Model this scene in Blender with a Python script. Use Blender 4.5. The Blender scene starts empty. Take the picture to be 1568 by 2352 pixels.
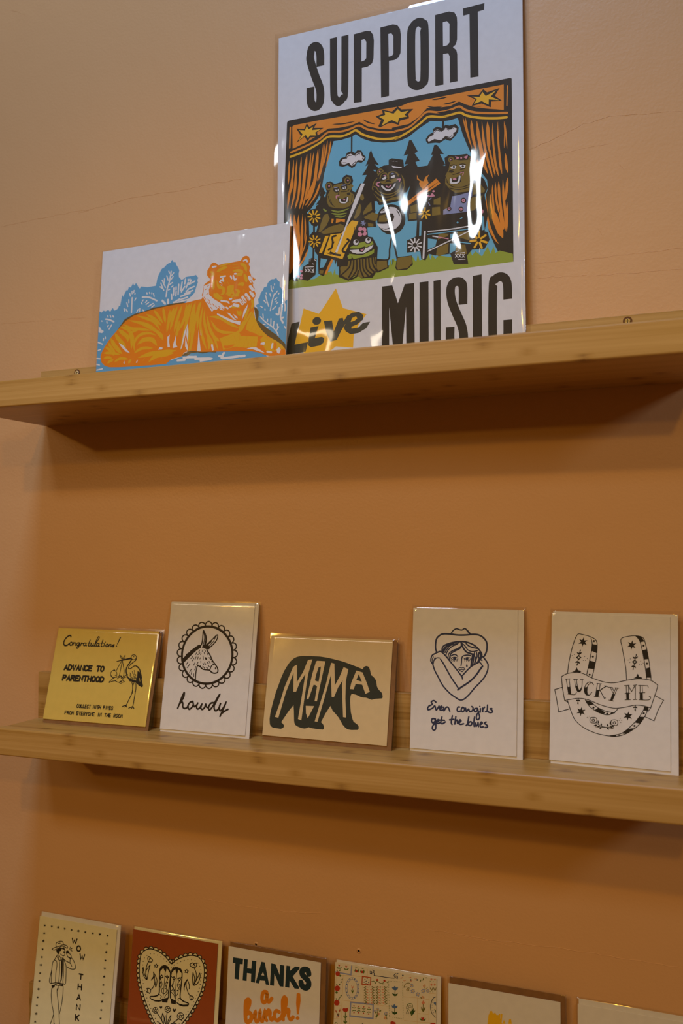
import bpy, bmesh, math, random
from mathutils import Vector, Matrix
from mathutils.geometry import tessellate_polygon

C = bpy.context.scene.collection
SC = bpy.context.scene
R = math.radians
ZF = 1.22                      # height of the measured shelf datum above the floor, metres
def mm(v): return v / 1000.0

# ------------------------------------------------------------------ camera
cam_data = bpy.data.cameras.new('camera'); cam = bpy.data.objects.new('camera', cam_data); C.objects.link(cam)
cam_data.sensor_fit = 'VERTICAL'; cam_data.sensor_height = 36.0; cam_data.lens = 36.0 * 2076.724 / 2352.0
cam_data.clip_start = 0.02
yaw, pitch, roll = (0.384314, 0.038987, 0.004907)
M = Matrix.Rotation(yaw, 4, 'Z') @ Matrix.Rotation(pitch, 4, 'X') @ Matrix.Rotation(roll, 4, 'Y') @ Matrix.Rotation(R(90), 4, 'X')
cam.matrix_world = Matrix.Translation((0.75013, -0.88921, 0.27867 + ZF)) @ M
cam_data.dof.use_dof = True; cam_data.dof.focus_distance = 0.93; cam_data.dof.aperture_fstop = 5.6
SC.camera = cam

# ------------------------------------------------------------------ light and exposure
SC.view_settings.view_transform = 'Standard'; SC.view_settings.look = 'None'
SC.view_settings.gamma = 1.0; SC.view_settings.exposure = 0.0; SC.view_settings.use_curve_mapping = False
world = bpy.data.worlds.new('room_light'); SC.world = world; world.use_nodes = True
wb = world.node_tree.nodes['Background']; wb.inputs[0].default_value = (1.0, 0.42, 0.06, 1); wb.inputs[1].default_value = 0.10
def area(name, loc, target, sx, sy, power, col):
    d = bpy.data.lights.new(name, 'AREA'); d.shape = 'RECTANGLE'; d.size = sx; d.size_y = sy; d.energy = power; d.color = col
    o = bpy.data.objects.new(name, d); C.objects.link(o); o.location = loc
    o.rotation_euler = (Vector(target) - Vector(loc)).to_track_quat('-Z', 'Y').to_euler()
    return o
# daylight from a high window up the wall, an added glint light in front, a window to the left, a lamp to the right
area('skylight', (0.28, -1.00, ZF + 2.20), (0.40, 0.0, ZF + 0.75), 0.40, 0.30, 16.5, (0.52, 0.82, 1.38))
area('side_window', (-0.95, -2.20, ZF + 1.10), (0.35, 0, ZF + 0.3), 1.10, 0.07, 3.6, (1.0, 0.84, 0.60))
area('far_window', (1.90, -1.40, ZF + 1.05), (0.6, 0, ZF + 0.6), 0.12, 0.30, 4.0, (0.80, 0.88, 1.0))
def spot(name, loc, target, power, col, half, radius):
    d = bpy.data.lights.new(name, 'SPOT'); d.energy = power; d.color = col; d.spot_size = R(2 * half); d.spot_blend = 1.0; d.shadow_soft_size = radius
    o = bpy.data.objects.new(name, d); C.objects.link(o); o.location = loc; o.rotation_euler = (Vector(target) - Vector(loc)).to_track_quat('-Z', 'Y').to_euler()
area('glint_panel', (-0.15, -1.80, ZF + 1.42), (0.40, 0, ZF + 0.6), 0.22, 0.20, 4.0, (0.88, 0.95, 1.0))  # unseen cool light, added to make the glints on the poster sleeve
spot('track_spot', (0.50, -2.20, ZF + 1.58), (0.40, 0, ZF + 0.03), 29.0, (1.0, 0.54, 0.05), 20, 0.04)
spot('low_spot', (1.05, -2.30, ZF + 1.15), (0.42, 0, ZF + 0.06), 22.0, (1.0, 0.54, 0.05), 19, 0.04)
spot('corner_spot', (-1.45, -2.95, ZF + 1.11), (0.36, 0, ZF + 0.08), 38.0, (1.0, 0.57, 0.10), 15, 0.05)

# ------------------------------------------------------------------ materials
def srgb(h):
    h = h.lstrip('#'); f = lambda v: v / 12.92 if v <= .04045 else ((v + .055) / 1.055) ** 2.4
    return tuple(f(int(h[i:i+2], 16) / 255) for i in (0, 2, 4)) + (1.0,)
def new_mat(name):
    m = bpy.data.materials.new(name); m.use_nodes = True; nt = m.node_tree
    return m, nt, nt.nodes['Principled BSDF']
def N(nt, kind, **kw):
    n = nt.nodes.new(kind)
    for k, v in kw.items(): setattr(n, k, v)
    return n
def plain(name, col, rough=.7, noise=0.0, scale=60, spec=.3):
    m, nt, b = new_mat(name); c = srgb(col) if isinstance(col, str) else col
    b.inputs['Base Color'].default_value = c; b.inputs['Roughness'].default_value = rough; b.inputs['Specular IOR Level'].default_value = spec
    if noise:
        t = N(nt, 'ShaderNodeTexNoise'); t.inputs['Scale'].default_value = scale; t.inputs['Detail'].default_value = 6
        tc = N(nt, 'ShaderNodeTexCoord'); nt.links.new(tc.outputs['Object'], t.inputs['Vector'])
        r = N(nt, 'ShaderNodeValToRGB'); r.color_ramp.elements[0].position = .3; r.color_ramp.elements[1].position = .7
        r.color_ramp.elements[0].color = tuple(v * (1 - noise) for v in c[:3]) + (1,); r.color_ramp.elements[1].color = tuple(min(1, v * (1 + noise)) for v in c[:3]) + (1,)
        nt.links.new(t.outputs['Fac'], r.inputs['Fac']); nt.links.new(r.outputs['Color'], b.inputs['Base Color'])
    return m
def wall_paint():
    m, nt, b = new_mat('peach_wall_paint'); L = nt.links.new
    tc = N(nt, 'ShaderNodeTexCoord')
    n1 = N(nt, 'ShaderNodeTexNoise'); n1.inputs['Scale'].default_value = 2.2; n1.inputs['Detail'].default_value = 4; L(tc.outputs['Object'], n1.inputs['Vector'])
    r = N(nt, 'ShaderNodeValToRGB'); r.color_ramp.elements[0].position = .3; r.color_ramp.elements[1].position = .7
    r.color_ramp.elements[0].color = WALL_A; r.color_ramp.elements[1].color = WALL_B
    L(n1.outputs['Fac'], r.inputs['Fac']); L(r.outputs['Color'], b.inputs['Base Color'])
    n2 = N(nt, 'ShaderNodeTexNoise'); n2.inputs['Scale'].default_value = 330; n2.inputs['Detail'].default_value = 3; L(tc.outputs['Object'], n2.inputs['Vector'])
    n3 = N(nt, 'ShaderNodeTexNoise'); n3.inputs['Scale'].default_value = 24; n3.inputs['Detail'].default_value = 4; L(tc.outputs['Object'], n3.inputs['Vector'])
    b1 = N(nt, 'ShaderNodeBump'); b1.inputs['Strength'].default_value = .35; b1.inputs['Distance'].default_value = .0006; L(n2.outputs['Fac'], b1.inputs['Height'])
    b2 = N(nt, 'ShaderNodeBump'); b2.inputs['Strength'].default_value = .3; b2.inputs['Distance'].default_value = .002; L(n3.outputs['Fac'], b2.inputs['Height']); L(b1.outputs['Normal'], b2.inputs['Normal'])
    L(b2.outputs['Normal'], b.inputs['Normal']); b.inputs['Roughness'].default_value = .42; b.inputs['Specular IOR Level'].default_value = .35
    return m
WALL_A = (.64, .36, .155, 1); WALL_B = (.68, .385, .168, 1)
def bamboo(name, tint=1.0):
    """laminated bamboo: long strips across the board, fine fibre along it, dark growth nodes"""
    m, nt, b = new_mat(name); L = nt.links.new
    def math_(op, a, v=None, v2=None):
        n = N(nt, 'ShaderNodeMath', operation=op)
        for i, x in enumerate((a, v, v2)):
            if x is None: continue
            if hasattr(x, 'is_linked'): L(x, n.inputs[i])
            else: n.inputs[i].default_value = x
        return n.outputs[0]
    tc = N(nt, 'ShaderNodeTexCoord'); sep = N(nt, 'ShaderNodeSeparateXYZ'); L(tc.outputs['Object'], sep.inputs[0])
    x, y, z = sep.outputs
    across = math_('ADD', math_('MULTIPLY', y, 62.0), math_('MULTIPLY', z, 118.0))
    sid = math_('FLOOR', across); fr = math_('FRACT', across)
    wn = N(nt, 'ShaderNodeTexWhiteNoise', noise_dimensions='1D'); L(sid, wn.inputs['W'])
    # fibre
    mp = N(nt, 'ShaderNodeMapping'); mp.inputs['Scale'].default_value = (6, 420, 420); L(tc.outputs['Object'], mp.inputs['Vector'])
    nf = N(nt, 'ShaderNodeTexNoise'); nf.inputs['Scale'].default_value = 1; nf.inputs['Detail'].default_value = 6; L(mp.outputs[0], nf.inputs['Vector'])
    mp2 = N(nt, 'ShaderNodeMapping'); mp2.inputs['Scale'].default_value = (2.5, 90, 90); L(tc.outputs['Object'], mp2.inputs['Vector'])
    ng = N(nt, 'ShaderNodeTexNoise'); ng.inputs['Scale'].default_value = 1; ng.inputs['Detail'].default_value = 4; L(mp2.outputs[0], ng.inputs['Vector'])
    # nodes: one dark band per strip every 21 cm, at an offset of its own
    pos = math_('FRACT', math_('ADD', math_('MULTIPLY', x, 4.7), math_('MULTIPLY', wn.outputs['Value'], 7.31)))
    band = math_('SUBTRACT', 1.0, math_('MINIMUM', math_('MULTIPLY', math_('ABSOLUTE', math_('SUBTRACT', pos, .5)), 20.0), 1.0))
    inner = math_('SUBTRACT', 1.0, math_('MINIMUM', math_('MULTIPLY', math_('ABSOLUTE', math_('SUBTRACT', fr, .5)), 2.0), 1.0))
    mp3 = N(nt, 'ShaderNodeMapping'); mp3.inputs['Scale'].default_value = (60, 700, 700); L(tc.outputs['Object'], mp3.inputs['Vector'])
    nn = N(nt, 'ShaderNodeTexNoise'); nn.inputs['Scale'].default_value = 1; nn.inputs['Detail'].default_value = 5; L(mp3.outputs[0], nn.inputs['Vector'])
    node = math_('MULTIPLY', math_('MULTIPLY', band, math_('MINIMUM', math_('MULTIPLY', inner, 2.2), 1.0)), math_('MULTIPLY', nn.outputs['Fac'], 1.5))
    seam = math_('LESS_THAN', fr, .025)
    t = math_('ADD', math_('MULTIPLY', nf.outputs['Fac'], .45), math_('ADD', math_('MULTIPLY', ng.outputs['Fac'], .35), math_('MULTIPLY', wn.outputs['Value'], .26)))
    t = math_('SUBTRACT', t, math_('ADD', math_('MULTIPLY', node, .30), math_('MULTIPLY', seam, .10)))
    r = N(nt, 'ShaderNodeValToRGB'); e = r.color_ramp.elements
    e[0].position = .12; e[0].color = (.19 * tint, .075 * tint, .014 * tint, 1); e[1].position = .80; e[1].color = (.62 * tint, .37 * tint, .115 * tint, 1)
    k = e.new(.42); k.color = (.44 * tint, .235 * tint, .05 * tint, 1)
    L(t, r.inputs['Fac']); L(r.outputs['Color'], b.inputs['Base Color'])
    b.inputs['Roughness'].default_value = .38; b.inputs['Specular IOR Level'].default_value = .45
    bp = N(nt, 'ShaderNodeBump'); bp.inputs['Strength'].default_value = .12; bp.inputs['Distance'].default_value = .0004; L(nf.outputs['Fac'], bp.inputs['Height']); L(bp.outputs['Normal'], b.inputs['Normal'])
    return m
def clear_film(name, wav=.35, scale=18, dist=.004, stretch=(1, 1, 1)):
    """thin clear cellophane: mostly transparent, mirror-like glints on its waves"""
    m = bpy.data.materials.new(name); m.use_nodes = True; nt = m.node_tree; nt.nodes.clear(); L = nt.links.new
    out = N(nt, 'ShaderNodeOutputMaterial'); mix = N(nt, 'ShaderNodeMixShader'); tr = N(nt, 'ShaderNodeBsdfTransparent'); gl = N(nt, 'ShaderNodeBsdfGlossy')
    tr.inputs['Color'].default_value = (.99, .988, .985, 1); gl.inputs['Roughness'].default_value = .06
    lw = N(nt, 'ShaderNodeLayerWeight'); lw.inputs['Blend'].default_value = .5
    pw = N(nt, 'ShaderNodeMath', operation='POWER'); pw.inputs[1].default_value = 5; L(lw.outputs['Facing'], pw.inputs[0])
    fz = N(nt, 'ShaderNodeMath', operation='MULTIPLY_ADD'); fz.inputs[1].default_value = .9; fz.inputs[2].default_value = .06; L(pw.outputs[0], fz.inputs[0])
    tc = N(nt, 'ShaderNodeTexCoord'); n = N(nt, 'ShaderNodeTexNoise'); n.inputs['Scale'].default_value = scale; n.inputs['Detail'].default_value = 2; n.inputs['Distortion'].default_value = .4
    mp = N(nt, 'ShaderNodeMapping'); mp.inputs['Scale'].default_value = stretch; mp.inputs['Rotation'].default_value = (0, .35, 0)
    L(tc.outputs['Object'], mp.inputs['Vector']); L(mp.outputs[0], n.inputs['Vector'])
    bp = N(nt, 'ShaderNodeBump'); bp.inputs['Strength'].default_value = wav; bp.inputs['Distance'].default_value = dist
    L(n.outputs['Fac'], bp.inputs['Height']); L(bp.outputs['Normal'], gl.inputs['Normal']); L(bp.outputs['Normal'], lw.inputs['Normal'])
    L(fz.outputs[0], mix.inputs[0]); L(tr.outputs[0], mix.inputs[1]); L(gl.outputs[0], mix.inputs[2]); L(mix.outputs[0], out.inputs[0])
    return m
PAPER = {'white': '#e4dfd4', 'yellow': '#dcbd58', 'tan': '#dcc28c', 'cream': '#e9dfae', 'kraft': '#8a6238', 'rust': '#9e4a18', 'print': '#e2e2e2', 'ivory': '#e2d8bc'}
PM = {k: plain('paper_' + k, v, .75, .03 if k != 'kraft' else .12, 120) for k, v in PAPER.items()}
INKS = {'ink': '#17150f', 'brown_ink': '#241a0e', 'card_yellow': '#dcbd58', 'card_tan': '#dcc28c', 'card_cream': '#e9dfae', 'card_white': '#e4dfd4', 'forest_ink': '#2b3126', 'navy_ink': '#2a3450', 'bear_olive': '#84702c', 'coral': '#d98763', 'cornflower': '#4c6e9c', 'curtain_orange': '#ea9128', 'dark_leaf': '#1f4a1c', 'grass_green': '#9aab3a', 'grey_line': '#9a9a86', 'leaf': '#56702a', 'live_grey': '#4b4a3a', 'ochre': '#c8922e', 'olive': '#6d6a24', 'orange_ink': '#e28a1c', 'overprint_olive': '#6e5a2c', 'periwinkle': '#8f98bd', 'poppy': '#b8341c', 'poster_dark': '#332b1a', 'poster_pink': '#dd95a8', 'print_white': '#e2e2e2', 'rust_line': '#b64a1e', 'scarf_green': '#8f9a3c', 'sky_ink': '#64a6cf', 'stage_sky': '#70b8d4', 'star_yellow': '#f5bd26', 'tan_line': '#d9bb84', 'teal_ink': '#07303c', 'tiger_orange': '#e8860a', 'tiger_yellow': '#e2ad18', 'vest_orange': '#e8952a', 'yellow_ink': '#f2c018'}  # poster_dark is lightened to hold the haze mirrored in its sleeve
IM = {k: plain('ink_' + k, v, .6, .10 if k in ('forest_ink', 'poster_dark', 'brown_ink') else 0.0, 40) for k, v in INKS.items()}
INK_KEYS = list(INKS)
WOOD = bamboo('bamboo'); WOOD_DARK = bamboo('bamboo_back_strip', .86)
FILM = clear_film('cellophane', .16, 14, .003); FILM_LOOSE = clear_film('loose_cellophane', .9, 11, .011, (1, 1, .45))
COUNTERSINK = plain('countersunk_bamboo', '#6e4419', .8)
STEEL = plain('screw_steel', '#b9b4a8', .25); STEEL.node_tree.nodes['Principled BSDF'].inputs['Metallic'].default_value = 1
HOLE = plain('dark_hole', '#1a0f08', .9)

# ------------------------------------------------------------------ mesh helpers
def obj(name, bm, mats, parent=None, smooth=False):
    me = bpy.data.meshes.new(name); bm.to_mesh(me); bm.free()
    for m in (mats if isinstance(mats, (list, tuple)) else [mats]): me.materials.append(m)
    if smooth:
        for p in me.polygons: p.use_smooth = True
    o = bpy.data.objects.new(name, me); C.objects.link(o)
    if parent: o.parent = parent
    return o
def add_box(bm, x0, x1, y0, y1, z0, z1, bevel=0.0, seg=2):
    vs = [bm.verts.new((x, y, z)) for x in (x0, x1) for y in (y0, y1) for z in (z0, z1)]
    fs = [bm.faces.new([vs[i] for i in f]) for f in ((0, 1, 3, 2), (4, 6, 7, 5), (0, 4, 5, 1), (2, 3, 7, 6), (0, 2, 6, 4), (1, 5, 7, 3))]
    bmesh.ops.recalc_face_normals(bm, faces=fs)
    if bevel:
        bmesh.ops.bevel(bm, geom=list({e for f in fs for e in f.edges}), offset=bevel, segments=seg, profile=.5, affect='EDGES')
    return bm
def box(x0, x1, y0, y1, z0, z1, bevel=0.0, seg=2): return add_box(bmesh.new(), x0, x1, y0, y1, z0, z1, bevel, seg)
def thing(name, label, cat, loc, rot=(0, 0, 0), group=None):
    o = bpy.data.objects.new(name, None); C.objects.link(o); o.location = loc; o.rotation_euler = rot; o.empty_display_size = .03
    o['label'] = label; o['category'] = cat
    if group: o['group'] = group
    return o
def struct(name, bm, m):
    o = obj(name, bm, m); o['kind'] = 'structure'; return o

# ------------------------------------------------------------------ the room
wall = struct('wall_back', box(-1.6, 2.6, 0, .1, 0, 3.7), wall_paint())
struct('floor', box(-1.6, 2.6, -3.2, .1, -.05, 0), plain('warm_oak_floor', '#9c6a3a', .5, .15, 9))
struct('ceiling', box(-1.6, 2.6, -3.2, .1, 3.7, 3.75), plain('ceiling_white', '#e8dfd2', .9))
WALLMAT = wall.data.materials[0]
def ridge(bm, pts, r):
    """a hair-thin half-round ridge lying on the wall face (old filler showing through the paint)"""
    P = [Vector((mm(x), 0, mm(z) + ZF)) for x, z in pts]; prev = None
    for i, p in enumerate(P):
        d = (P[min(i + 1, len(P) - 1)] - P[max(i - 1, 0)]).normalized(); n = Vector((-d.z, 0, d.x)); rr = r * (.25 if i in (0, len(P) - 1) else .7 + .5 * random.random())
        ring = [bm.verts.new(p + n * rr * math.cos(a) + Vector((0, -rr * math.sin(a) * .8, 0))) for a in (0, .8, 1.57, 2.34, math.pi)]
        if prev:
            for k in range(4): bm.faces.new((prev[k], prev[k + 1], ring[k + 1], ring[k]))
        prev = ring
random.seed(11)
for pts, r in [[[[-75.4,687.1],[-33.8,689.1],[20.1,690.1],[65.6,690.0],[122.2,694.8],[182.6,693.4],[240.4,694.5],[274.0,694.2]],0.35],[[[-73.9,563.0],[-12.0,560.3],[60.2,558.4]],0.3],[[[46.3,687.4],[65.6,690.0]],0.5],[[[593.4,671.7],[625.4,681.4],[646.2,688.4],[670.7,691.2],[736.5,684.3]],0.35],[[[596.2,557.7],[648.3,555.5],[734.1,554.9]],0.3],[[[596.0,543.3],[668.3,538.2],[733.7,535.3]],0.3],[[[599.7,658.8],[629.3,663.4],[670.3,664.9]],0.25],[[[224.2,-111.5],[273.4,-112.6],[315.6,-111.2],[376.5,-106.1]],0.5],[[[483.2,-105.7],[510.6,-105.8],[543.0,-106.3],[577.1,-105.1],[618.3,-103.5],[658.1,-103.6],[696.6,-103.6],[722.0,-104.1]],0.6],[[[512.3,-106.8],[555.8,-108.4],[577.0,-108.4]],0.35],[[[606.0,-111.6],[630.3,-111.7]],0.3],[[[-64.8,968.7],[-36.7,953.2]],0.3],[[[282.4,777.5],[296.1,757.5]],0.3],[[[657.0,586.2],[662.9,574.8]],0.35],[[[676.1,646.9],[683.9,636.3]],0.3],[[[342.7,286.9],[358.1,282.1]],0.2],[[[621.6,415.6],[633.9,408.5]],0.3]]:
    b = bmesh.new(); Q = []
    for (xa, za), (xb, zb) in zip(pts, pts[1:]):
        n = max(2, int(abs(xb - xa) / 6))
        Q += [(xa + (xb - xa) * k / n, za + (zb - za) * k / n + random.uniform(-.7, .7)) for k in range(n)]
    Q.append(pts[-1]); ridge(b, Q, mm(r * .6)); o = obj('paint_crack', b, WALLMAT, wall, True)
def disc(bm, c, r, y, n=14, r2=0.0, y2=0.0):
    o = [bm.verts.new((c[0] + r * math.cos(t), y, c[1] + r * math.sin(t))) for t in [2 * math.pi * i / n for i in range(n)]]
    if r2:
        q = [bm.verts.new((c[0] + r2 * math.cos(t), y2, c[1] + r2 * math.sin(t))) for t in [2 * math.pi * i / n for i in range(n)]]
        for i in range(n): bm.faces.new((o[i], o[(i + 1) % n], q[(i + 1) % n], q[i]))
    else: bm.faces.new(o)
for x, z in [[288.3,-150.9],[407.5,-138.8]]:
    b = bmesh.new(); disc(b, (mm(x), mm(z) + ZF), .0030, -.0001, 14, .0016, -.0009); disc(b, (mm(x), mm(z) + ZF), .0016, -.0009, 14, .0011, -.0003)
    h = obj('nail_hole', b, WALLMAT, wall, True); b = bmesh.new(); disc(b, (mm(x), mm(z) + ZF), .00115, -.0004); obj('hole', b, HOLE, h)

# ------------------------------------------------------------------ shelves
D, T, H, HS, DL = (mm(v) for v in (142.65, 10.47, 28.08, 38.27, 16.74))
def shelf(label, x0, zb, length):
    """picture ledge; zb = underside of the front lip"""
    t = thing('wall_shelf', label, 'shelf', (x0, 0, zb), (0, 0, 0), 'bamboo picture ledges')
    lip = mm(12); base = H - DL
    obj('front_lip', box(0, length, -D, -D + lip, 0, H, mm(1.6), 3), WOOD, t)
    obj('base_board', box(0, length, -D + lip + mm(.5), 0, mm(.6), base, mm(.5), 1), WOOD, t)
    obj('back_strip', box(0, length, -T, 0, base, H + HS, mm(.35), 1), WOOD_DARK, t)
    for x in (mm(54.2), mm(684.6)):
        b = bmesh.new(); zc = mm(60.6)
        disc(b, (x, zc), .0043, -T - .0002, 18, .0028, -T - .0001); s = obj('screw_hole', b, COUNTERSINK, t)
        b = bmesh.new(); disc(b, (x, zc), .0028, -T - .0003, 18, .0024, -T - .0007); disc(b, (x, zc), .0024, -T - .0007, 18); sc = obj('screw', b, STEEL, s)
        b = bmesh.new(); add_box(b, x - .0018, x + .0018, -T - .0008, -T - .0007, zc - .0003, zc + .0003); add_box(b, x - .0003, x + .0003, -T - .0008, -T - .0007, zc - .0018, zc + .0018); obj('screw_slot', b, HOLE, s)
    return t
shelf('bamboo shelf carrying the two large prints, topmost of the three', 0, mm(428.39) + ZF, mm(742))
shelf('bamboo shelf carrying five sleeved greeting cards, middle of the three', 0, mm(64.29) + ZF, mm(742))
shelf('bamboo shelf at the bottom behind the lowest row of cards', mm(-10.31), mm(-303.89) + ZF, mm(762))

# ------------------------------------------------------------------ printed artwork (coordinates in mm/10 on the face of each card, from its lower left corner)
def smooth_path(P, closed, sub):
    n = len(P); out = []
    if n < 3: return P
    for i in range(n if closed else n - 1):
        b, c = P[i], P[(i + 1) % n]
        a = P[i - 1] if (closed or i > 0) else b; d = P[(i + 2) % n] if (closed or i + 2 < n) else c
        for k in range(sub):
            t = k / sub; out.append(.5 * ((2 * b) + (c - a) * t + (2 * a - 5 * b + 4 * c - d) * t * t + (3 * b - a - 3 * c + d) * t ** 3))
    if not closed: out.append(P[-1])
    return out
def put_fill(bm, P, y, mi):
    vs = [bm.verts.new((p.x, y, p.y)) for p in P]
    for tri in tessellate_polygon([[Vector((p.x, p.y, 0)) for p in P]]):
        if len(set(tri)) < 3: continue
        a, b, c = (P[i] for i in tri); ar = (b - a).cross(c - a)
        if abs(ar) < 1e-13: continue
        try: f = bm.faces.new([vs[i] for i in (tri if ar > 0 else tri[::-1])])
        except ValueError: continue
        f.material_index = mi
def put_stroke(bm, P, w, closed, taper, butt, y, mi):
    n = len(P); h = w / 2
    if n < 2: return
    L, Rr = [], []
    for i, p in enumerate(P):
        a = P[i - 1] if (closed or i > 0) else p; c = P[(i + 1) % n] if (closed or i < n - 1) else p
        d1 = (p - a); d2 = (c - p)
        d1 = d1.normalized() if d1.length > 1e-9 else (d2.normalized() if d2.length > 1e-9 else Vector((1, 0)))
        d2 = d2.normalized() if d2.length > 1e-9 else d1
        m = d1 + d2; m = m.normalized() if m.length > .3 else d1
        k = 1.0 / max(.62, m.dot(d1)); hh = h
        if taper: u = i / (n - 1); hh = h * max(.12, min(1.0, math.sin(math.pi * min(max(u, 0), 1)) * 1.35))
        nv = Vector((-m.y, m.x)) * hh * k; L.append(p + nv); Rr.append(p - nv)
    for S_ in (L, Rr):                                  # inside of a tight bend: let the edge wait instead of folding back
        for i in range(1, n):
            if (S_[i] - S_[i - 1]).dot(P[i] - P[i - 1]) < 0: S_[i] = S_[i - 1].copy()
    vl = [bm.verts.new((p.x, y - 5e-7 * i / n, p.y)) for i, p in enumerate(L)]; vr = [bm.verts.new((p.x, y - 5e-7 * i / n, p.y)) for i, p in enumerate(Rr)]
    for i in range(n if closed else n - 1):
        j = (i + 1) % n; f = bm.faces.new((vr[i], vr[j], vl[j], vl[i])); f.material_index = mi
    if not closed and not taper and not butt:
        for e, o in ((0, 1), (n - 1, n - 2)):
            d = P[e] - P[o]; d = d.normalized() if d.length > 1e-9 else Vector((1, 0)); nv = Vector((-d.y, d.x))
            arc = [bm.verts.new((P[e].x + h * (nv.x * math.cos(t) + d.x * math.sin(t)), y, P[e].y + h * (nv.y * math.cos(t) + d.y * math.sin(t)))) for t in (0, .63, 1.26, 1.88, 2.51, math.pi)]
            f = bm.faces.new(arc[::-1]); f.material_index = mi
REPEAT = {'floral': 640}       # the patchwork carries on down the card in the same way
def printed(card, parent, y0):
    """every print of a card: parts of flat ink, each next mark a hair above the one below"""
    order = 0
    for name, items in ART[card]:
        bm = bmesh.new(); used = []
        if card in REPEAT: items = items + [[c, k, w, fl, [v - (REPEAT[card] if i % 2 and (k < 2 or i == 1) else 0) for i, v in enumerate(q)]] for c, k, w, fl, q in items if min(q[1::2] if k < 2 else q[1:2]) > REPEAT[card] + 20]
        for c, kind, w, fl, q in items:
            key = INK_KEYS[c]
            if key not in used: used.append(key)
            mi = used.index(key)
            order += 1; y = y0 - mm(.02) - order * 6e-7
            if kind < 2:
                P = [Vector((q[i] * 1e-4, q[i + 1] * 1e-4)) for i in range(0, len(q), 2)]
                if kind == 0: put_fill(bm, smooth_path(P, True, 4) if fl & 1 else P, y, mi)
                else: put_stroke(bm, smooth_path(P, bool(fl & 2), 6) if fl & 1 else P, w * 1e-5, bool(fl & 2), bool(fl & 4), bool(fl & 8), y, mi)
            else:
                c0 = Vector((q[0], q[1])) * 1e-4; A = Vector((q[2], q[3])) * 2e-5; B = Vector((q[4], q[5])) * 2e-5
                if kind == 4: P = [c0 + (A * math.cos(t) + B * math.sin(t)) * (1 if i % 2 == 0 else w / 100) for i, t in enumerate(math.pi * i / fl for i in range(2 * fl))]
                else: P = [c0 + A * math.cos(t) + B * math.sin(t) for t in (2 * math.pi * i / fl for i in range(fl))]
                if kind == 3: put_stroke(bm, P, w * 1e-5, True, False, False, y, mi)
                else: put_fill(bm, P, y, mi)
        o = obj(name, bm, [IM[k] for k in used], parent)

# ------------------------------------------------------------------ cards and prints
def sheet_bm(x0, x1, z0, z1, y0, y1): return box(x0, x1, y0, y1, z0, z1, mm(.12), 1)
def film_pouch(x0, x1, z0, z1, inner, yf, yb, seed, amp, nx=26, nz=32):
    """a flat clear bag: rippled front sheet, plain back sheet, welded along the sides and the foot, open at the top;
    inner = left, right and top edges of what is inside, where the front sheet starts to fall back to the weld"""
    rnd = random.Random(seed); bm = bmesh.new()
    ws = [(rnd.uniform(15, 60), rnd.uniform(10, 45), rnd.uniform(0, 6.28), rnd.uniform(.3, 1)) for _ in range(5)]
    a, b, c = inner
    xs = [(x0, 0), (x0 + (a - x0) * .35, .45), (x0 + (a - x0) * .75, .85)] + [(a + (b - a) * i / nx, 1) for i in range(nx + 1)] + [(x1 - (x1 - b) * .75, .85), (x1 - (x1 - b) * .35, .45), (x1, 0)]
    zs = [(z0 + (c - z0) * j / nz, 1) for j in range(nz + 1)] + [(c + (z1 - c) * .5, .8), (z1, .55)]
    g = []
    for z, ez in zs:
        row = []
        for x, ex in xs:
            e = min(ex, ez); w = sum(q * (.5 + .5 * math.sin(p * x + r * z + f)) for p, r, f, q in ws) / 3
            row.append(bm.verts.new((x, yf * e + yb * .8 * (1 - e) - amp * w * (e ** 2) * min(1, .15 + 12 * (z - z0)), z)))
        g.append(row)
    for j in range(len(zs) - 1):
        for i in range(len(xs) - 1): bm.faces.new((g[j][i], g[j][i + 1], g[j + 1][i + 1], g[j + 1][i]))
    bk = [[bm.verts.new((x, yb, z)) for x in (x0 + mm(.3), x1 - mm(.3))] for z in (z0 + mm(.3), z1 - mm(.3))]
    bm.faces.new((bk[0][0], bk[1][0], bk[1][1], bk[0][1]))
    return bm
def stand(name, label, cat, pose, surf, group=None):
    x, y, lean, yw, w, h, gap = pose
    t = thing(name, label, cat, (mm(x), mm(y), mm(surf + gap) + ZF), (-lean, 0, yw), group)
    return t, mm(w), mm(h), mm(gap) / math.cos(lean)
def greeting_card(key, label, paper, env, margins, film=FILM, seed=1, fm=(2.2, 2.6, 3.0)):
    """folded card in front of its envelope, both in a clear sleeve; margins = how far the envelope shows left, right, top"""
    t, w, h, g = stand('greeting_card', label, 'card', POSE[key], SURF[key], 'sleeved greeting cards on the shelves')
    b = sheet_bm(0, w, 0, h, 0, mm(.45)); obj('card_front', b, PM[paper], t)
    b = sheet_bm(mm(.1), w - mm(.1), mm(.1), h - mm(.1), mm(.55), mm(.95)); obj('card_back', b, PM[paper], t)
    ml, mr, mt = (mm(v) for v in margins)
    e = obj('envelope', sheet_bm(-ml, w + mr, -g, h + mt, mm(1.1), mm(1.9)), PM[env], t); e['label'] = {'kraft': 'brown kraft paper envelope', 'white': 'white paper envelope', 'cream': 'cream paper envelope'}[env]
    if key in ART: printed(key, t, 0.0)
    s = obj('clear_sleeve', film_pouch(min(-ml, 0) - mm(fm[0]), w + mr + mm(fm[1]), -g + mm(.05), h + max(mt, 0) + mm(fm[2]), (min(-ml, 0), w + mr, h + max(mt, 0)), -mm(.3), mm(2.3), seed, mm(.35)), film, t, True); s['label'] = 'clear cellophane sleeve'
    return t
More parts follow.
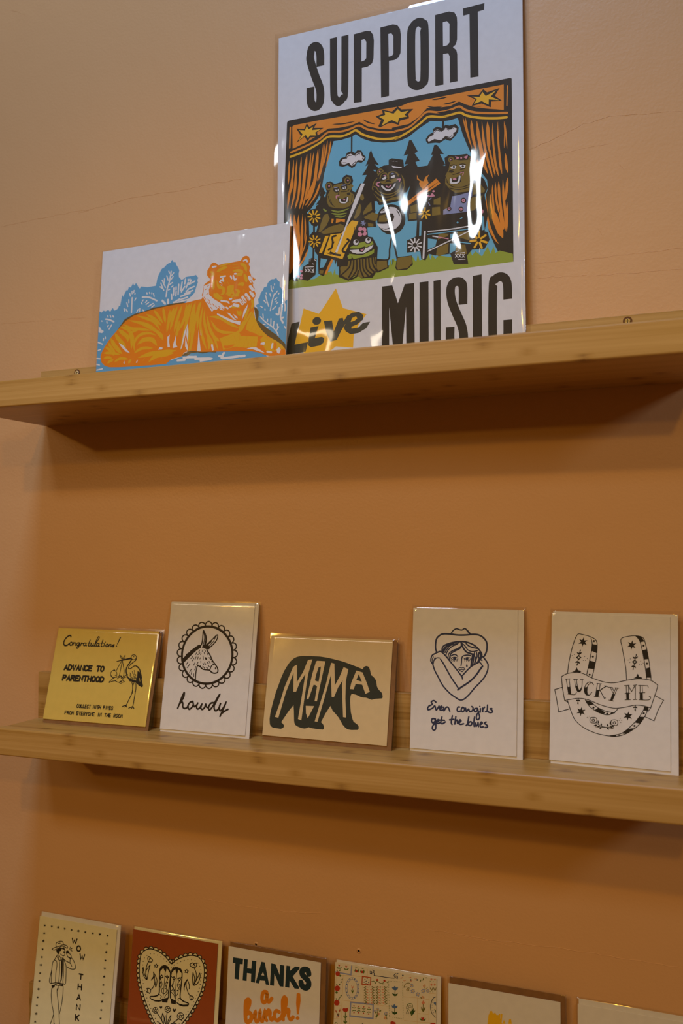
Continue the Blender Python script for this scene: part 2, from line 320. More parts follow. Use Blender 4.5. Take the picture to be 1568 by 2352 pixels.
POSE = {'congrats': [25.506, -32.0945, 0.2544, 0.0054, 141.2248, 106.7911, 4.4373], 'howdy': [182.7825, -27.2603, 0.1631, -0.0071, 106.9758, 140.4838, 2.9475], 'mama': [308.7498, -25.0496, 0.1967, -0.0246, 140.6324, 105.353, 4.5775], 'cowgirl': [470.7897, -20.127, 0.1128, -0.0, 106.4948, 139.0955, 2.6684], 'lucky': [608.6189, -23.4095, 0.1394, -0.0652, 107.4811, 136.458, 3.1051], 'poster': [321.1178, -15.4556, 0.0219, 0.0067, 268.5619, 400.0075, 2], 'tiger': [94.5642, -30.8677, 0.0788, -0.0086, 245.2569, 187.7304, 2], 'wow': [16.5419, -42.7028, 0.1355, 0.0029, 107.95, 139.7, 3], 'boots': [141.3707, -33.0237, 0.1229, 0.0152, 107.95, 139.7, 3], 'thanks': [263.4113, -28.4582, 0.0897, 0.006, 107.95, 139.7, 3], 'floral': [384.6885, -21.4834, 0.0953, 0.0265, 107.95, 139.7, 3], 'yellow': [505.7038, -16.788, 0.0445, 0.0187, 107.95, 139.7, 3], 'last': [628.9234, -17.3355, 0.0921, 0.0107, 107.95, 139.7, 3]}
SURF = {'congrats': 75.629, 'howdy': 75.629, 'mama': 75.629, 'cowgirl': 75.629, 'lucky': 75.629, 'poster': 439.725, 'tiger': 439.725, 'wow': -292.553, 'boots': -292.553, 'thanks': -292.553, 'floral': -292.553, 'yellow': -292.553, 'last': -292.553}
ART = {
'congrats':[
['printed_lettering',[[0,1,186,1,[201,967,192,981,168,979,134,951,113,911,115,880,136,862,169,867,195,887]],[0,1,136,1,[212,903,200,887,211,867,231,869,240,888,228,903,212,903]],[0,1,136,1,[253,902,249,866]],[0,1,135,1,[251,881,263,898,281,897,280,873,293,870]],[0,1,135,1,[341,900,316,900,302,884,313,869,330,876,342,900,340,859,324,835,307,840,325,858,359,880]],[0,1,135,1,[365,901,362,868]],[0,1,135,1,[362,882,373,897,391,896]],[0,1,134,1,[434,899,409,900,398,881,411,868,428,876,436,899,435,873,447,870]],[0,1,134,1,[484,939,471,876,485,868]],[0,1,97,1,[456,903,505,905]],[0,1,134,1,[508,899,502,875,515,868,532,878,538,900,536,871,550,871]],[0,1,133,1,[565,890,604,960,603,980,588,975,565,912,558,876,574,867]],
[0,1,133,1,[617,900,594,902,582,881,596,868,613,878,620,901,618,872,631,871]],[0,1,133,1,[664,945,652,879,666,870]],[0,1,96,1,[636,908,689,908]],[0,1,132,1,[695,899,689,871]],[0,1,132,1,[729,898,715,883,724,870,741,873,750,889,736,899,729,898]],[0,1,132,1,[765,897,760,871]],[0,1,132,1,[761,883,775,896,789,894,788,873,799,875]],[0,1,131,1,[833,894,818,894,812,886,829,880,824,871,804,874]],[0,2,0,12,[701,921,38,1,6,-32]],[0,0,0,0,[894,985,912,990,877,900,866,901]],[0,2,0,12,[864,881,48,2,8,-40]]]],
['printed_lettering',[[0,1,220,0,[185,579,208,636,227,580]],[0,1,220,0,[194,598,219,598]],[0,1,219,0,[243,580,245,636,268,636,286,620,285,597,266,580,243,580]],[0,1,219,0,[303,637,321,580,344,637]],[0,1,218,0,[358,580,381,637,399,581]],[0,1,218,0,[367,599,392,599]],[0,1,217,0,[415,581,418,637,456,581,459,637]],[0,1,217,1,[515,627,505,637,487,637,474,620,473,598,485,581,503,581,514,592]],[0,1,216,0,[570,638,532,638,529,582,568,582]],[0,1,216,0,[530,611,563,611]],[0,1,215,0,[644,638,685,638]],[0,1,215,0,[665,638,662,582]],
[0,1,214,3,[721,638,706,632,699,613,699,605,704,588,718,583,732,588,739,605,740,613,735,632]],[0,1,219,0,[186,457,188,513,219,513,231,499,217,484,187,484]],[0,1,218,0,[246,457,270,514,289,458]],[0,1,218,0,[255,476,281,476]],[0,1,218,0,[306,458,308,514,338,515,350,501,337,487,307,486]],[0,1,217,0,[326,486,348,459]],[0,1,217,0,[408,515,367,515,365,459,405,459]],[0,1,217,0,[366,488,400,488]],[0,1,216,0,[424,460,426,515,466,460,469,516]],[0,1,216,0,[485,516,527,516]],[0,1,215,0,[506,516,504,460]],[0,1,215,0,[541,461,544,517]],
[0,1,214,0,[583,461,586,517]],[0,1,215,0,[542,489,584,489]],[0,1,214,3,[623,517,608,511,601,492,600,484,606,467,620,462,635,468,642,484,643,493,637,511]],[0,1,213,3,[681,518,666,511,659,493,659,484,664,468,678,463,693,468,700,485,701,493,695,511]],[0,1,213,0,[715,463,718,518,741,519,759,502,758,480,738,463,715,463]]]],
['printed_lettering',[[0,1,107,1,[470,185,466,192,457,192,451,181,452,167,457,156,466,156,470,163]],[0,1,106,3,[489,192,483,187,480,176,480,171,483,160,490,156,496,160,499,171,499,176,496,188]],[0,1,106,0,[508,192,509,157,526,157]],[0,1,106,0,[537,192,537,157,555,157]],[0,1,106,0,[583,192,565,192,565,157,583,157]],[0,1,106,0,[565,175,580,175]],[0,1,106,1,[612,186,608,192,599,192,594,182,594,168,599,157,608,157,612,164]],[0,1,106,0,[622,193,640,193]],[0,1,106,0,[631,193,631,157]],[0,1,105,0,[678,158,678,193]],[0,1,105,0,[697,158,697,193]],[0,1,105,0,[678,175,697,175]],
[0,1,105,0,[715,158,715,193]],[0,1,105,1,[753,187,748,193,740,193,734,183,734,169,740,158,748,158,753,165,753,174,745,174]],[0,1,105,0,[762,158,762,193]],[0,1,105,0,[781,159,781,194]],[0,1,105,0,[762,176,781,176]],[0,1,105,0,[835,194,818,194,818,159]],[0,1,104,0,[818,176,833,176]],[0,1,104,0,[855,159,855,194]],[0,1,104,0,[874,194,883,159,892,194]],[0,1,104,0,[919,194,901,194,901,159,918,160]],[0,1,104,0,[901,178,916,178]],[0,1,104,1,[947,188,942,195,934,194,929,186,932,179,943,175,947,167,941,160,934,160,929,166]],
[0,1,107,0,[319,107,298,107,299,72]],[0,1,107,0,[298,89,316,90]],[0,1,107,0,[332,72,331,107,346,108,353,99,347,90,331,90]],[0,1,107,0,[341,90,353,72]],[0,1,107,3,[375,108,367,103,364,92,364,86,368,76,375,72,383,76,386,87,386,92,383,104]],[0,1,107,0,[397,73,397,108,408,85,419,108,419,73]],[0,1,106,0,[483,109,462,109,463,73,483,74]],[0,1,106,0,[463,92,480,92]],[0,1,106,0,[495,109,506,74,517,109]],[0,1,106,0,[548,109,528,109,528,74,548,74]],[0,1,106,0,[528,92,545,92]],[0,1,106,0,[560,74,560,109,575,110,582,101,575,92,560,92]],
[0,1,106,0,[570,92,582,75]],[0,1,105,0,[593,110,603,92,614,110]],[0,1,105,0,[603,92,603,75]],[0,1,105,3,[635,110,628,106,625,94,625,89,628,79,636,75,643,79,646,89,646,94,643,106]],[0,1,105,0,[657,75,657,110,678,76,678,110]],[0,1,105,0,[709,111,689,111,689,76,709,76]],[0,1,105,0,[689,94,706,94]],[0,1,104,0,[764,76,764,111]],[0,1,104,0,[785,77,785,111,806,77,806,112]],[0,1,104,0,[849,112,870,112]],[0,1,104,0,[860,112,859,77]],[0,1,104,0,[881,78,881,112]],
[0,1,104,0,[901,78,902,112]],[0,1,104,0,[881,95,902,95]],[0,1,104,0,[932,113,912,113,912,78,932,78]],[0,1,104,0,[912,96,929,96]],[0,1,103,0,[975,79,976,113,990,113,996,105,990,96,975,96]],[0,1,103,0,[985,96,996,79]],[0,1,103,3,[1017,114,1010,109,1007,98,1007,93,1010,82,1017,79,1024,83,1028,93,1028,98,1025,109]],[0,1,103,3,[1049,114,1041,110,1038,98,1038,93,1041,83,1048,79,1056,83,1059,93,1059,98,1056,110]],[0,1,103,0,[1069,80,1070,114,1080,92,1090,114,1090,80]]]],
['printed_illustration',[[0,3,88,14,[1124,762,178,7,25,-141]],[0,2,0,12,[1123,768,37,1,6,-31]],[0,0,0,0,[894,708,981,731,1088,759,1098,739,1004,721,906,702]],[0,1,105,1,[1161,759,1156,728,1115,695,1079,658,1078,633,1107,633,1142,660,1184,662,1226,629,1250,582]],[0,1,151,1,[1099,734,1076,689,1053,652,1048,608,1064,564,1086,530,1130,493]],[0,1,138,1,[1178,663,1222,633,1250,582,1272,530]],[0,0,0,0,[1202,606,1230,603,1262,547,1306,445,1292,429,1248,446,1200,481,1153,482,1115,505,1082,539,1116,523,1159,507,1204,501,1209,545]],[0,1,70,1,[1103,584,1111,577,1111,565]],[0,1,70,1,[1132,598,1140,592,1140,579]],[0,1,69,1,[1161,586,1168,580,1168,567]],[0,1,69,1,[1179,570,1187,563,1187,551]],[0,1,70,1,[1108,558,1115,551,1116,539]],
[0,1,69,1,[1132,541,1139,534,1139,522]],[0,1,69,1,[1162,551,1169,545,1169,532]],[0,1,69,1,[1185,539,1192,533,1192,520]],[0,1,69,1,[1155,529,1163,522,1163,510]],[0,1,70,1,[1116,571,1123,564,1124,552]],[0,1,69,1,[1146,577,1154,570,1154,558]],[0,1,69,1,[1156,613,1163,606,1163,594]],[0,1,93,1,[1098,526,1106,505,1114,492]],[0,1,92,1,[1124,528,1132,506,1140,493]],[0,1,92,1,[1150,529,1158,507,1166,494]],[0,1,92,1,[1176,530,1184,508,1192,496]],[0,1,92,1,[1197,531,1205,510,1213,497]],
[2,1,57,0,[1241,529,1255,495]],[0,1,103,1,[1148,480,1167,438,1173,368,1153,306,1119,216]],[0,1,104,1,[1179,480,1169,440]],[0,1,103,1,[1203,481,1215,414,1214,362,1213,284,1210,213]],[0,1,103,1,[1169,440,1178,377]],[0,1,103,1,[1119,216,1092,213,1068,201]],[0,1,103,1,[1119,216,1106,200]],[0,1,103,1,[1119,216,1134,200]],[0,1,102,1,[1210,213,1183,201,1159,191]],[0,1,102,1,[1210,213,1196,186]],[0,1,102,1,[1212,213,1229,188]],[0,2,0,12,[1174,364,41,2,9,-52]],
[0,2,0,12,[1212,375,41,2,11,-60]],[0,1,82,1,[974,725,958,742,936,774,961,761,981,731]],[0,1,82,1,[982,728,987,756,1004,779,1002,744,984,725]],[0,1,82,1,[969,711,935,647,917,602]],[0,1,82,1,[975,707,971,613,967,542]],[0,1,82,1,[979,711,1018,615,1025,562,1018,518]],[0,1,82,1,[898,517,858,484,841,463,879,476,930,487]],[0,1,82,1,[930,523,963,540,1001,540,956,519,943,505]],[0,1,81,1,[917,487,965,470,995,482,1014,491,1035,523,1081,540]],[0,1,81,1,[1001,540,999,517,1027,536,1077,565]],[0,1,81,1,[1025,492,1048,480,1018,472]],[0,3,78,14,[888,559,217,10,40,-211]],
[0,0,0,0,[872,598,879,618,900,605,891,595]],[0,2,0,12,[865,537,32,2,5,-26]],[0,2,0,12,[911,546,32,2,5,-26]],[0,1,82,1,[876,522,887,516,900,523]],[0,3,68,14,[999,469,89,4,8,-44]],[0,2,0,12,[847,464,48,2,6,-31]],[0,2,0,12,[972,720,53,2,10,-53]]]]],
'howdy':[
['printed_illustration',[[1,1,268,3,[842,837,836,885,823,932,802,977,775,1018,741,1054,702,1086,659,1111,612,1129,562,1140,512,1143,461,1139,412,1127,366,1107,324,1080,286,1047,255,1009,230,966,213,919,203,871,202,821,208,772,223,724,244,679,273,638,308,602,348,571,393,547,440,530,489,521,539,519,589,524,637,537,682,557,723,584,759,617,789,654,813,696,830,741,840,788]],[1,1,144,1,[849,815,876,820,896,836,901,859,891,881,869,893,842,894]],[1,1,145,1,[842,894,866,904,881,924,880,948,865,967,841,974,814,969]],[1,1,146,1,[814,969,835,984,844,1007,837,1030,818,1045,793,1047,769,1035]],[1,1,146,1,[769,1035,785,1055,787,1079,775,1100,752,1110,727,1106,708,1090]],[1,1,147,1,[708,1090,718,1112,713,1136,696,1153,671,1158,649,1148,635,1128]],[1,1,148,1,[635,1128,638,1152,627,1174,605,1187,581,1185,562,1170,555,1147]],[1,1,149,1,[555,1147,550,1172,534,1191,509,1198,486,1190,473,1171,472,1147]],[1,1,150,1,[472,1147,461,1170,439,1184,414,1185,393,1173,386,1151,393,1126]],[1,1,150,1,[393,1126,375,1146,350,1155,324,1150,308,1133,307,1109,321,1087]],[1,1,151,1,[321,1087,298,1102,271,1105,248,1095,237,1074,243,1050,262,1030]],[1,1,151,1,[262,1030,235,1041,208,1038,189,1022,184,999,196,976,220,961]],
[1,1,151,1,[220,961,191,966,165,957,151,937,153,913,170,893,197,884]],[1,1,150,1,[197,884,168,882,146,867,137,845,145,822,167,806,196,803]],[1,1,150,1,[196,803,168,795,150,776,148,752,162,731,187,721,215,724]],[1,1,149,1,[215,724,191,710,179,688,183,665,202,648,228,644,254,652]],[1,1,149,1,[254,652,235,634,229,610,239,589,261,576,287,578,309,592]],[1,1,148,1,[309,592,297,570,298,547,313,528,338,521,361,529,378,547]],[1,1,147,1,[378,547,372,523,380,501,400,487,425,486,445,498,456,520]],[1,1,146,1,[456,520,457,496,471,476,494,467,518,472,534,489,537,513]],[1,1,145,1,[537,513,546,490,564,474,589,470,610,481,621,501,618,525]],[1,1,145,1,[618,525,632,504,655,493,680,496,697,511,702,533,692,556]],[1,1,144,1,[692,556,712,539,737,534,760,542,773,561,771,584,755,604]],[1,1,144,1,[755,604,779,592,805,592,826,605,833,627,825,649,805,666]],
[1,1,144,1,[805,666,831,659,857,665,873,683,875,706,861,726,836,737]],[1,1,144,1,[836,737,864,737,887,748,899,769,894,792,876,809,849,815]],[1,1,149,1,[441,936,450,989,449,1056,452,1096,476,1062,495,1021,498,975,492,943]],[1,1,108,1,[455,1083,473,1031,473,984,463,942,458,907]],[1,0,0,0,[459,1080,491,1032,498,975,490,946,473,945,485,990,479,1036]],[1,1,134,1,[507,941,547,976,591,1019,630,1054,639,1031,624,989,589,947,550,913]],[1,1,87,1,[604,1015,589,978,562,951,536,923]],[1,1,107,1,[624,1049,609,1025,604,1012]],[1,1,94,1,[565,977,521,942]],[1,0,0,0,[215,776,248,812,256,828,298,858,306,869,360,907,372,915,406,938,441,939,439,909,382,872,321,817,232,728,209,742]],[1,0,0,0,[459,939,496,949,521,942,549,925,556,913,545,893,515,889,489,899,462,910]],[1,1,146,1,[515,884,561,832,597,774,627,742,663,703,678,668,669,645,628,637,591,651,572,666,529,669,487,674,455,694,416,715]],
[1,1,134,1,[416,715,404,665,401,604,405,545]],[1,1,120,1,[619,734,592,715,575,668]],[1,2,0,12,[513,791,50,27,50,-66]],[1,2,0,12,[643,689,35,2,6,-64]],[1,1,88,1,[427,880,421,869,412,858]],[1,1,87,1,[466,885,464,876,459,867]],[1,1,87,1,[487,885,495,876,500,867]],[1,1,88,1,[389,851,383,839,375,828]],[1,1,88,1,[430,850,419,839,406,828]],[1,1,87,1,[446,846,444,838,440,831]],[1,1,87,1,[485,857,489,848,491,838]],[1,1,87,1,[520,856,528,845,534,833]],
[1,1,88,1,[346,810,335,796,321,782]],[1,1,88,1,[360,790,351,773,339,755]],[1,1,88,1,[386,804,381,788,374,773]],[1,1,88,1,[413,805,411,792,406,779]],[1,1,87,1,[441,796,440,789,437,782]],[1,1,87,1,[473,818,478,800,481,782]],[1,1,87,1,[552,803,567,792,580,780]],[1,1,88,1,[289,744,279,730,267,716]],[1,1,88,1,[313,721,299,701,284,681]],[1,1,88,1,[378,739,371,724,362,710]],[1,1,87,1,[418,748,411,735,402,723]],[1,1,87,1,[451,760,454,751,454,742]],
[1,1,87,1,[480,738,488,731,493,724]],[1,1,87,1,[501,743,510,735,516,726]],[1,1,87,1,[534,749,544,742,553,736]],[1,1,87,1,[556,762,566,752,573,741]],[1,1,86,1,[589,766,594,757,598,747]],[1,1,87,1,[394,699,389,680,382,661]],[1,1,87,1,[450,711,458,701,463,691]],[1,1,87,1,[481,705,496,694,508,683]],[1,1,87,1,[524,697,536,692,545,686]],[1,1,87,1,[549,716,558,711,565,705]],[1,1,88,1,[339,668,329,648,317,627]],[1,1,87,1,[348,645,346,628,342,610]],
[1,1,87,1,[375,620,377,603,378,585]]]],
['printed_lettering',[[1,1,201,1,[208,234,229,292,250,359,272,406,277,392,269,350,243,308]],[1,1,201,1,[215,255,233,289,259,303,269,289,273,253,297,238,325,249,339,273]],[1,1,199,1,[393,319,361,307,340,278,344,242,363,234,390,258,403,289,393,319,406,284,420,265,445,284]],[1,1,198,1,[458,305,447,269,459,243,488,256,512,298,501,260,519,241,546,260,560,299,568,274,599,263]],[1,1,196,1,[658,321,624,314,600,278,606,243,629,255,660,302,695,370,725,414,691,344,667,288,678,243,707,244,729,274,745,325,733,287,738,247,759,248,790,290,810,335,782,260,755,198,749,182]],[1,1,194,1,[768,214,801,241,840,262]]]]],
'mama':[
['printed_illustration',[[6,0,0,0,[71,175,74,240,92,338,117,453,139,520,167,611,193,678,221,729,245,767,270,797,300,821,331,836,367,846,403,850,503,853,603,852,685,844,766,831,847,816,919,798,1035,763,1097,743,1099,755,1108,768,1121,775,1133,778,1149,775,1163,767,1172,749,1180,727,1191,688,1215,676,1236,655,1249,636,1256,613,1261,586,1273,560,1300,534,1322,516,1329,497,1333,478,1330,467,1322,462,1280,457,1246,453,1230,446,1213,442,1183,451,1152,459,1118,458,1092,463,1065,473,1039,482,991,490,981,468,979,425,989,347,997,301,1007,271,1018,240,1034,210,1060,197,1083,183,1091,170,1094,157,1092,141,1082,133,1014,127,984,130,962,136,939,151,916,171,867,238,829,274,791,307,763,352,715,274,670,181,693,165,704,148,709,129,706,115,698,108,658,109,614,110,569,113,533,120,511,109,489,103,458,105,425,112,398,121,378,133,365,155,360,179,349,274,339,333,284,262,212,149,234,134,247,119,248,106,241,95,228,86,210,80,145,84,117,86,98,96,84,111,78,127]]]],
['printed_lettering',[[3,0,0,0,[132,197,175,343,214,508,295,724,317,743,340,755,348,678,356,572,419,681,466,812,516,818,480,660,460,425,444,185,404,194,421,359,448,662,392,574,356,473,325,471,308,668,237,460,174,192]],[3,0,0,0,[485,404,496,475,529,670,559,793,571,806,668,805,652,701,623,515,606,388,579,388,594,541,575,554,552,555,535,494,507,404]],[3,0,0,0,[598,184,638,348,691,558,734,793,772,787,797,564,842,654,880,754,935,737,916,611,925,437,947,247,914,249,891,435,876,569,880,621,834,543,796,444,770,444,742,665,692,439,630,182]],[3,0,0,0,[968,536,978,598,1025,726,1095,711,1150,607,1189,520,1143,497,1100,587,1027,589,1009,535]],[3,0,0,0,[482,335,578,338,546,271,516,210,491,259]],[6,0,0,0,[564,601,574,665,595,740,621,748,618,683,608,592,585,594]],[6,0,0,0,[1032,631,1056,693,1094,616]]]]],
'cowgirl':[
['printed_illustration',[[7,1,132,1,[402,1147,425,1179,455,1194,486,1186,511,1184,537,1198,557,1188,578,1164]],[7,1,180,1,[562,1183,580,1162,593,1148]],[7,1,168,1,[257,955,244,990,244,1050,256,1095,292,1128,328,1139,395,1139,467,1132,543,1134,609,1142,664,1142,709,1127,745,1096,764,1058,765,1004,753,960,735,930]],[7,1,156,1,[311,970,315,1003,341,1028,397,1050,468,1065,544,1067,610,1050,661,1020,697,982,715,949,705,905]],[7,1,144,1,[257,950,288,963,309,957,337,934,364,906,400,865,442,818,484,769,520,722,525,703]],[7,1,143,1,[257,950,213,924,201,899,198,864,218,835,224,816,243,768,275,715,307,658,339,615,397,560,453,524,499,500,529,502,559,521,603,566,647,622,701,678,745,733,774,797,779,845,773,869,742,911,717,934]],[7,1,109,1,[223,836,230,871,256,897,289,898]],[7,1,144,1,[298,886,334,836,372,773,414,707,456,651,487,609]],[7,1,85,1,[224,907,212,880,218,850]],[7,1,73,1,[241,906,229,875]],[7,1,177,1,[480,596,517,625,567,659,616,698,665,753,699,803,724,837]],[7,1,118,1,[726,837,708,862,688,880]],
[7,1,142,1,[525,737,559,777,604,823,649,854,688,875]],[7,1,94,1,[698,900,719,890]],[7,1,144,1,[504,1059,507,1029,490,999,439,972,404,947,392,907,394,873]],[7,1,167,1,[506,1059,520,1020,546,982,571,963,602,955,622,941,615,887,608,828]],[7,1,108,1,[481,1058,458,1037,418,1021,382,990,358,950,354,923]],[7,1,108,1,[499,1019,469,998,419,976,383,946,374,906]],[7,1,157,1,[427,1047,387,1030,351,1004,329,961]],[7,1,145,1,[397,1040,356,1019,328,988,319,958]],[7,1,121,1,[463,1047,417,1036,377,1010,342,954]],[7,1,107,1,[519,1049,545,1026,576,988,621,975,671,986]],[7,1,131,1,[555,1051,585,1027,626,1014,671,1006]],[7,1,119,1,[642,971,640,936,654,908,641,854]],
[7,1,130,1,[627,953,634,907,624,843]],[7,1,118,1,[662,971,668,928,653,888,659,869]],[7,1,142,1,[687,967,682,928,689,909,673,870]],[7,1,177,1,[697,968,705,939,693,890]],[7,1,108,1,[404,923,430,937,455,936,473,921]],[7,1,119,1,[602,937,562,938,526,927,514,902,512,863,508,833]],[7,1,66,1,[405,897,430,913,463,910,474,894,441,885,410,893]],[7,1,65,1,[538,899,567,916,597,911,606,900,573,889,540,897]],[7,1,72,1,[481,794,494,813,513,810,534,814,550,796,524,794,481,794]],[7,1,95,1,[495,785,519,775,533,785]],[7,2,0,12,[442,900,87,4,1,-64]],[7,2,0,12,[568,903,76,3,1,-63]],
[7,0,0,0,[567,858,558,833,561,824,568,821,575,826,576,832]],[7,1,54,0,[415,886,408,875]],[7,1,54,0,[428,884,425,871]],[7,1,54,0,[441,882,442,869]],[7,1,54,0,[454,885,459,874]],[7,1,54,0,[464,888,470,875]],[7,1,54,0,[405,905,398,910]],[7,1,54,0,[547,890,544,879]],[7,1,54,0,[563,887,564,873]],[7,1,54,0,[578,888,582,877]],[7,1,53,0,[590,892,597,882]],[7,1,53,0,[600,898,608,892]],
[7,1,54,0,[539,906,532,909]]]],
['printed_lettering',[[7,1,156,1,[259,464,237,477,212,462,222,440,189,421,175,396,186,385,226,403,249,426,265,388,292,428]],[7,1,156,1,[297,403,324,415,318,428,300,413,306,389,331,392]],[7,1,155,1,[341,421,344,386,364,417,379,423,390,414,403,385]],[7,1,154,1,[501,431,485,429,477,405,484,388,510,392]],[7,1,153,1,[531,431,518,407,531,387,551,405,543,428,531,431]],[7,1,153,1,[562,424,571,391,591,416,604,393,631,406,635,434,623,443]],[7,1,152,1,[676,428,656,425,646,406,661,395,678,409,680,428,691,389,703,347,688,322,671,331,675,369,696,395]],[7,1,152,1,[710,428,708,395]],[7,1,151,1,[730,435,733,401]],[7,1,151,1,[733,420,750,445]],[7,1,151,1,[779,466,775,414,759,401]],[7,1,151,1,[822,436,806,432,827,416,824,400,799,396,780,409]],
[7,1,156,1,[258,299,228,301,219,277,234,260,255,279,258,299,264,246,261,202,241,191,228,210,238,240,263,261]],[7,1,155,1,[273,273,295,285,286,296,273,276,281,259,307,268]],[7,1,155,1,[325,324,314,269,332,260,360,278]],[7,1,155,1,[301,292,351,293]],[7,1,154,1,[430,342,420,281,428,258]],[7,1,154,1,[402,301,446,309]],[7,1,154,1,[465,337,456,264]],[7,1,153,1,[458,287,478,304,483,275,494,271]],[7,1,153,1,[501,281,518,297,508,308,496,286,509,265,545,273]],[7,1,152,1,[595,343,583,277,569,257]],[7,1,152,1,[588,281,613,297,628,285,614,260,589,266]],[7,1,152,1,[652,344,646,291,650,255]],
[7,1,151,1,[663,287,668,257,683,274,688,293,693,256]],[7,1,151,1,[708,276,730,289,722,301,708,281,715,253,740,257]],[7,1,151,1,[767,304,752,291,780,271,777,256,757,252]],[7,2,0,12,[703,449,37,2,1,-36]]]]],
'lucky':[
['printed_illustration',[[0,1,72,1,[159,806,170,913,203,1065,245,1173,297,1175,357,1162,412,1134,429,1085,423,975,402,855,383,779]],[0,1,72,1,[372,1148,384,1073,364,952,336,806]],[0,1,69,1,[696,778,686,899,656,1065,644,1146,699,1173,776,1183,833,1171,856,1132,885,997,906,843,909,785]],[0,1,69,1,[776,1180,809,1140,833,1053,856,918,872,802]],[0,1,70,1,[101,773,161,807,252,822,311,810,391,775,499,747,586,745,691,773,805,793,908,785,968,746]],[0,1,68,1,[968,746,954,692,926,604,906,541]],[0,1,70,1,[906,541,843,555,768,555,673,529,578,516,461,538,354,575,264,583,165,562,135,555]],[0,1,72,1,[135,555,115,659,101,773]],[0,1,70,1,[165,547,197,456,237,380,317,318,425,278,541,263,617,267,702,301,796,375,852,456,885,534]],[0,1,70,1,[324,573,364,517,433,473,511,451,568,463,606,495,623,520]],[0,1,70,1,[383,557,423,521,501,486,592,473]],[0,1,68,1,[847,522,810,457,749,381,655,297,550,265]],
[0,1,72,0,[106,673,40,649,59,565,81,445,178,479]],[0,1,72,0,[135,555,163,540,159,560]],[0,1,68,0,[940,653,1017,617,972,531,935,429,857,459]],[0,1,68,0,[906,541,887,511,880,544]],[0,0,0,0,[380,1091,428,1085,425,1009,374,1028]],[0,0,0,0,[364,937,413,925,402,860,343,863]],[0,0,0,0,[776,1183,828,1172,853,1134,816,1125]],[0,0,0,0,[833,1053,872,1065,890,976,849,970]],[0,0,0,0,[865,891,900,903,910,809,872,809]],[0,0,0,0,[326,573,385,560,397,533,358,524]],[0,0,0,0,[407,483,442,509,510,471,493,454]],[0,0,0,0,[539,455,563,475,597,477,568,461]],
[0,0,0,0,[849,549,889,544,878,515,841,512]],[0,0,0,0,[809,456,854,458,809,395,770,400]],[0,0,0,0,[715,342,764,352,712,302,659,291]],[0,0,0,0,[541,265,603,281,608,266,579,260]],[0,0,0,0,[625,275,641,280,644,271,631,268]],[0,2,0,12,[399,1119,49,2,0,-50]],[0,2,0,12,[391,975,49,2,0,-50]],[0,2,0,12,[363,806,49,3,1,-50]],[0,2,0,12,[844,1096,47,2,0,-49]],[0,2,0,12,[874,935,47,2,0,-49]],[0,2,0,12,[401,508,49,3,0,-49]],[0,2,0,12,[525,462,48,4,0,-48]],
[0,2,0,12,[846,489,47,3,0,-48]],[0,2,0,12,[766,371,47,4,0,-48]],[0,4,42,6,[298,1106,32,230,227,-25]],[0,4,42,6,[740,1096,32,225,217,-25]],[0,4,42,6,[288,464,31,226,224,-17]],[0,4,42,6,[709,455,32,221,215,-17]],[0,0,0,0,[201,824,229,839,243,870,255,843,287,834,275,822]],[0,0,0,0,[754,796,780,811,793,841,805,814,835,806,824,794]],[0,3,90,14,[260,960,65,3,1,-65]],[0,2,0,12,[278,961,35,2,0,-35]],[0,2,0,12,[242,959,35,2,0,-35]],[0,2,0,12,[260,978,35,2,0,-35]],
[0,2,0,12,[260,942,35,2,0,-35]],[0,1,60,1,[264,980,267,1006,273,1021]],[0,1,60,1,[256,940,250,915,249,899]],[0,0,0,0,[265,989,262,1004,241,1010,250,990]],[0,0,0,0,[267,991,283,994,289,1014,270,1006]],[0,0,0,0,[273,1016,281,1025,275,1038,267,1025]],[0,0,0,0,[252,925,238,926,226,909,246,911]],[0,0,0,0,[252,925,254,909,273,902,267,922]],[0,0,0,0,[249,903,240,895,245,879,254,893]],[0,2,0,6,[199,975,20,1,0,-20]],[0,2,0,6,[219,986,20,1,0,-20]],[0,2,0,6,[214,954,20,1,0,-20]],
[0,2,0,6,[315,971,20,1,0,-20]],[0,2,0,6,[322,937,20,1,0,-20]],[0,2,0,6,[340,954,20,1,0,-20]],[0,2,0,6,[304,936,20,1,0,-20]],[0,3,87,14,[767,944,62,3,0,-63]],[0,2,0,12,[784,945,33,2,0,-34]],[0,2,0,12,[750,944,33,2,0,-34]],[0,2,0,12,[767,962,33,2,0,-34]],[0,2,0,12,[767,927,33,2,0,-34]],[0,1,58,1,[770,964,774,989,780,1004]],[0,1,58,1,[763,925,757,900,755,885]],[0,0,0,0,[772,972,769,987,749,992,757,973]],
[0,0,0,0,[774,974,789,977,795,997,776,989]],[0,0,0,0,[780,999,787,1007,782,1020,774,1008]],[0,0,0,0,[759,910,745,911,734,895,753,896]],[0,0,0,0,[759,910,760,895,778,887,773,907]],[0,0,0,0,[755,889,747,880,752,866,760,879]],[0,2,0,6,[709,959,19,1,0,-20]],[0,2,0,6,[728,970,19,1,0,-20]],[0,2,0,6,[723,938,19,1,0,-20]],[0,2,0,6,[819,955,19,1,0,-19]],[0,2,0,6,[825,922,19,1,0,-19]],[0,2,0,6,[842,938,19,1,0,-19]],[0,2,0,6,[808,921,19,1,0,-19]],
